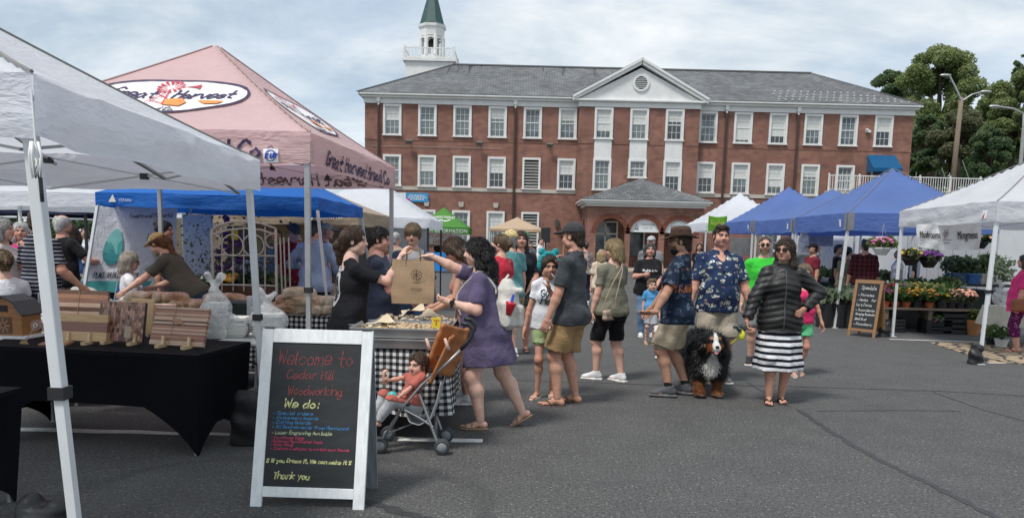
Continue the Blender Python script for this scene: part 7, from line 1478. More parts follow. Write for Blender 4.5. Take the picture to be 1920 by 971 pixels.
def plastic_bag(label,c,r,knot=True,seed=0,mt=None,h=.012):
 o=root('plastic_bag',label,'plastic bag',c);S=SDF(np.array([-r[0]-.08,-r[1]-.08,-.02]),np.array([r[0]+.08,r[1]+.08,r[2]*2+.22]),h);S.ell((0,0,r[2]),r,.02)
 if knot:S.cone((0,0,r[2]*1.7),(-.02,0,r[2]*2+.05),.05,.02,.05);S.cone((-.02,0,r[2]*2+.04),(-.07,-.01,r[2]*2+.13),.018,.035,.02);S.cone((-.02,0,r[2]*2+.04),(.05,.01,r[2]*2+.12),.018,.03,.02)
 p_=np.random.default_rng(seed).uniform(0,6,6);S.disp(lambda x,y,z:.011*np.sin(28*x+17*z+p_[0])*np.sin(31*y+12*z+p_[1])+.008*np.sin(55*z+30*x+p_[2])*np.sin(40*y+p_[3]));S.clip((0,0,-1),(0,0,.0));sdf_obj('film',S,mt or FILM,o);return o
p=G(497,634,.737);plastic_bag('knotted clear bag over the right foam stack',(p[0],p[1]+.1,.738),(.165,.15,.13),True,1);p=G(398,636,.737);plastic_bag('clear bag over the tall foam stack',(p[0],p[1]+.1,.738),(.13,.12,.2),True,2);p=G(440,633,.737);plastic_bag('loose clear bag beside the middle foam stack',(p[0]-.07,p[1]+.1,.738),(.1,.13,.1),False,3)
p=G(522,585,.80);b=root('plastic_tub','clear plastic tub behind the bagged foam stack','tub',(p[0],p[1]-.6,.738));MB().bx(-.1,.1,-.08,.08,0,.28).build('tub_body',film('tub_plastic',(.7,.72,.74),.6),b,bevel=.01)
p=G(445,606,.737);b=root('dark_bin','dark green bin behind the foam containers','bin',(p[0],p[1],.737));MB().box((0,.05,.11),(.36,.26,.22),taper=1.06).build('bin_body',M('dark_green_bin',(.012,.022,.018),.5),b,bevel=.015)
# ================================================================ checked cloth tables
GING=pat('gingham_cloth',f_gingham(.052),bump=.1)
def cloth_table(name,label,c,rz,W_,D_,h,drop,mt,cat='table',fold=.02,flare=.05):
 o=root(name,label,cat,(c[0],c[1],0),rz);hw,hd_=W_/2,D_/2
 P,UVs,Fs=[],[],[];nn=100;per=[]
 cs=[(-hw,-hd_),(hw,-hd_),(hw,hd_),(-hw,hd_)];tot=2*(W_+D_);rows=10
 pts=[]
 for k in range(nn):
  s=k/nn*tot;acc=0
  for i in range(4):
   L_=(W_,D_,W_,D_)[i]
   if s<=acc+L_+1e-9:a=(s-acc)/L_;x=cs[i][0]+(cs[(i+1)%4][0]-cs[i][0])*a;y=cs[i][1]+(cs[(i+1)%4][1]-cs[i][1])*a;nx,ny=((0,-1),(1,0),(0,1),(-1,0))[i];dc=min(a,1-a)*L_;pts.append((x,y,nx,ny,s,dc));break
   acc+=L_
 V,uv=[],[]
 for r in range(rows+1):
  t_=r/rows
  for(x,y,nx,ny,s,dc)in pts:
   ff=(fold*math.sin(s*17)+fold*.6*math.sin(s*31+1))*t_**.8+flare*t_;cor=max(0,1-dc/.12);ox,oy=nx,ny
   if cor>0:q=np.array([math.copysign(1,x),math.copysign(1,y)])*.707;ox,oy=nx*(1-cor)+q[0]*cor,ny*(1-cor)+q[1]*cor;ff+=.05*cor*t_
   V.append((x+ox*ff,y+oy*ff,h-drop*t_+(.012*math.sin(s*9)*t_)));uv.append((s,t_*drop))
 q=[(r*nn+j,r*nn+(j+1)%nn,(r+1)*nn+(j+1)%nn,(r+1)*nn+j)for r in range(rows)for j in range(nn)];q=[f[::-1]for f in q]
 k0=len(V);V+=[(-hw,-hd_,h+.001),(hw,-hd_,h+.001),(hw,hd_,h+.001),(-hw,hd_,h+.001)];uv+=[(0,0),(W_,0),(W_,D_),(0,D_)];q.append((k0,k0+1,k0+2,k0+3))
 link('cloth',np_mesh('cloth',V,q,False,None,uv),mt,o)
 for sx in(-1,1):
  for sy in(-1,1):MB().tube([(sx*(hw-.08),sy*(hd_-.08),0),(sx*(hw-.08),sy*(hd_-.08),h-.01)],.014,6).build('leg',GALV,o)
 MB().bx(-hw+.01,hw-.01,-hd_+.01,hd_-.01,h-.03,h-.004).build('table_top',PLAST,o);return o
cloth_table('food_table','tray table under black and white checked cloth beside the stroller',(-.90,6.78),0,.76,1.85,.74,.52,GING,flare=.03)
TB=.86
cloth_table('bread_table','long bread table under black and white checked cloth',(-3.2,8.05),math.radians(-1.5),3.0,.72,.80,.55,GING);cloth_table('bread_table','checked cloth table end at the far corner of the bread stall',(-4.35,7.15),math.radians(4),.75,.9,.78,.5,GING)
MB().grid(lambda U,W:(-4.72+.74*U,6.72+.86*W,.7825+.006*np.sin(U*9)*np.sin(W*7)),8,8).build('white_cloth',fabric('white_runner',(.7,.7,.68)));tag(bpy.data.objects['white_cloth'],'white runner cloth spread over the corner table','cloth')
# trays
TRAY=M('tray_aluminium',(.50,.50,.49),.38,metal=.65,var=.15,vs=5)
def tray(label,c,W_,D_,h=.055,rz=0):
 o=root('baking_tray',label,'tray',c,rz,'aluminium baking trays');m=MB();a,b=W_/2,D_/2;V=[(-a*.95,-b*.95,.003),(a*.95,-b*.95,.003),(a*.95,b*.95,.003),(-a*.95,b*.95,.003),(-a,-b,h),(a,-b,h),(a,b,h),(-a,b,h),(-a*.98,-b*.98,h),(a*.98,-b*.98,h),(a*.98,b*.98,h),(-a*.98,b*.98,h),(-a*.93,-b*.93,.008),(a*.93,-b*.93,.008),(a*.93,b*.93,.008),(-a*.93,b*.93,.008)]
 m.add(V,[(3,2,1,0)]+[(i,(i+1)%4,4+(i+1)%4,4+i)for i in range(4)]+[(4+i,4+(i+1)%4,8+(i+1)%4,8+i)for i in range(4)]+[(8+i,8+(i+1)%4,12+(i+1)%4,12+i)for i in range(4)]+[(12,13,14,15)]);m.build('pan',TRAY,o);m=MB();th=[(-a,-b,h),(a,-b,h),(a,b,h),(-a,b,h),(-a,-b,h)]
 for i in range(4):m.bar(th[i],th[i+1],.012)
 m.build('rim',TRAY,o);return o
zt=.745;k_=.0
for k,(y,z,n)in enumerate(((6.14,zt,0),(6.14,zt+.085,1),(6.98,zt,2),(6.98,zt+.055,3))):tray(['lower aluminium tray under the near pastries','near aluminium tray filled with chopped pastries','lower aluminium tray at the far end of the table','far aluminium tray of cookies'][k],(-.905,y,z),.74,.62 if y<6.5 else .7,.075 if n<2 else .05)
def crumbs(name,label,c,W_,D_,n,sz,seed,mt,zz=.03):
 r=np.random.default_rng(seed);m=MB()
 for k in range(n):x,y=r.uniform(-W_/2,W_/2),r.uniform(-D_/2,D_/2);s=sz*r.uniform(.6,1.4);m.ball((x,y,r.uniform(0,zz)),(s,s*r.uniform(.5,1),s*r.uniform(.3,.6)),6,4,Rz(r.uniform(0,3))@Rx(r.uniform(-.5,.5)))
 o=m.build(name,mt,smooth=True);o.location=c;tag(o,label,'pastries',None,'stuff');return o
def crumb_mat(name,c0,c1):t=NT(name);co=t.coords();nz=t.noise(co,38,4,.6);t.base(t.ramp(nz.outputs[0],(.35,c0),(.65,c1)));t.rough(.75);t.bump(nz.outputs[0],.5,.01);return t.m
PASTRY=crumb_mat('pastry',(.36,.21,.09),(.72,.60,.42));COOK=crumb_mat('cookie',(.20,.11,.06),(.58,.46,.32));SUGAR=crumb_mat('sugared',(.55,.48,.38),(.78,.74,.66))
crumbs('pastry_pieces','heap of pale pastry pieces in the near tray',(-.905,6.14,zt+.12),.66,.54,420,.02,1,PASTRY);crumbs('cookie_pieces','mixed cookies and slices in the far tray',(-.905,6.98,zt+.08),.66,.62,200,.03,2,COOK,.05);crumbs('sugared_pieces','sugared pastry slices between the trays',(-.88,6.62,zt+.1),.6,.4,120,.03,3,SUGAR,.06)
for k,(x,y,a)in enumerate(((-1.12,6.25,.5),(-1.05,6.75,-.4),(-.78,6.62,.8),(-.95,7.1,.2))):
 m=MB();m.grid(lambda U,W:((U-.5)*.22,(W-.5)*.16+.01*np.sin(U*7),.02*np.sin(U*5+W*3)+.03*U),8,5);o=m.build('paper_sheet',M('parchment',(.62,.52,.37),.8));o.location=(x,y,zt+.155+.01*k);o.rotation_euler=(.1,-.15,a);tag(o,['crumpled parchment sheet at the near tray corner','parchment sheet between the trays beside the tongs','parchment sheet nearest the purple tunic woman','parchment sheet on the far cookie tray'][k],'paper')
b=root('serving_tongs','metal tongs lying across the near tray','tongs',(-1.2,6.05,zt+.165),.35)
for s_ in(-1,1):MB().bar((-.13,s_*.004,.0),(.13,s_*.022,.005),.016,.004).build('tong_arm',TRAY,b)
p=D(818,600,5.95);b=root('price_tag','small yellow price tag standing on the tray corner','price tag',(p[0],5.95,zt+.162));MB().bx(-.035,.035,-.002,.002,0,.085).build('card',M('tag_yellow',(.72,.55,.04),.6),b);m=MB();ribbons([np.array([(-.018,.06),(.0,.065),(.0,.025)]),np.array([(.012,.06),(.022,.06)])],.008,lambda x,y:(x,-.004,y),m);m.build('number',M('tag_red',(.5,.03,.02),.7),b)
# ================================================================ bread
LOAFM=[]
for k in range(4):
 S=SDF((-.17,-.1,-.02),(.17,.1,.15),.009);S.box((0,0,.045),(.125+.01*k,.055,.045),.035,.02);S.ell((0,0,.075),(.12+.012*k,.06,.042),.02);S.disp(wr(k,.006,40,35));V,Fq=S.poly();LOAFM.append(np_mesh('bread_loaf',V,Fq))
def loaf_mat(nm,c0,c1):t=NT(nm);co=t.coords();nz=t.noise(co,11,4);pl=t.noise(t.mapping(co,scale=(1,1,2)),17,4,.7,1.5);c=t.ramp(nz.outputs[0],(.35,c0),(.7,c1));c=t.mix(t.rng(pl.outputs[0],.58,.68,0,.55),c,(.78,.76,.73));t.base(c);t.rough(.25);t.b.inputs['Coat Weight'].default_value=.6;t.b.inputs['Coat Roughness'].default_value=.15;t.bump(pl.outputs[0],.6,.02);return t.m
LM=[loaf_mat('loaf_a',(.40,.23,.12),(.66,.50,.34)),loaf_mat('loaf_b',(.32,.15,.07),(.58,.38,.22)),loaf_mat('loaf_c',(.5,.36,.22),(.72,.6,.45))]
rl=random.Random(21);LSEC=('in front of the leaning woman','below the garden gate','beside the pale blue shirt man','next to the black tee woman')
for(px0,px1,n,row,zz)in((235,345,6,0,0),(345,450,5,0,0),(452,530,5,0,0),(250,440,8,1,0),(250,340,4,0,1),(395,450,3,0,1),(533,575,2,0,0),(535,570,2,0,1),(545,580,2,0,2),(580,622,3,0,0),(590,620,2,0,1)):
 for i in range(n):
  px=px0+(px1-px0)*(i+.5)/n;Y=7.86+.24*row+rl.uniform(-.03,.03);x=D(px,570,Y)[0];me=LOAFM[rl.randrange(4)].copy();me.materials.clear();me.materials.append(LM[rl.randrange(3)])
  o=link('bread_loaf',me);o.location=(x,Y,.803+zz*.085);o.rotation_euler=(0,rl.uniform(-.08,.08),rl.uniform(-.5,.5)+(1.2 if rl.random()<.4 else 0));tag(o,'bagged bread loaf in the %s %s'%(('front row','back row')[row]if zz==0 else('second layer','top layer')[zz-1],LSEC[(px0>300)+(px0>440)+(px0>560)]),'bread loaf','bagged loaves on the bread table, %s'%LSEC[(px0>300)+(px0>440)+(px0>560)])
b=root('bread_knife','long bread knife lying in front of the loaves','knife',(*D(275,575,7.72)[:2],.806),.1);MB().bx(-.16,.1,-.018,.018,0,.004).build('blade',TRAY,b);MB().bx(.1,.22,-.012,.012,-.001,.018).build('handle',BLKPL,b)
# ================================================================ stroller and baby
ST=root('stroller','grey folding stroller with orange sling back and black foam handles','stroller');SYn,SYf=5.50,5.86
ALUG=M('stroller_aluminium',(.36,.37,.38),.35,metal=.6);ORB=M('tan_leather',(.36,.135,.045),.5,var=.15,bump=.2,bs=90);GSL=fabric('grey_sling',(.34,.35,.36));TYRE=M('tyre_grey',(.045,.048,.052),.7);HUB=M('hub_grey',(.22,.24,.25),.5)
for Y,nm in((SYn,'n'),(SYf,'f')):
 q=lambda px,py:D(px,py,SYn)+[0,Y-SYn,0]
 MB().tube([q(712,838),q(735,793),q(758,760),q(790,722),q(838,681),q(864,655)],.010,8).build('side_tube',ALUG,ST,smooth=True)
 MB().tube([q(864,655),q(876,642),q(885,628),q(886,616),q(878,608),q(864,606)],.015,8).build('handle_grip',BLKPL,ST,smooth=True)
 MB().tube([q(783,730),q(800,775),q(822,836)],.010,8).build('rear_leg',ALUG,ST);MB().tube([q(758,768),q(785,782),q(812,800)],.008,6).build('side_brace',ALUG,ST);MB().ball(q(785,733),.018,8,6).build('joint',BLKPL,ST);MB().ball(q(765,757),.018,8,6).build('joint',BLKPL,ST)
 for(px,py,nm2)in((829,839,'r'),(713,851,'f')):
  cpt=q(px,py);r_=.058
  for dy in(-.022,.022):
   c2=cpt+[0,dy,0];c2[2]=r_;wl=MB().lathe([(r_*.72,-.012),(r_*.95,-.013),(r_,-.006),(r_,.006),(r_*.95,.013),(r_*.72,.012)],c2,20,Rx(PI/2),caps=False).build('wheel',TYRE,ST,smooth=True);MB().lathe([(.012,-.016),(r_*.4,-.012),(r_*.74,-.008),(r_*.74,.008),(r_*.4,.012),(.012,.016)],c2,16,Rx(PI/2)).build('hub',HUB,wl,smooth=True)
qn=lambda px,py:D(px,py,SYn);dY=np.array([0,SYf-SYn,0])
MB().tube([qn(800,778),qn(800,778)+dY],.008,6).build('cross_bar',ALUG,ST);MB().tube([qn(735,793),qn(735,793)+dY],.008,6).build('foot_bar',ALUG,ST);MB().tube([qn(712,838),qn(720,815),qn(800,800)+dY],.007,6).build('cross_brace',ALUG,ST)
def strip_mesh(path,inset,th,mt,name,bow=.03,nY=8):
 P=np.array([qn(*q)for q in path]);t_=np.linspace(0,1,len(P));m=MB()
 def fn(U,W):x=np.interp(U,t_,P[:,0]);z=np.interp(U,t_,P[:,2]);return x,SYn+inset+(SYf-SYn-2*inset)*W+0*U,z-bow*np.sin(W*PI)
 m.grid(fn,24,nY);o=m.build(name,mt,ST,smooth=True);s_=o.modifiers.new('thick','SOLIDIFY');s_.thickness=th;return o
strip_mesh([(757,762),(768,790),(785,796),(806,784),(818,750),(826,715)],.0,.008,GSL,'sling_seat');strip_mesh([(803,716),(815,690),(829,660),(843,630)],-.015,.022,ORB,'backrest',.02)
S=SDF(qn(790,720)-[.08,.12,.08],qn(850,610)+[.12,.55,.12],.010);a_,b_=qn(806,712),qn(840,622);mid=(SYn+SYf)/2;e1=nrm((b_-a_)*[1,0,1]);n0=np.cross(e1,[0,1,0]);yv=np.array([0,1.,0])*math.cos(.95)+n0*math.sin(.95)*-1;Rb_=np.stack([e1,yv,np.cross(e1,yv)],1);cc=(a_+b_)/2+np.array([.035,0,0]);cc[1]=mid+.1
S.box(cc,(np.linalg.norm(b_-a_)/2*1.05,.125,.014),.014,.01,Rb_);S.cone(cc-e1*.17-yv*.12,cc+e1*.17-yv*.12,.014,.02,.02);S.cone(cc-e1*.15+yv*.12,cc+e1*.2+yv*.11,.014,.02,.02);S.cone(cc-e1*.17+yv*.02,cc+e1*.17+yv*.02,.017,.017,.012)
S.disp(wr(4,.004,40,34));sdf_obj('padded_hood',S,ORB,ST)
for px,py in((808,690),(822,668)):MB().box(qn(px,py)+[0,-.045,0],(.02,.012,.03),Ry(.5)).build('buckle',BLKPL,ST)
for k,(px,Y)in enumerate(((838,SYn-.08),(803,SYn+.1))):MB().tube([D(px-4,634+0*k,Y),D(px,646,Y),D(px+3,656,Y)],[.010,.013,.016],8).build('toy_leg',M('toy_pink',(.62,.40,.33),.6),ST,smooth=True)
BB=D(768,757,5.62);bz=BB[2]
bb=person('baby in coral bodysuit with curly brown hair riding in the stroller',(BB[0],BB[1]),-118,.80,0,'fair','m',child=1.0,fat=.25,seed=60,group='people at the market',lean=-.26,hip=(0,0,.13),head=(-28,8),hair=('curly','brown'),z0=bz-.13,R=dict(t=(.05,.26,.30),abs=1,pole=(.6,.1,-1),fdir=(-.2,.2,1),palm=(0,-1,0),curl=.7),L=dict(t=(-.08,.17,.17),abs=1,pole=(-1,-.2,-.4),curl=.6),RF=dict(a=(.14,.60,.06),pole=(.3,.3,1)),LF=dict(a=(-.14,.60,.06),pole=(-.3,.3,1)),bottom=dict(mat=fb('pale_grey_pants',(.40,.41,.42)),kind='pants',ease=.012,len=.95),top=dict(mat=fb('coral_suit',(.44,.13,.10)),sleeve=.7,hem=.92,ease=.012,wr=.005),shoes=None)
p=D(735,743,5.56);b=root('teal_rattle','round teal teether in the baby\'s lap','toy',p);TEAL=M('teal_silicone',(.03,.42,.40),.45);MB().lathe([(.0,-.008),(.036,-.008),(.041,0),(.036,.008),(0,.008)],(0,0,0),24,Rx(PI/2-.3)).build('disc',TEAL,b,smooth=True)
for k in range(6):a=k*PI/3;MB().bar((0,-.012,0),(.03*math.cos(a),-.012,.03*math.sin(a)),.004).build('groove',M('teal_dark',(.01,.14,.14),.6),b)
# ================================================================ black bags on the ground
def duffel(label,c,r,h,seed):o=root('weight_bag',label,'weight bag',c);S=SDF((-r-.12,-r-.12,-.02),(r+.12,r+.12,h+.18),.011);S.loft((0,0,0),np.eye(3),[(0,r,r*.8,0),(h*.5,r*1.08,r*.85,0),(h*.9,r*.8,r*.6,0),(h,r*.5,r*.4,0)],.02);S.ell((-r*.5,0,h*.95),(r*.4,r*.5,.06),.03);S.ell((r*.5,0,h*.9),(r*.45,r*.5,.05),.03);S.disp(wr(seed,.016,26,22));S.clip((0,0,-1),(0,0,0));sdf_obj('bag_body',S,M('black_ripstop',(.014,.014,.016),.5,bump=.4,bs=30),o);return o
g_=G(90,1010);duffel('black weight bag at the foot of the nearest tent pole',(g_[0],g_[1]+.0,0),.15,.2,1)
b=root('black_tote','tall flat black bag standing behind the chalkboard sign','bag',G(468,833));S=SDF((-.2,-.15,-.01),(.2,.15,.5),.011);S.loft((0,0,0),Rx(.1),[(0,.15,.06,0),(.2,.13,.07,0),(.38,.1,.05,0),(.44,.07,.03,0)],.01,sq=3);S.disp(wr(5,.01,20,18));S.clip((0,0,-1),(0,0,0));sdf_obj('bag_body',S,MATS['black_ripstop'],b)
g_=G(1836,684);duffel('black sandbag on the tent pole by the patterned rug',(g_[0],g_[1]+.1,0),.1,.26,2);g_=G(1662,632);duffel('black sandbag at the tent pole by the specials board',(g_[0],g_[1]+.1,0),.11,.26,3)
# ================================================================ behind the bread stall
pa,pb,pc,pd=D(186,388,10.35),D(331,384,10.6),D(322,548,10.6),D(146,548,10.1)
def fb_fn(U,W):U3,W3=np.asarray(U)[...,None],np.asarray(W)[...,None];P=(pd*(1-U3)+pc*U3)*(1-W3)+(pa*(1-U3)+pb*U3)*W3;return P[...,0],P[...,1]+.03*np.sin(U*8),P[...,2]
m=MB();m.grid(fb_fn,20,14);bo=m.build('farm_banner',fabric('banner_white',(.62,.62,.65),transl=.15),smooth=True);tag(bo,'large white farm banner with teal egg shape behind the bread stall','banner')
def bf(x,y,off=.015):q=fb_fn(np.array(x),np.array(y));return float(q[0]),float(q[1])-off,float(q[2])
egg=lambda k,f=1:[(.28+f*.115*math.sin(t_)*(1-.18*math.cos(t_)),.53+f*.21*math.cos(t_))for t_ in np.linspace(0,2*PI,k,endpoint=False)]
def poly_decal(pts,mt,name,off,par):m=MB();m.add([bf(x,y,off)for x,y in pts],[tuple(range(len(pts)))]);return m.build(name,mt,par)
eg=poly_decal(egg(28),M('egg_pale',(.16,.42,.40),.7),'egg_mark',.018,bo)
th=np.linspace(PI*.38,PI*1.62,16);poly_decal([(.28+.115*math.sin(t_)*(1-.18*math.cos(t_)),.53+.21*math.cos(t_))for t_ in th]+[(.2,.56),(.24,.60),(.29,.55),(.34,.58)][::1],M('egg_mid',(.05,.28,.27),.7),'egg_hill',.022,bo)
th=np.linspace(PI*.62,PI*1.38,14);poly_decal([(.28+.115*math.sin(t_)*(1-.18*math.cos(t_)),.53+.21*math.cos(t_))for t_ in th]+[(.22,.47),(.27,.5),(.33,.44)],M('egg_deep',(.02,.20,.22),.7),'egg_front',.026,bo)
m=MB()
for txt,x0,x1,y,h_,wd in(('Flowers and Flavorful',.42,.95,.86,.05,.006),('Hudson',.68,.95,.60,.07,.007),('PLACE ON HILLSIDE FARM',.12,.62,.17,.06,.008),('Ranch',.80,.98,.34,.08,.012)):
 s_,tw=strokes(txt,h_,5,.15,.1);ribbons([q*[(x1-x0)/tw,1]+[x0,y]for q in s_],wd,lambda x,y:bf(x,y,.02),m,3)
m.build('lettering',M('banner_black',(.03,.03,.035),.8),bo)
MB().grid(lambda U,W:tuple(np.array(q)-(np.array([0,.012,0])[i]if 1 else 0)for i,q in enumerate(fb_fn(U,W*.13))),10,2).build('teal_footer',M('egg_mid',(.05,.28,.27)),bo)
# wrought garden gate
gate=root('garden_gate','white wrought iron garden gate panel with scroll rings','garden gate',D(460,470,9.9)*[1,1,0]);GI=M('cream_iron',(.58,.55,.49),.5);gx=D(460,470,9.9)[0]
q=lambda px,py:D(px,py,9.9)-[gx,0,0]-[0,9.9,0]
arch_=[q(396,432),q(410,422),q(435,416),q(460,415),q(490,419),q(518,429)];arch2=[q(398,440),q(430,431),q(460,428),q(490,431),q(517,440)]
for nm,P in(('top_arch',arch_),('lower_arch',arch2),('middle_rail',[q(396,478),q(518,480)]),('bottom_rail',[q(396,533),q(518,536)])):MB().tube(P,.014,6).build(nm,GI,gate,smooth=True)
for px in(397,517):MB().tube([q(px,430),[q(px,430)[0],0,0]],.018,6).build('post',GI,gate)
for px in(416,437,457,476,497):MB().tube([q(px,425),q(px,545)],.008,6).build('bar',GI,gate)
for px,py in((437,460),(476,460)):th=np.linspace(0,2*PI,21);c=q(px,py);MB().tube([c+[.14*math.cos(t_),-.02,.14*math.sin(t_)]for t_ in th],.009,6,caps=False).build('scroll_ring',GI,gate)
for s_,px in((1,404),(-1,510)):c=q(px,452);MB().tube([c+[s_*.1*math.cos(t_)-s_*.02,-.02,.09*math.sin(t_)]for t_ in np.linspace(-1.6,1.6,12)],.008,6).build('scroll',GI,gate)
for px in(525,532,541):MB().tube([q(px,445),[q(px,445)[0],.12,0]],.01,6).build('side_bar',GI,gate)
# flowers by the gate
def plant(name,label,c,n,r,h,lm,fl=None,nf=0,seed=0,size=.05,pot=None,fsz=.025,group=None,cat='plant',potr=None,spread=1.0):
 o=root(name,label,cat,c,group=group);rr=np.random.default_rng(seed);z0=0
 if pot is not None:pr_=potr or r*.55;z0=pr_*1.3;MB().lathe([(pr_*.72,0),(pr_,z0*.9),(pr_*1.08,z0*.9),(pr_*1.08,z0),(pr_*.9,z0),(pr_*.85,z0*.85),(0.01,z0*.84)],seg=14).build('pot',pot,o,smooth=False)
 cs=[(rr.normal(0,r*.4),rr.normal(0,r*.4),z0+h*rr.uniform(.3,.85))for _ in range(9)];V,Fq=leaves(cs,[max(r,h)*rr.uniform(.28,.48)for _ in cs],n,size,seed,.8);V[:,2]=np.maximum(V[:,2],z0*.8);link('foliage',np_mesh('foliage',V,Fq,False),lm,o)
 m=MB()
 for k in range(7):a=rr.uniform(0,6.28);m.tube([(0,0,z0*.8),(.3*r*math.cos(a),.3*r*math.sin(a),z0+h*.4),(.7*r*math.cos(a),.7*r*math.sin(a),z0+h*.75)],.005,4)
 m.build('stem',L2,o)
 if fl is not None and nf:
  m=MB()
  for k in range(nf):
   a=rr.uniform(0,6.28);rad=r*spread*math.sqrt(rr.uniform(0,1));zz=z0+h*(1.02-.45*(rad/(r*spread+1e-6))**2)+rr.uniform(-.1,.05)*h;R_=Rz(a)@Rx(rr.uniform(-.6,.6));c_=(rad*math.cos(a),rad*math.sin(a),zz);s_=fsz*rr.uniform(.7,1.3)
   m.ball(c_,(s_,s_,s_*.55),7,4,R_)
  tag(m.build('blossoms',fl,o,smooth=True),kind='stuff')
 return o
SUNF=crumb_mat('sunflower_orange',(.55,.20,.02),(.80,.48,.05));YEL=crumb_mat('yellow_petal',(.65,.42,.02),(.85,.65,.08));PURP=crumb_mat('purple_petal',(.06,.012,.10),(.20,.05,.28));PINKP=crumb_mat('pink_petal',(.42,.05,.22),(.70,.25,.45));BRZ=crumb_mat('bronze_petal',(.28,.09,.02),(.55,.25,.05));PEACH=crumb_mat('peach_petal',(.60,.22,.16),(.82,.52,.40));REDP=crumb_mat('red_petal',(.42,.02,.04),(.62,.06,.12));WHP=crumb_mat('white_petal',(.6,.6,.55),(.8,.8,.76))
L4=leaf_mat('leaf_fresh',(.06,.12,.03),(.12,.20,.06));L5=leaf_mat('leaf_grey_green',(.14,.19,.12),(.26,.31,.20));TERR=M('terracotta',(.36,.085,.035),.8,var=.15);BPOT=M('black_pot',(.014,.016,.018),.5)
p=D(445,535,10.6);pb_=root('planter_box','wooden planter box behind the garden gate','planter',(p[0],p[1],0));MB().box((0,0,.78),(.95,.3,.24)).build('box_body',wood('planter_wood',(.13,.055,.03),(.22,.10,.06)),pb_,bevel=.01)
for sx in(-1,1):MB().box((sx*.4,0,.33),(.06,.26,.66)).build('leg',MATS['planter_wood'],pb_)
plant('potted_sunflowers','orange sunflowers in the planter behind the gate',(*D(432,520,10.5)[:2],.88),300,.14,.2,L4,SUNF,16,1,.05,fsz=.05);plant('leafy_plant','green leafy plant in the planter behind the gate',(*D(475,520,10.6)[:2],.88),500,.24,.22,L2,None,0,2,.05);plant('leafy_plant','small green plant at the end of the gate planter',(*D(510,520,10.6)[:2],.88),250,.12,.2,L1,None,0,3,.045)
plant('tall_flowers','dark purple tall flowers above the garden gate',(*D(432,420,11.0)[:2],.0),900,.32,1.85,L3,PURP,40,4,.03,fsz=.05,spread=.6);plant('tall_flowers','tall dry grasses behind the garden gate',(*D(480,440,11.2)[:2],.0),900,.3,1.6,L3,None,0,5,.03)
plant('white_flowers','pot of white flowers beside the garden gate',(*D(375,510,9.9)[:2],.68),260,.17,.25,L4,WHP,18,6,.05,pot=BPOT,fsz=.028)
MB().box((D(375,545,9.9)[0],9.9,.34),(.5,.4,.68)).build('dark_crate',M('navy_tub',(.012,.018,.03),.6));tag(bpy.data.objects['dark_crate'],'dark tub under the pot of white flowers','tub')
p=D(440,450,10.8);b=root('yellow_bag','small yellow tag bag hanging behind the gate','bag',(p[0],p[1],1.62));MB().box((0,0,0),(.1,.03,.16)).build('bag_body',M('yellow_bag_mat',(.7,.5,.03),.6),b,bevel=.01)
for k,(px,py,w_,h_,cl,lab)in enumerate(((448,455,.34,.5,(.18,.12,.07),'brown paper panel behind the garden gate'),(470,500,.5,.34,(.55,.57,.62),'pale printed box behind the garden gate'),(372,470,.45,1.1,(.72,.73,.75),'white tent sidewall behind the bread stall'))):
 p=D(px,py,11.6);MB().box((0,0,0),(w_,.04,h_)).build('display_panel',M('panel_%d'%k,cl,.8));o=bpy.data.objects['display_panel'+('' if k==0 else '.%03d'%k)];o.location=p;tag(o,lab,'panel')
# chairs and small things at far left
NAVYC=fabric('navy_canvas',(.012,.018,.045))
def camp_chair(label,c,rz,mt):
 o=root('camp_chair',label,'camp chair',c,rz);m=MB();m.grid(lambda U,W:((U-.5)*.52,-.16-.1*W+.05*np.sin(U*PI),.45+.45*W),8,6);m.build('backrest',mt,o,smooth=True);m=MB();m.grid(lambda U,W:((U-.5)*.52,-.18+.42*W,.44+.0*U-.05*np.sin(U*PI)),8,6);m.build('seat',mt,o,smooth=True)
 for sx in(-1,1):MB().tube([(sx*.27,-.27,.95),(sx*.27,-.15,.42),(sx*.27,.25,0)],.011,6).build('frame_tube',GALV,o);MB().tube([(sx*.27,.25,.6),(sx*.27,-.25,0)],.011,6).build('frame_tube',GALV,o);MB().box((sx*.27,.05,.62),(.06,.42,.02)).build('armrest',mt,o)
camp_chair('navy folding camp chair under the seated topknot woman',(-5.42,7.95,0),math.radians(40),NAVYC);camp_chair('blue folding camp chair beside the grey haired person',(*D(208,545,9.9)[:2],0),math.radians(150),fabric('blue_canvas',(.015,.10,.26)))
camp_chair('navy camp chair by the corner table',(*D(42,540,7.9)[:2],.0),math.radians(170),NAVYC)
wc=root('plastic_chair','pale grey plastic chair behind the striped board','chair',(*D(125,560,8.7)[:2],0),math.radians(175));PCH=M('grey_plastic',(.42,.42,.40),.5)
m=MB();m.grid(lambda U,W:((U-.5)*(.5-.16*W**4),-.2-.12*W+.06*np.sin(U*PI),.45+.5*W-.05*(2*U-1)**4),12,8);m.build('backrest',PCH,wc,smooth=True).modifiers.new('t','SOLIDIFY').thickness=.012;MB().box((0,.0,.44),(.46,.44,.02)).build('seat',PCH,wc,bevel=.008)
for sx in(-1,1):
 for sy in(-1,1):MB().tube([(sx*.19,sy*.18,.43),(sx*.22,sy*.22,0)],.015,6).build('leg',PCH,wc)
cloth_table('vendor_table','dark green covered table beyond the striped shirt man',(*D(130,510,10.6)[:2],),0,1.5,.6,.86,.7,fabric('dark_green_cloth',(.008,.03,.022)))
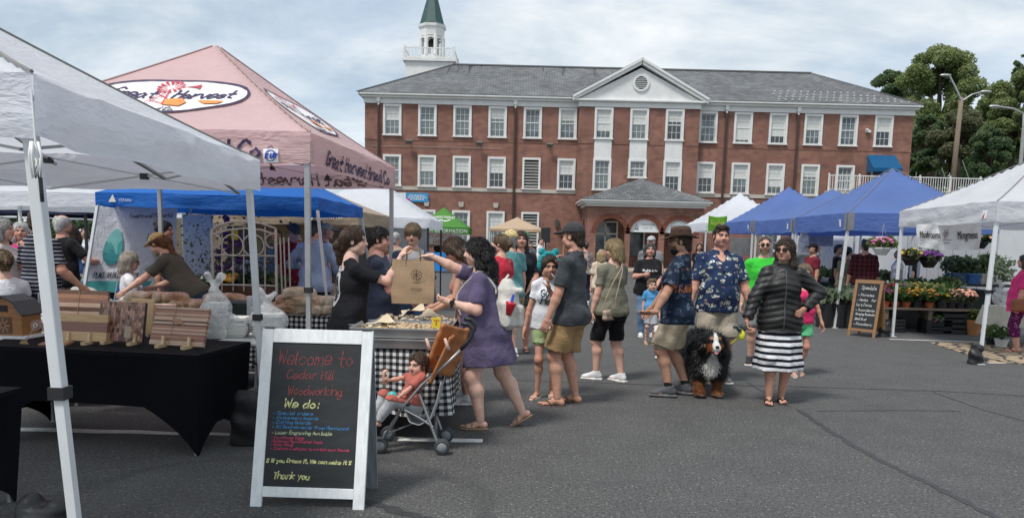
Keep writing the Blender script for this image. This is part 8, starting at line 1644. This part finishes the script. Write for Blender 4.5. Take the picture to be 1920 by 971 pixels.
b=root('birdhouse','small woven tan birdhouse on the green table','birdhouse',(*D(136,510,10.5)[:2],.865));MB().prism([(-.11,0),(.11,0),(.11,.12),(0,.2),(-.11,.12)],.16,(0,-.08,0)).build('house_body',wood('woven_tan',(.3,.2,.09),(.5,.36,.18),(20,20,20)),b);MB().lathe([(.028,0),(.028,.006)],(0,-.082,.08),14,Rx(PI/2)).build('entry_hole',DARKIN,b)
plant('potted_plant','small green potted plant beyond the corner table',(*D(42,505,9.6)[:2],.86),260,.16,.2,L1,None,0,8,.04,pot=BPOT);MB().box((*D(45,530,9.6)[:2],.43),(.5,.4,.855)).build('crate_stand',fabric('tan_sack',(.34,.30,.24)));tag(bpy.data.objects['crate_stand'],'covered stand beneath the small potted plant','stand')
plastic_bag('crumpled clear bag on the bread table corner',(*D(188,545,7.9)[:2],.805),(.16,.12,.05),False,9)
b=root('loudspeaker','black loudspeaker on a stand beside the musician','loudspeaker',(*D(1022,470,31)[:2],0));MB().box((0,0,1.95),(.38,.35,.6)).build('cabinet',BLKPL,b,bevel=.02);MB().tube([(0,0,0),(0,0,1.65)],.03,6).build('pole',BLKPL,b)
for k in range(3):a=k*2.1;MB().tube([(0,0,.5),(.4*math.cos(a),.4*math.sin(a),0)],.018,5).build('leg',BLKPL,b)
b=cloth_table('information_table','table with bright blue cloth under the green tent',(*D(830,478,38.5)[:2],),0,2.6,.7,1.0,.9,fabric('bright_blue_cloth',(.02,.22,.60)))
m=MB();p=D(825,442,40.0);tk=root('token_sign','brown lettered sign reading tokens here under the green tent','sign',(p[0],40.1,0));MB().box((0,0,1.72),(2.2,.03,.62)).build('sign_board',M('token_grey',(.16,.16,.15),.8),tk);print_text('TOKENS',.34,lambda x,y:(x,-.03,y+1.78),m);print_text('HERE',.34,lambda x,y:(x,-.03,y+1.45),m);m.build('lettering',M('token_ink',(.16,.05,.035),.8),tk)
# more stalls seen between the left-hand tents
for k,(px,Y,w_,cl,nm)in enumerate(((430,14.2,2.2,(.05,.05,.06),'dark covered table under the tan tent'),(640,14.8,1.6,(.30,.26,.2),'tan covered table beside the tan cap man'),(740,17.6,1.8,(.12,.13,.16),'slate covered table under the white tent with dark legs'),(60,15.6,2.2,(.35,.03,.05),'red covered table under the navy tent'))):cloth_table('vendor_table',nm,(D(px,500,Y)[0],Y),0,w_,.7,.78,.66,fabric('left_stall_cloth_%d'%k,cl))
for k,(px,Y,w_,z0_,z1_,cl,nm)in enumerate(((450,16.0,2.9,.1,1.95,(.2,.17,.13),'tan tent back wall behind the garden gate'),(650,16.15,1.3,.1,1.9,(.14,.14,.15),'dark tent wall beyond the pale blue shirt man'),(716,19.3,2.4,.1,1.9,(.30,.31,.33),'grey tent wall beyond the tray stall'))):
 o=root('tent_wall',nm,'tent wall',(D(px,480,Y)[0],Y,0));m=MB();m.grid(lambda U,W:((U-.5)*w_,.03*np.sin(U*25),z0_+(z1_-z0_)*W),30,2);m.build('wall_cloth',fabric('wall_cloth_%d'%k,cl,transl=.15),o,smooth=True)
for k,px in enumerate((600,625,655,690,725,752)):plant('stall_plant',['green plant on the tan table nearest the cap man','red flowers on the tan table','green plant at the tan table end','yellow flowers beyond the navy tee woman','green plant on the slate table','pink flowers on the slate table end'][k],(D(px,500,14.8 if k<3 else 17.5)[0],14.7 if k<3 else 17.4,.8),240,.16,.26,(L1,L2,L4)[k%3],(None,REDP,None,YEL,None,PINKP)[k],14,240+k,.05,pot=BPOT,group='plants on the left stalls')
far('woman in pink top beyond the navy tee woman',722,10.8,60,1.62,'fair','f',('bob','dirty'),fb('magenta_top',(.58,.03,.19)),DENIM,seed=71)
far('shopper in blue shirt under the tan tent',520,14.9,200,1.75,'tan','m',('short','dark'),fb('mid_blue_shirt',(.06,.12,.25)),KHAKI,seed=72)
far('shopper in white under the far white tent',160,19,160,1.7,'fair','f',('bob','brown'),WHTEE,DENIM,seed=73)
# ================================================================ dog
DG=(2.13,7.98);dog=root('dog','large fluffy black dog with white chest and tan legs','dog',(*DG,0),-math.radians(184))
S=SDF((-.36,-1.02,-.02),(.36,.52,.86),.0105)
S.ell((0,-.04,.47),(.185,.22,.21),.05);S.ell((0,-.38,.48),(.19,.32,.19),.06);S.ell((0,-.70,.47),(.165,.19,.18),.06);S.cone((0,-.02,.53),(0,.2,.60),.15,.105,.06);S.ell((0,.24,.625),(.098,.10,.085),.04);S.cone((0,.29,.59),(0,.385,.578),.06,.045,.03);S.ell((0,.33,.535),(.035,.055,.02),.02)
for s_ in(-1,1):
 S.ell((s_*.105,.215,.615),(.026,.05,.08),.015,Ry(s_*-.15));S.ell((s_*.04,.325,.64),(.016,.012,.012),.008,mode='s')
FLg={1:[(.105,-.02,.42),(.105,-.03,.23),(.10,.07,.13),(.10,.09,.075)],-1:[(-.10,.0,.42),(-.10,.03,.22),(-.10,.05,.08),(-.10,.07,.045)]}
for s_,P in FLg.items():
 for a,b,r0,r1 in zip(P[:-1],P[1:],(.075,.044,.036),(.046,.036,.04)):S.cone(a,b,r0,r1,.03)
 e=np.array(P[-1]);S.ell(e+(0,.035,-.008),(.045,.06,.035),.02)
for s_ in(-1,1):
 P=[(s_*.11,-.68,.42),(s_*.115,-.60,.28),(s_*.11,-.80,.19),(s_*.11,-.78,.05)]
 for a,b,r0,r1 in zip(P[:-1],P[1:],(.11,.06,.04),(.065,.04,.04)):S.cone(a,b,r0,r1,.04)
 S.ell((s_*.11,-.745,.035),(.042,.06,.032),.02)
S.cone((0,-.84,.50),(.06,-.98,.34),.055,.05,.04);S.disp(wr(3,.012,24,22));V,Fq=S.poly()
def dog_col(q):
 x,y,z=q.T;ax=np.abs(x);C=np.tile([.010,.0095,.0105],(len(q),1));rs_=np.random.default_rng(2);j=rs_.normal(0,.008,len(q))
 def put(m,c):C[m]=c
 j2=rs_.normal(0,.025,len(q));put((z<.19+j2)&(y>-.25)|(z<.17+j2)&(y<-.45),(.17,.062,.022));put((z<.055),(.34,.20,.12));put((ax<.075+j-.5*np.abs(z-.40))&(y>.0)&(z<.54)&(z>.27)&(y<.3),(.60,.57,.53));put((y>.27)&(ax>.034)&(z<.605)&(z>.51),(.28,.09,.03));put((y>.24)&(ax<.012+np.clip(y-.3,0,.06)*.42+j*.3)&(z>.535),(.62,.60,.57));put((y>.26)&(np.hypot(ax-.043,z-.668)<.017),(.30,.13,.06));return C
link('body',np_mesh('body',V,Fq,True,dog_col(V)),None,dog)
t=NT('dog_coat');a_=t.n('ShaderNodeAttribute',attribute_name='Col');t.base(a_.outputs[0]);t.rough(.5);t.b.inputs['Specular IOR Level'].default_value=.35;COAT=t.m;dog.children[0].data.materials.append(COAT)
r=np.random.default_rng(4);T3_=V[Fq];cen=T3_.mean(1);nn=np.cross(T3_[:,2]-T3_[:,0],T3_[:,3]-T3_[:,1]);nn/=np.linalg.norm(nn,axis=1)[:,None]+1e-9
keep=(cen[:,1]<.27)&(cen[:,2]>.05);cen,nn=cen[keep],nn[keep];cen=np.repeat(cen,3,0)+r.normal(0,.005,(len(cen)*3,3));nn=np.repeat(nn,3,0);ln=(.055+.03*r.random(len(cen)))*np.where(cen[:,2]<.25,.3,1)*np.where(cen[:,1]>.17,.4,1)*np.where((cen[:,2]<.38)&(cen[:,2]>.25),1.3,1);dr=nn*.45+np.array([0,-.15,-.75])+r.normal(0,.22,nn.shape);dr/=np.linalg.norm(dr,axis=1)[:,None];sd=np.cross(dr,nn);sd/=np.linalg.norm(sd,axis=1)[:,None]+1e-9;w_=.0035
tip=cen+dr*ln[:,None]+nn*.01;Vf=np.stack([cen-sd*w_,cen+sd*w_,tip+sd*w_*.25,tip-sd*w_*.25],1).reshape(-1,3);tag(link('fur',np_mesh('fur',Vf,np.arange(len(Vf)).reshape(-1,4),False,np.repeat(dog_col(cen),4,0)),COAT,dog),kind='stuff')
MB().ball((0,.425,.592),(.022,.016,.016),10,6).build('nose',M('dog_nose',(.01,.01,.01),.3),dog,smooth=True);MB().ball((0,.385,.537),(.026,.04,.014),10,6,Rx(-.55)).build('tongue',M('tongue_pink',(.62,.20,.22),.4),dog,smooth=True)
for s_ in(-1,1):MB().ball((s_*.04,.318,.641),.011,8,6).build('eye',LENS,dog)
MB().tube([(.13*math.cos(a),.10+.07*math.sin(a),.53+.06*math.sin(a))for a in np.linspace(0,2*PI,20)],.012,6,caps=False).build('collar',BLKPL,dog)
hp_=D(1394,622,7.6);cp_=D(1358,653,7.85);le=root('leash','yellow dog leash with bag pouch held by the jacket woman','leash',hp_);YLW=M('leash_yellow',(.65,.62,.03),.6);dl=cp_-hp_
MB().tube([dl,dl*.62+[0,0,-.015]],.006,6).build('chain',ALU,le);MB().tube([dl*.62+[0,0,-.015],dl*.3+[0,0,-.02],(0,0,-.01),(.0,-.01,.05)],.009,6).build('strap',YLW,le);MB().ball((-.02,-.03,-.03),(.03,.025,.055),10,6).build('pouch',YLW,le,smooth=True)
S=SDF((-.16,-.12,-.06),(.06,.08,.16),.008)
for k in range(12):S.ell(np.array([-.055,-.01,.045])+r.normal(0,.028,3),r.uniform(.014,.026,3),.004)
sdf_obj('bag_bunch',S,M('dark_bags',(.025,.04,.04),.5),le);MB().ball((-.03,-.02,.0),(.022,.02,.02),8,6).build('purple_ring',M('purple_plastic',(.2,.05,.3),.5),le)
wdg=root('white_dog','small white dog mostly hidden behind the bearded man','dog',(*G(1243,672)[:2],0),2.6);S=SDF((-.2,-.45,-.01),(.2,.35,.55),.012);S.ell((0,-.1,.30),(.11,.24,.12),.04);S.cone((0,.1,.34),(0,.2,.42),.07,.06,.03);S.ell((0,.23,.44),(.065,.075,.06),.03);S.cone((0,.26,.43),(0,.33,.415),.032,.025,.02)
for sx in(-1,1):S.ell((sx*.06,.2,.44),(.018,.03,.05),.01);S.cone((sx*.06,.05,.25),(sx*.06,.06,.03),.04,.026,.02);S.cone((sx*.06,-.26,.26),(sx*.06,-.3,.03),.05,.026,.02);S.ell((sx*.06,.08,.02),(.028,.04,.02),.01);S.ell((sx*.06,-.28,.02),(.028,.04,.02),.01)
S.disp(wr(3,.01,40,36));sdf_obj('body',S,M('white_fur',(.62,.60,.57),.8,bump=.8,bs=60),wdg)
# ================================================================ specials board, rug
CH=CHALK;aframe('specials_board','wooden framed specials chalkboard beside the flower bench',G(1588,628),G(1640,634),1.08,.16,.42,wood('board_oak',(.24,.12,.05),(.34,.19,.09)),MATS['board_oak'],.055,.02,[('Specials',.2,.85,.13,.075,'white',.010),('- Pansies',.06,.8,.28,.05,'white',.009),('- Herbs 3 for',.06,.92,.39,.05,'white',.009),('Ivy & Ferns',.06,.75,.50,.05,'white',.009),('- Succulents',.06,.92,.61,.045,'white',.009),('Hanging Baskets',.1,.95,.70,.045,'white',.009),('Red Bud',.1,.6,.81,.05,'white',.009),('- Strawberry',.06,.9,.92,.05,'white',.009)],foot=.1)
def rug_fn(t,co,x,y,z):
 w_=t.math('ADD',t.math('MULTIPLY',x,2.0),t.math('MULTIPLY',t.noise(co,2.5,2).outputs[0],1.2));a=t.math('ABSOLUTE',t.math('SINE',t.math('MULTIPLY',t.math('ADD',w_,y),5)));b=t.math('ABSOLUTE',t.math('SINE',t.math('MULTIPLY',t.math('SUBTRACT',w_,y),5)));return t.mix(t.math('LESS_THAN',t.math('MINIMUM',a,b),.3),(.40,.30,.20),(.05,.05,.05))
ra,rb,rc,rd=G(1742,642),G(1860,680),G(2010,688),G(1960,644);m=MB();m.add([q+[0,0,.012]for q in(ra,rb,rc,rd)]+[q+[0,0,.002]for q in(ra,rb,rc,rd)],[(0,1,2,3),(4,5,1,0),(5,6,2,1),(6,7,3,2),(7,4,0,3)]);tag(m.build('patterned_rug',pat('rug_pattern',rug_fn)),'tan and black patterned rug on the asphalt under the grey tent','rug')
# ================================================================ flower bench and plants
BW_=wood('grey_bench',(.13,.10,.075),(.22,.17,.125));fbx0,fbx1=D(1655,577,14.9)[0],D(1835,577,14.9)[0];bz_=.50
bn=root('flower_bench','low weathered plank bench lined with potted flowers','bench',((fbx0+fbx1)/2,15.05,0),math.radians(-2));hw=(fbx1-fbx0)/2
for k in range(2):MB().bx(-hw,hw,-.22+k*.22,-.01+k*.22,bz_-.04,bz_).build('plank',BW_,bn)
for sx in(-.9,0,.9):MB().box((sx*hw,0,(bz_-.04)/2),(.08,.36,bz_-.041)).build('leg',BW_,bn)
def px_on(px,Y):return D(px,540,Y)[0]
pots=[(1663,PINKP,TERR,.12,'pink flowers'),(1681,YEL,TERR,.13,'bright yellow flowers'),(1702,BRZ,TERR,.12,'bronze flowers'),(1722,SUNF,BPOT,.15,'orange marigolds'),(1746,BRZ,TERR,.16,'rust bronze flowers'),(1766,YEL,BPOT,.14,'golden yellow flowers'),(1787,PEACH,BPOT,.15,'peach bouquet wrapped in paper'),(1803,PEACH,BPOT,.14,'pink and peach bouquet'),(1820,PEACH,BPOT,.14,'pale peach bouquet at the bench end')]
for k,(px,fl,pt,rr_,nm)in enumerate(pots):plant('potted_flowers','%s in a %s pot on the plank bench'%(nm,'terracotta' if pt is TERR else 'black'),(px_on(px,14.95),14.97,bz_+.001),420,rr_,.26,L4 if k<6 else L3,fl,34 if k<6 else 46,70+k,.045,pot=pt,fsz=.028,group='potted flowers on the bench',potr=.085)
for k,px in enumerate((1672,1693,1715,1738,1760)):plant('potted_flowers',['red blooms behind the pink flowers','purple blooms behind the yellow flowers','orange blooms behind the bronze flowers','golden blooms behind the marigolds','rust blooms behind the golden flowers'][k]+' on the bench',(px_on(px,15.2),15.2,bz_+.06),380,.14,.3,L1,(REDP,PURP,SUNF,YEL,BRZ)[k],30,90+k,.045,pot=BPOT,fsz=.026,group='potted flowers on the bench',potr=.08)
def crate(label,c,sz,n=4):
 o=root('plastic_crate',label,'crate',c,group='black plant crates');x,y,z=np.array(sz)/2
 for k in range(n):zz=sz[2]*(k+.5)/n;MB().box((0,-y,zz),(sz[0],.015,sz[2]/n*.7)).build('slat',BPOT,o)
 for sx in(-1,1):MB().box((sx*x,0,z),(.016,sz[1],sz[2])).build('side_panel',BPOT,o)
 MB().box((0,y,z),(sz[0],.015,sz[2])).build('back_panel',BPOT,o);MB().box((0,0,.01),(sz[0]-.04,sz[1]-.04,.015)).build('base_panel',BPOT,o);return o
for k,px in enumerate((1675,1763,1800)):crate(['black crate under the bench behind the specials board pole','black crate of pink flowers under the bench middle','tall black slatted crate under the bench end'][k],(px_on(px,14.9),14.98,0),(.5 if k<2 else .62,.34,.28 if k<2 else .42))
plant('crate_flowers','pink flowers filling the crate under the bench',(px_on(1763,14.9),14.98,.1),500,.22,.26,L2,PINKP,22,110,.045,fsz=.022);plant('crate_flowers','green seedlings in the crate by the pole',(px_on(1675,14.9),14.98,.08),400,.2,.22,L2,None,0,111,.04)
b=root('orange_bucket','orange wrapped plant bucket at the bench end','bucket',(px_on(1832,14.8),14.8,0));MB().lathe([(.1,0),(.14,.3),(.12,.3),(.1,.02)],seg=14).build('bucket_body',M('kraft_orange',(.42,.18,.07),.8),b);plant('bucket_plant','yellow green plant in the orange bucket',(px_on(1832,14.8),14.8,.26),200,.12,.22,L4,YEL,10,112,.04,fsz=.02)
for k,(px,Y,z,rr_,hh_,n,lm,nm)in enumerate(((1690,15.7,.62,.3,.38,1100,L1,'bushy green herb mass behind the bench start'),(1722,15.8,.62,.3,.42,1100,L2,'dark green herb mass behind the bench middle'),(1755,15.8,.62,.28,.38,1000,L4,'feathery green herbs behind the bench end'),(1778,16.0,.65,.22,.45,700,L1,'light green ferns beside the dark shelf'),(1800,16.9,1.0,.3,.5,900,L2,'dark trailing plants above the blue crates'),(1845,16.9,1.05,.3,.55,900,L2,'dark leafy plants at the shelf end'),(1876,15.4,.98,.14,.5,260,L5,'spiky grass plant on the dark shelf'))):
 plant('leafy_plant',nm,(px_on(px,Y),Y,z),n,rr_,hh_,lm,None,0,120+k,.055,group='leafy plants around the bench')
MB().box((px_on(1722,15.8),15.85,.31),(1.5,.45,.62)).build('plant_stand',BPOT);tag(bpy.data.objects['plant_stand'],'dark stand behind the flower bench','stand')
sh_=root('dark_shelf','dark table carrying crates and trailing plants','table',(px_on(1838,16.2),16.3,0));DKW=M('dark_stained_wood',(.018,.016,.016),.6);MB().box((0,0,.93),(1.5,.7,.05)).build('table_top',DKW,sh_)
for sx in(-1,1):
 for sy in(-1,1):MB().box((sx*.7,sy*.3,.45),(.07,.07,.9)).build('leg',DKW,sh_)
MB().box((0,.3,.45),(1.3,.03,.7)).build('back_panel',DKW,sh_)
for k,(px,cl,nm)in enumerate(((1793,(.02,.05,.14),'blue and black crate on the dark shelf'),(1815,(.02,.10,.30),'bright blue lined crate on the dark shelf'),(1842,(.35,.34,.33),'printed grey box on the dark shelf'))):o=root('produce_box',nm,'box',(px_on(px,16.1),16.1,.956));MB().box((0,0,.11),(.36,.3,.22),taper=1.05).build('box_body',M('box_%d'%k,cl,.6,var=.5,vs=14),o,bevel=.01)
for k,px in enumerate((1551,1575,1597)):plant('broad_leaf_plant',['grey green broad leaf plant nearest the pink girl','grey green broad leaf plant in the middle tub','grey green broad leaf plant beside the tent pole'][k],(px_on(px,15.6),15.6,.48),110,.26,.34,L5,None,0,140+k,.11,group='grey green broad leaf plants');MB().lathe([(.17,0),(.21,.5),(.2,.5),(.18,.03),(.01,.03)],(0,0,0),14).build('plant_tub',BPOT);o=bpy.data.objects['plant_tub'+('' if k==0 else '.%03d'%k)];o.location=(px_on(px,15.6),15.6,0);tag(o,['black tub under the plant nearest the pink girl','black tub under the middle broad leaf plant','black tub under the plant beside the tent pole'][k],'tub','black plant tubs')
for k,px in enumerate((1612,1633,1650)):plant('potted_flowers',['magenta flowers behind the specials board','pink flowers above the specials board','red flowers between board and bench'][k],(px_on(px,15.5),15.5,.55),300,.18,.25,L1,(PINKP,PINKP,REDP)[k],26,150+k,.05,fsz=.028);
MB().box((px_on(1630,15.6),15.65,.27),(.9,.4,.54)).build('plant_stand',BPOT);tag(bpy.data.objects['plant_stand.001'],'dark stand behind the specials board','stand')
def hanging(label,c,pot,lm,fl,nf,seed,rr_=.26):o=plant('hanging_basket',label,c,700,rr_,.2,lm,fl,nf,seed,.06,fsz=.035,cat='hanging basket');MB().lathe([(.09,-.13),(.17,0),(.17,.02),(.15,.02),(.1,-.1),(.01,-.1)],seg=16).build('basket',pot,o);[MB().tube([(.15*math.cos(a),.15*math.sin(a),.0),(0,0,.48)],.004,4).build('hanger',GALV,o)for a in(0,2.1,4.2)];return o
hanging('white hanging basket of pink geraniums under the blue tent',D(1653,466,14.6),PLAST,L1,PINKP,22,160);hanging('purple petunia basket hanging over the herbs',D(1742,490,15.4),BPOT,L2,PURP,90,161,.24);hanging('yellow and purple basket hanging beside the petunias',D(1708,486,15.4),BPOT,L3,YEL,40,162,.22);hanging('dusky pink basket hanging above the dark shelf',D(1838,455,16.4),BPOT,L2,PEACH,40,163,.24)
cloth_table('vendor_table','small table with cream cloth and bagged goods at the picture edge',(px_on(1888,13.3)+.3,13.4),0,.9,.6,.68,.35,fabric('cream_cloth',(.56,.53,.45)));plastic_bag('clear produce bag on the cream table',(px_on(1885,13.2),13.3,.685),(.14,.12,.15),True,12)
plant('potted_plant','white potted trailing plant under the cream table',(px_on(1888,12.9),12.9,0),300,.2,.2,L4,WHP,10,170,.04,pot=PLAST,fsz=.015);plant('potted_plant','low green plant beside the cream table',(px_on(1868,13.2),13.2,0),300,.17,.22,L1,None,0,171,.04,pot=BPOT)
# ================================================================ vehicles and stalls behind the right-hand tents
VW=M('vehicle_white',(.62,.63,.64),.3,coat=.5,var=.04)
tk=root('box_truck','white box truck parked behind the grey tent','truck',(D(1935,480,17)[0]+.5,19.5,0));MB().bx(-1.2,1.2,-2.4,2.4,.75,3.1).build('cargo_box',VW,tk,bevel=.03);MB().bx(-1.05,1.05,2.45,4.0,.5,2.4).build('cab',VW,tk,bevel=.15)
for k in range(9):MB().bx(-1.215,-1.2005,-2.3+k*.55,-2.27+k*.55,.8,3.05).build('rivet_strip',M('rivet_grey',(.4,.4,.42),.5),tk)
for sx in(-1,1):
 for y in(-1.5,3.2):w_=MB().lathe([(.25,-.12),(.42,-.12),(.45,0),(.42,.12),(.25,.12)],(sx*1.0,y,.45),18,Ry(PI/2),caps=False).build('wheel',TYRE,tk,smooth=True);MB().lathe([(.05,-.1),(.26,-.08),(.26,.08),(.05,.1)],(sx*1.0,y,.45),14,Ry(PI/2)).build('hub',HUB,w_)
vn=root('white_van','white delivery van parked behind the blue tents','van',(D(1720,480,23.5)[0],23.8,0));m=MB();m.prism([(-2.6,.35),(2.5,.35),(2.55,.95),(1.9,1.15),(1.3,1.95),(.9,2.1),(-2.5,2.1),(-2.6,1.9)],1.9,(0,-.95,0));m.build('van_body',VW,vn,bevel=.08)
m=MB();m.add([(1.25,-.962,1.85),(.45,-.962,1.85),(.45,-.962,1.2),(1.7,-.962,1.2)],[(0,1,2,3)]);m.build('side_window',GLASS,vn)
for x in(-1.6,1.55):w_=MB().lathe([(.2,-.1),(.32,-.11),(.34,0),(.32,.11),(.2,.1)],(x,-.9,.34),18,Rx(PI/2),caps=False).build('wheel',TYRE,vn,smooth=True);MB().lathe([(.04,-.09),(.21,-.08),(.21,.08),(.04,.09)],(x,-.9,.34),12,Rx(PI/2)).build('hub',HUB,w_)
MB().bx(2.4,2.57,-.8,-.55,.75,.95).build('headlight',PLAST,vn);MB().bx(2.3,2.62,-.95,.95,.35,.55).build('bumper',BPOT,vn)
p2=root('dark_pickup','dark parked car glimpsed behind the middle blue tent','car',(D(1540,480,27)[0],27,0));m=MB();m.prism([(-2.3,.3),(2.3,.3),(2.35,.8),(1.2,.95),(.6,1.5),(-1.1,1.5),(-1.9,.95),(-2.3,.9)],1.7,(0,-.85,0));m.build('car_body',M('car_grey',(.12,.13,.14),.3,coat=.6),p2,bevel=.08);m=MB();m.add([(.55,-.862,1.42),(-1.0,-.862,1.42),(-1.6,-.862,.98),(1.0,-.862,.98)],[(0,1,2,3)]);m.build('side_window',GLASS,p2)
for x in(-1.4,1.45):MB().lathe([(.05,-.08),(.3,-.11),(.33,0),(.3,.11),(.05,.08)],(x,-.8,.33),16,Rx(PI/2)).build('wheel',TYRE,p2,smooth=True)
for k,(px,Y,w_,cl,nm)in enumerate(((1555,19.5,2.2,(.02,.03,.025),'dark covered produce table under the nearest blue tent'),(1470,22.5,2.2,(.3,.3,.32),'grey covered table under the farthest blue tent'),(1370,27,2.0,(.12,.10,.08),'brown covered table under the white tent'))):cloth_table('vendor_table',nm,(D(px,480,Y)[0]+.6,Y),0,w_,.7,.78,.68,fabric('stall_cloth_%d'%k,cl))
for k,(px,py,Y,w_,h_,cl,nm)in enumerate(((1392,462,26.3,.85,.6,(.42,.40,.36),'pale printed poster board under the white tent'),(1436,462,26.5,.5,.7,(.5,.5,.52),'pale grey poster panel beside the printed board'),(1540,442,22,.7,.6,(.30,.34,.4),'grey blue poster under the middle blue tent'),(1415,462,26.2,.22,.7,(.55,.38,.18),'narrow orange patterned banner under the white tent'))):p=D(px,py,Y);o=root('poster_board',nm,'poster',p);MB().box((0,0,0),(w_,.03,h_)).build('board',M('poster_%d'%k,cl,.7,var=.25,vs=7),o);MB().tube([(0,.03,-h_/2),(0,.03,-p[2])],.015,6).build('post',GALV,o)
S=SDF((-.2,-.1,-.35),(.2,.1,.3),.014);S.loft((0,0,0),np.eye(3),[(-.28,.13,.05,0),(.0,.13,.05,0),(.2,.07,.03,0),(.26,.02,.02,0)],.01);S.disp(wr(6,.012,25,22));o=root('cloth_bag','white tote bag hanging at the corner of the blue tents','bag',D(1506,452,18.5));sdf_obj('bag_body',S,fabric('white_tote',(.66,.65,.63)),o)
for k in range(14):
 px=1460+k*14;Y=18.5+(k%3)*1.6;plant('stall_plant',('%s mass %s under the %s blue tent'%(('plain green plant','red dotted green plant','yellow dotted green plant')[k%3],'on the table' if k%2 else 'low down',('nearest','middle','farthest')[k%3])),(D(px,500,Y)[0]+.3,Y,.8 if k%2 else .45),260,.26,.3,(L1,L2,L4)[k%3],(None,REDP,YEL)[k%3],14 if k%3 else 0,200+k,.06,group='plants massed under the blue tents')
# arch signs on the portico
for k,(xa,txt)in enumerate(((arches[1],'STEVENSON'),(arches[2],'CULPEPER'))):
 o=root('arch_sign',['white half-round sign with two lettered lines in the middle arch','white half-round sign lettered Culpeper in the last arch'][k],'sign',(xa,PY+.12,0));m=MB();rr_=ra_s=.90;m.prism([(rr_*math.cos(a),2.45+rr_*math.sin(a))for a in np.linspace(0,PI,22)],.04,(0,0,0));m.build('sign_board',M('sign_white',(.76,.77,.77),.5),o);m=MB()
 if k==0:print_text(txt,.2,lambda x,y:(x+.2,-.01,y+2.85),m,sx=.75);print_text('C E N T E R',.15,lambda x,y:(x+.2,-.01,y+2.66),m,sx=.8);ribbons([np.array([(-.6,2.7),(-.5,2.95),(-.4,2.75),(-.45,2.65),(-.58,2.66)]),np.array([(-.62,2.62),(-.36,2.62)])],.04,lambda x,y:(x,-.01,y),m)
 else:print_text(txt,.3,lambda x,y:(x,-.01,y+2.72),m,sx=.8);ribbons([np.array([(-.5,3.02),(-.2,3.15),(0,3.22),(.3,3.12),(.5,3.03)])],.03,lambda x,y:(x,-.01,y),m);ribbons([np.array([(-.4,2.6),(.4,2.6)])],.03,lambda x,y:(x,-.01,y),m)
 m.build('lettering',M('sign_slate',(.13,.16,.19),.7),o)
print('script seconds',time.time()-T0)
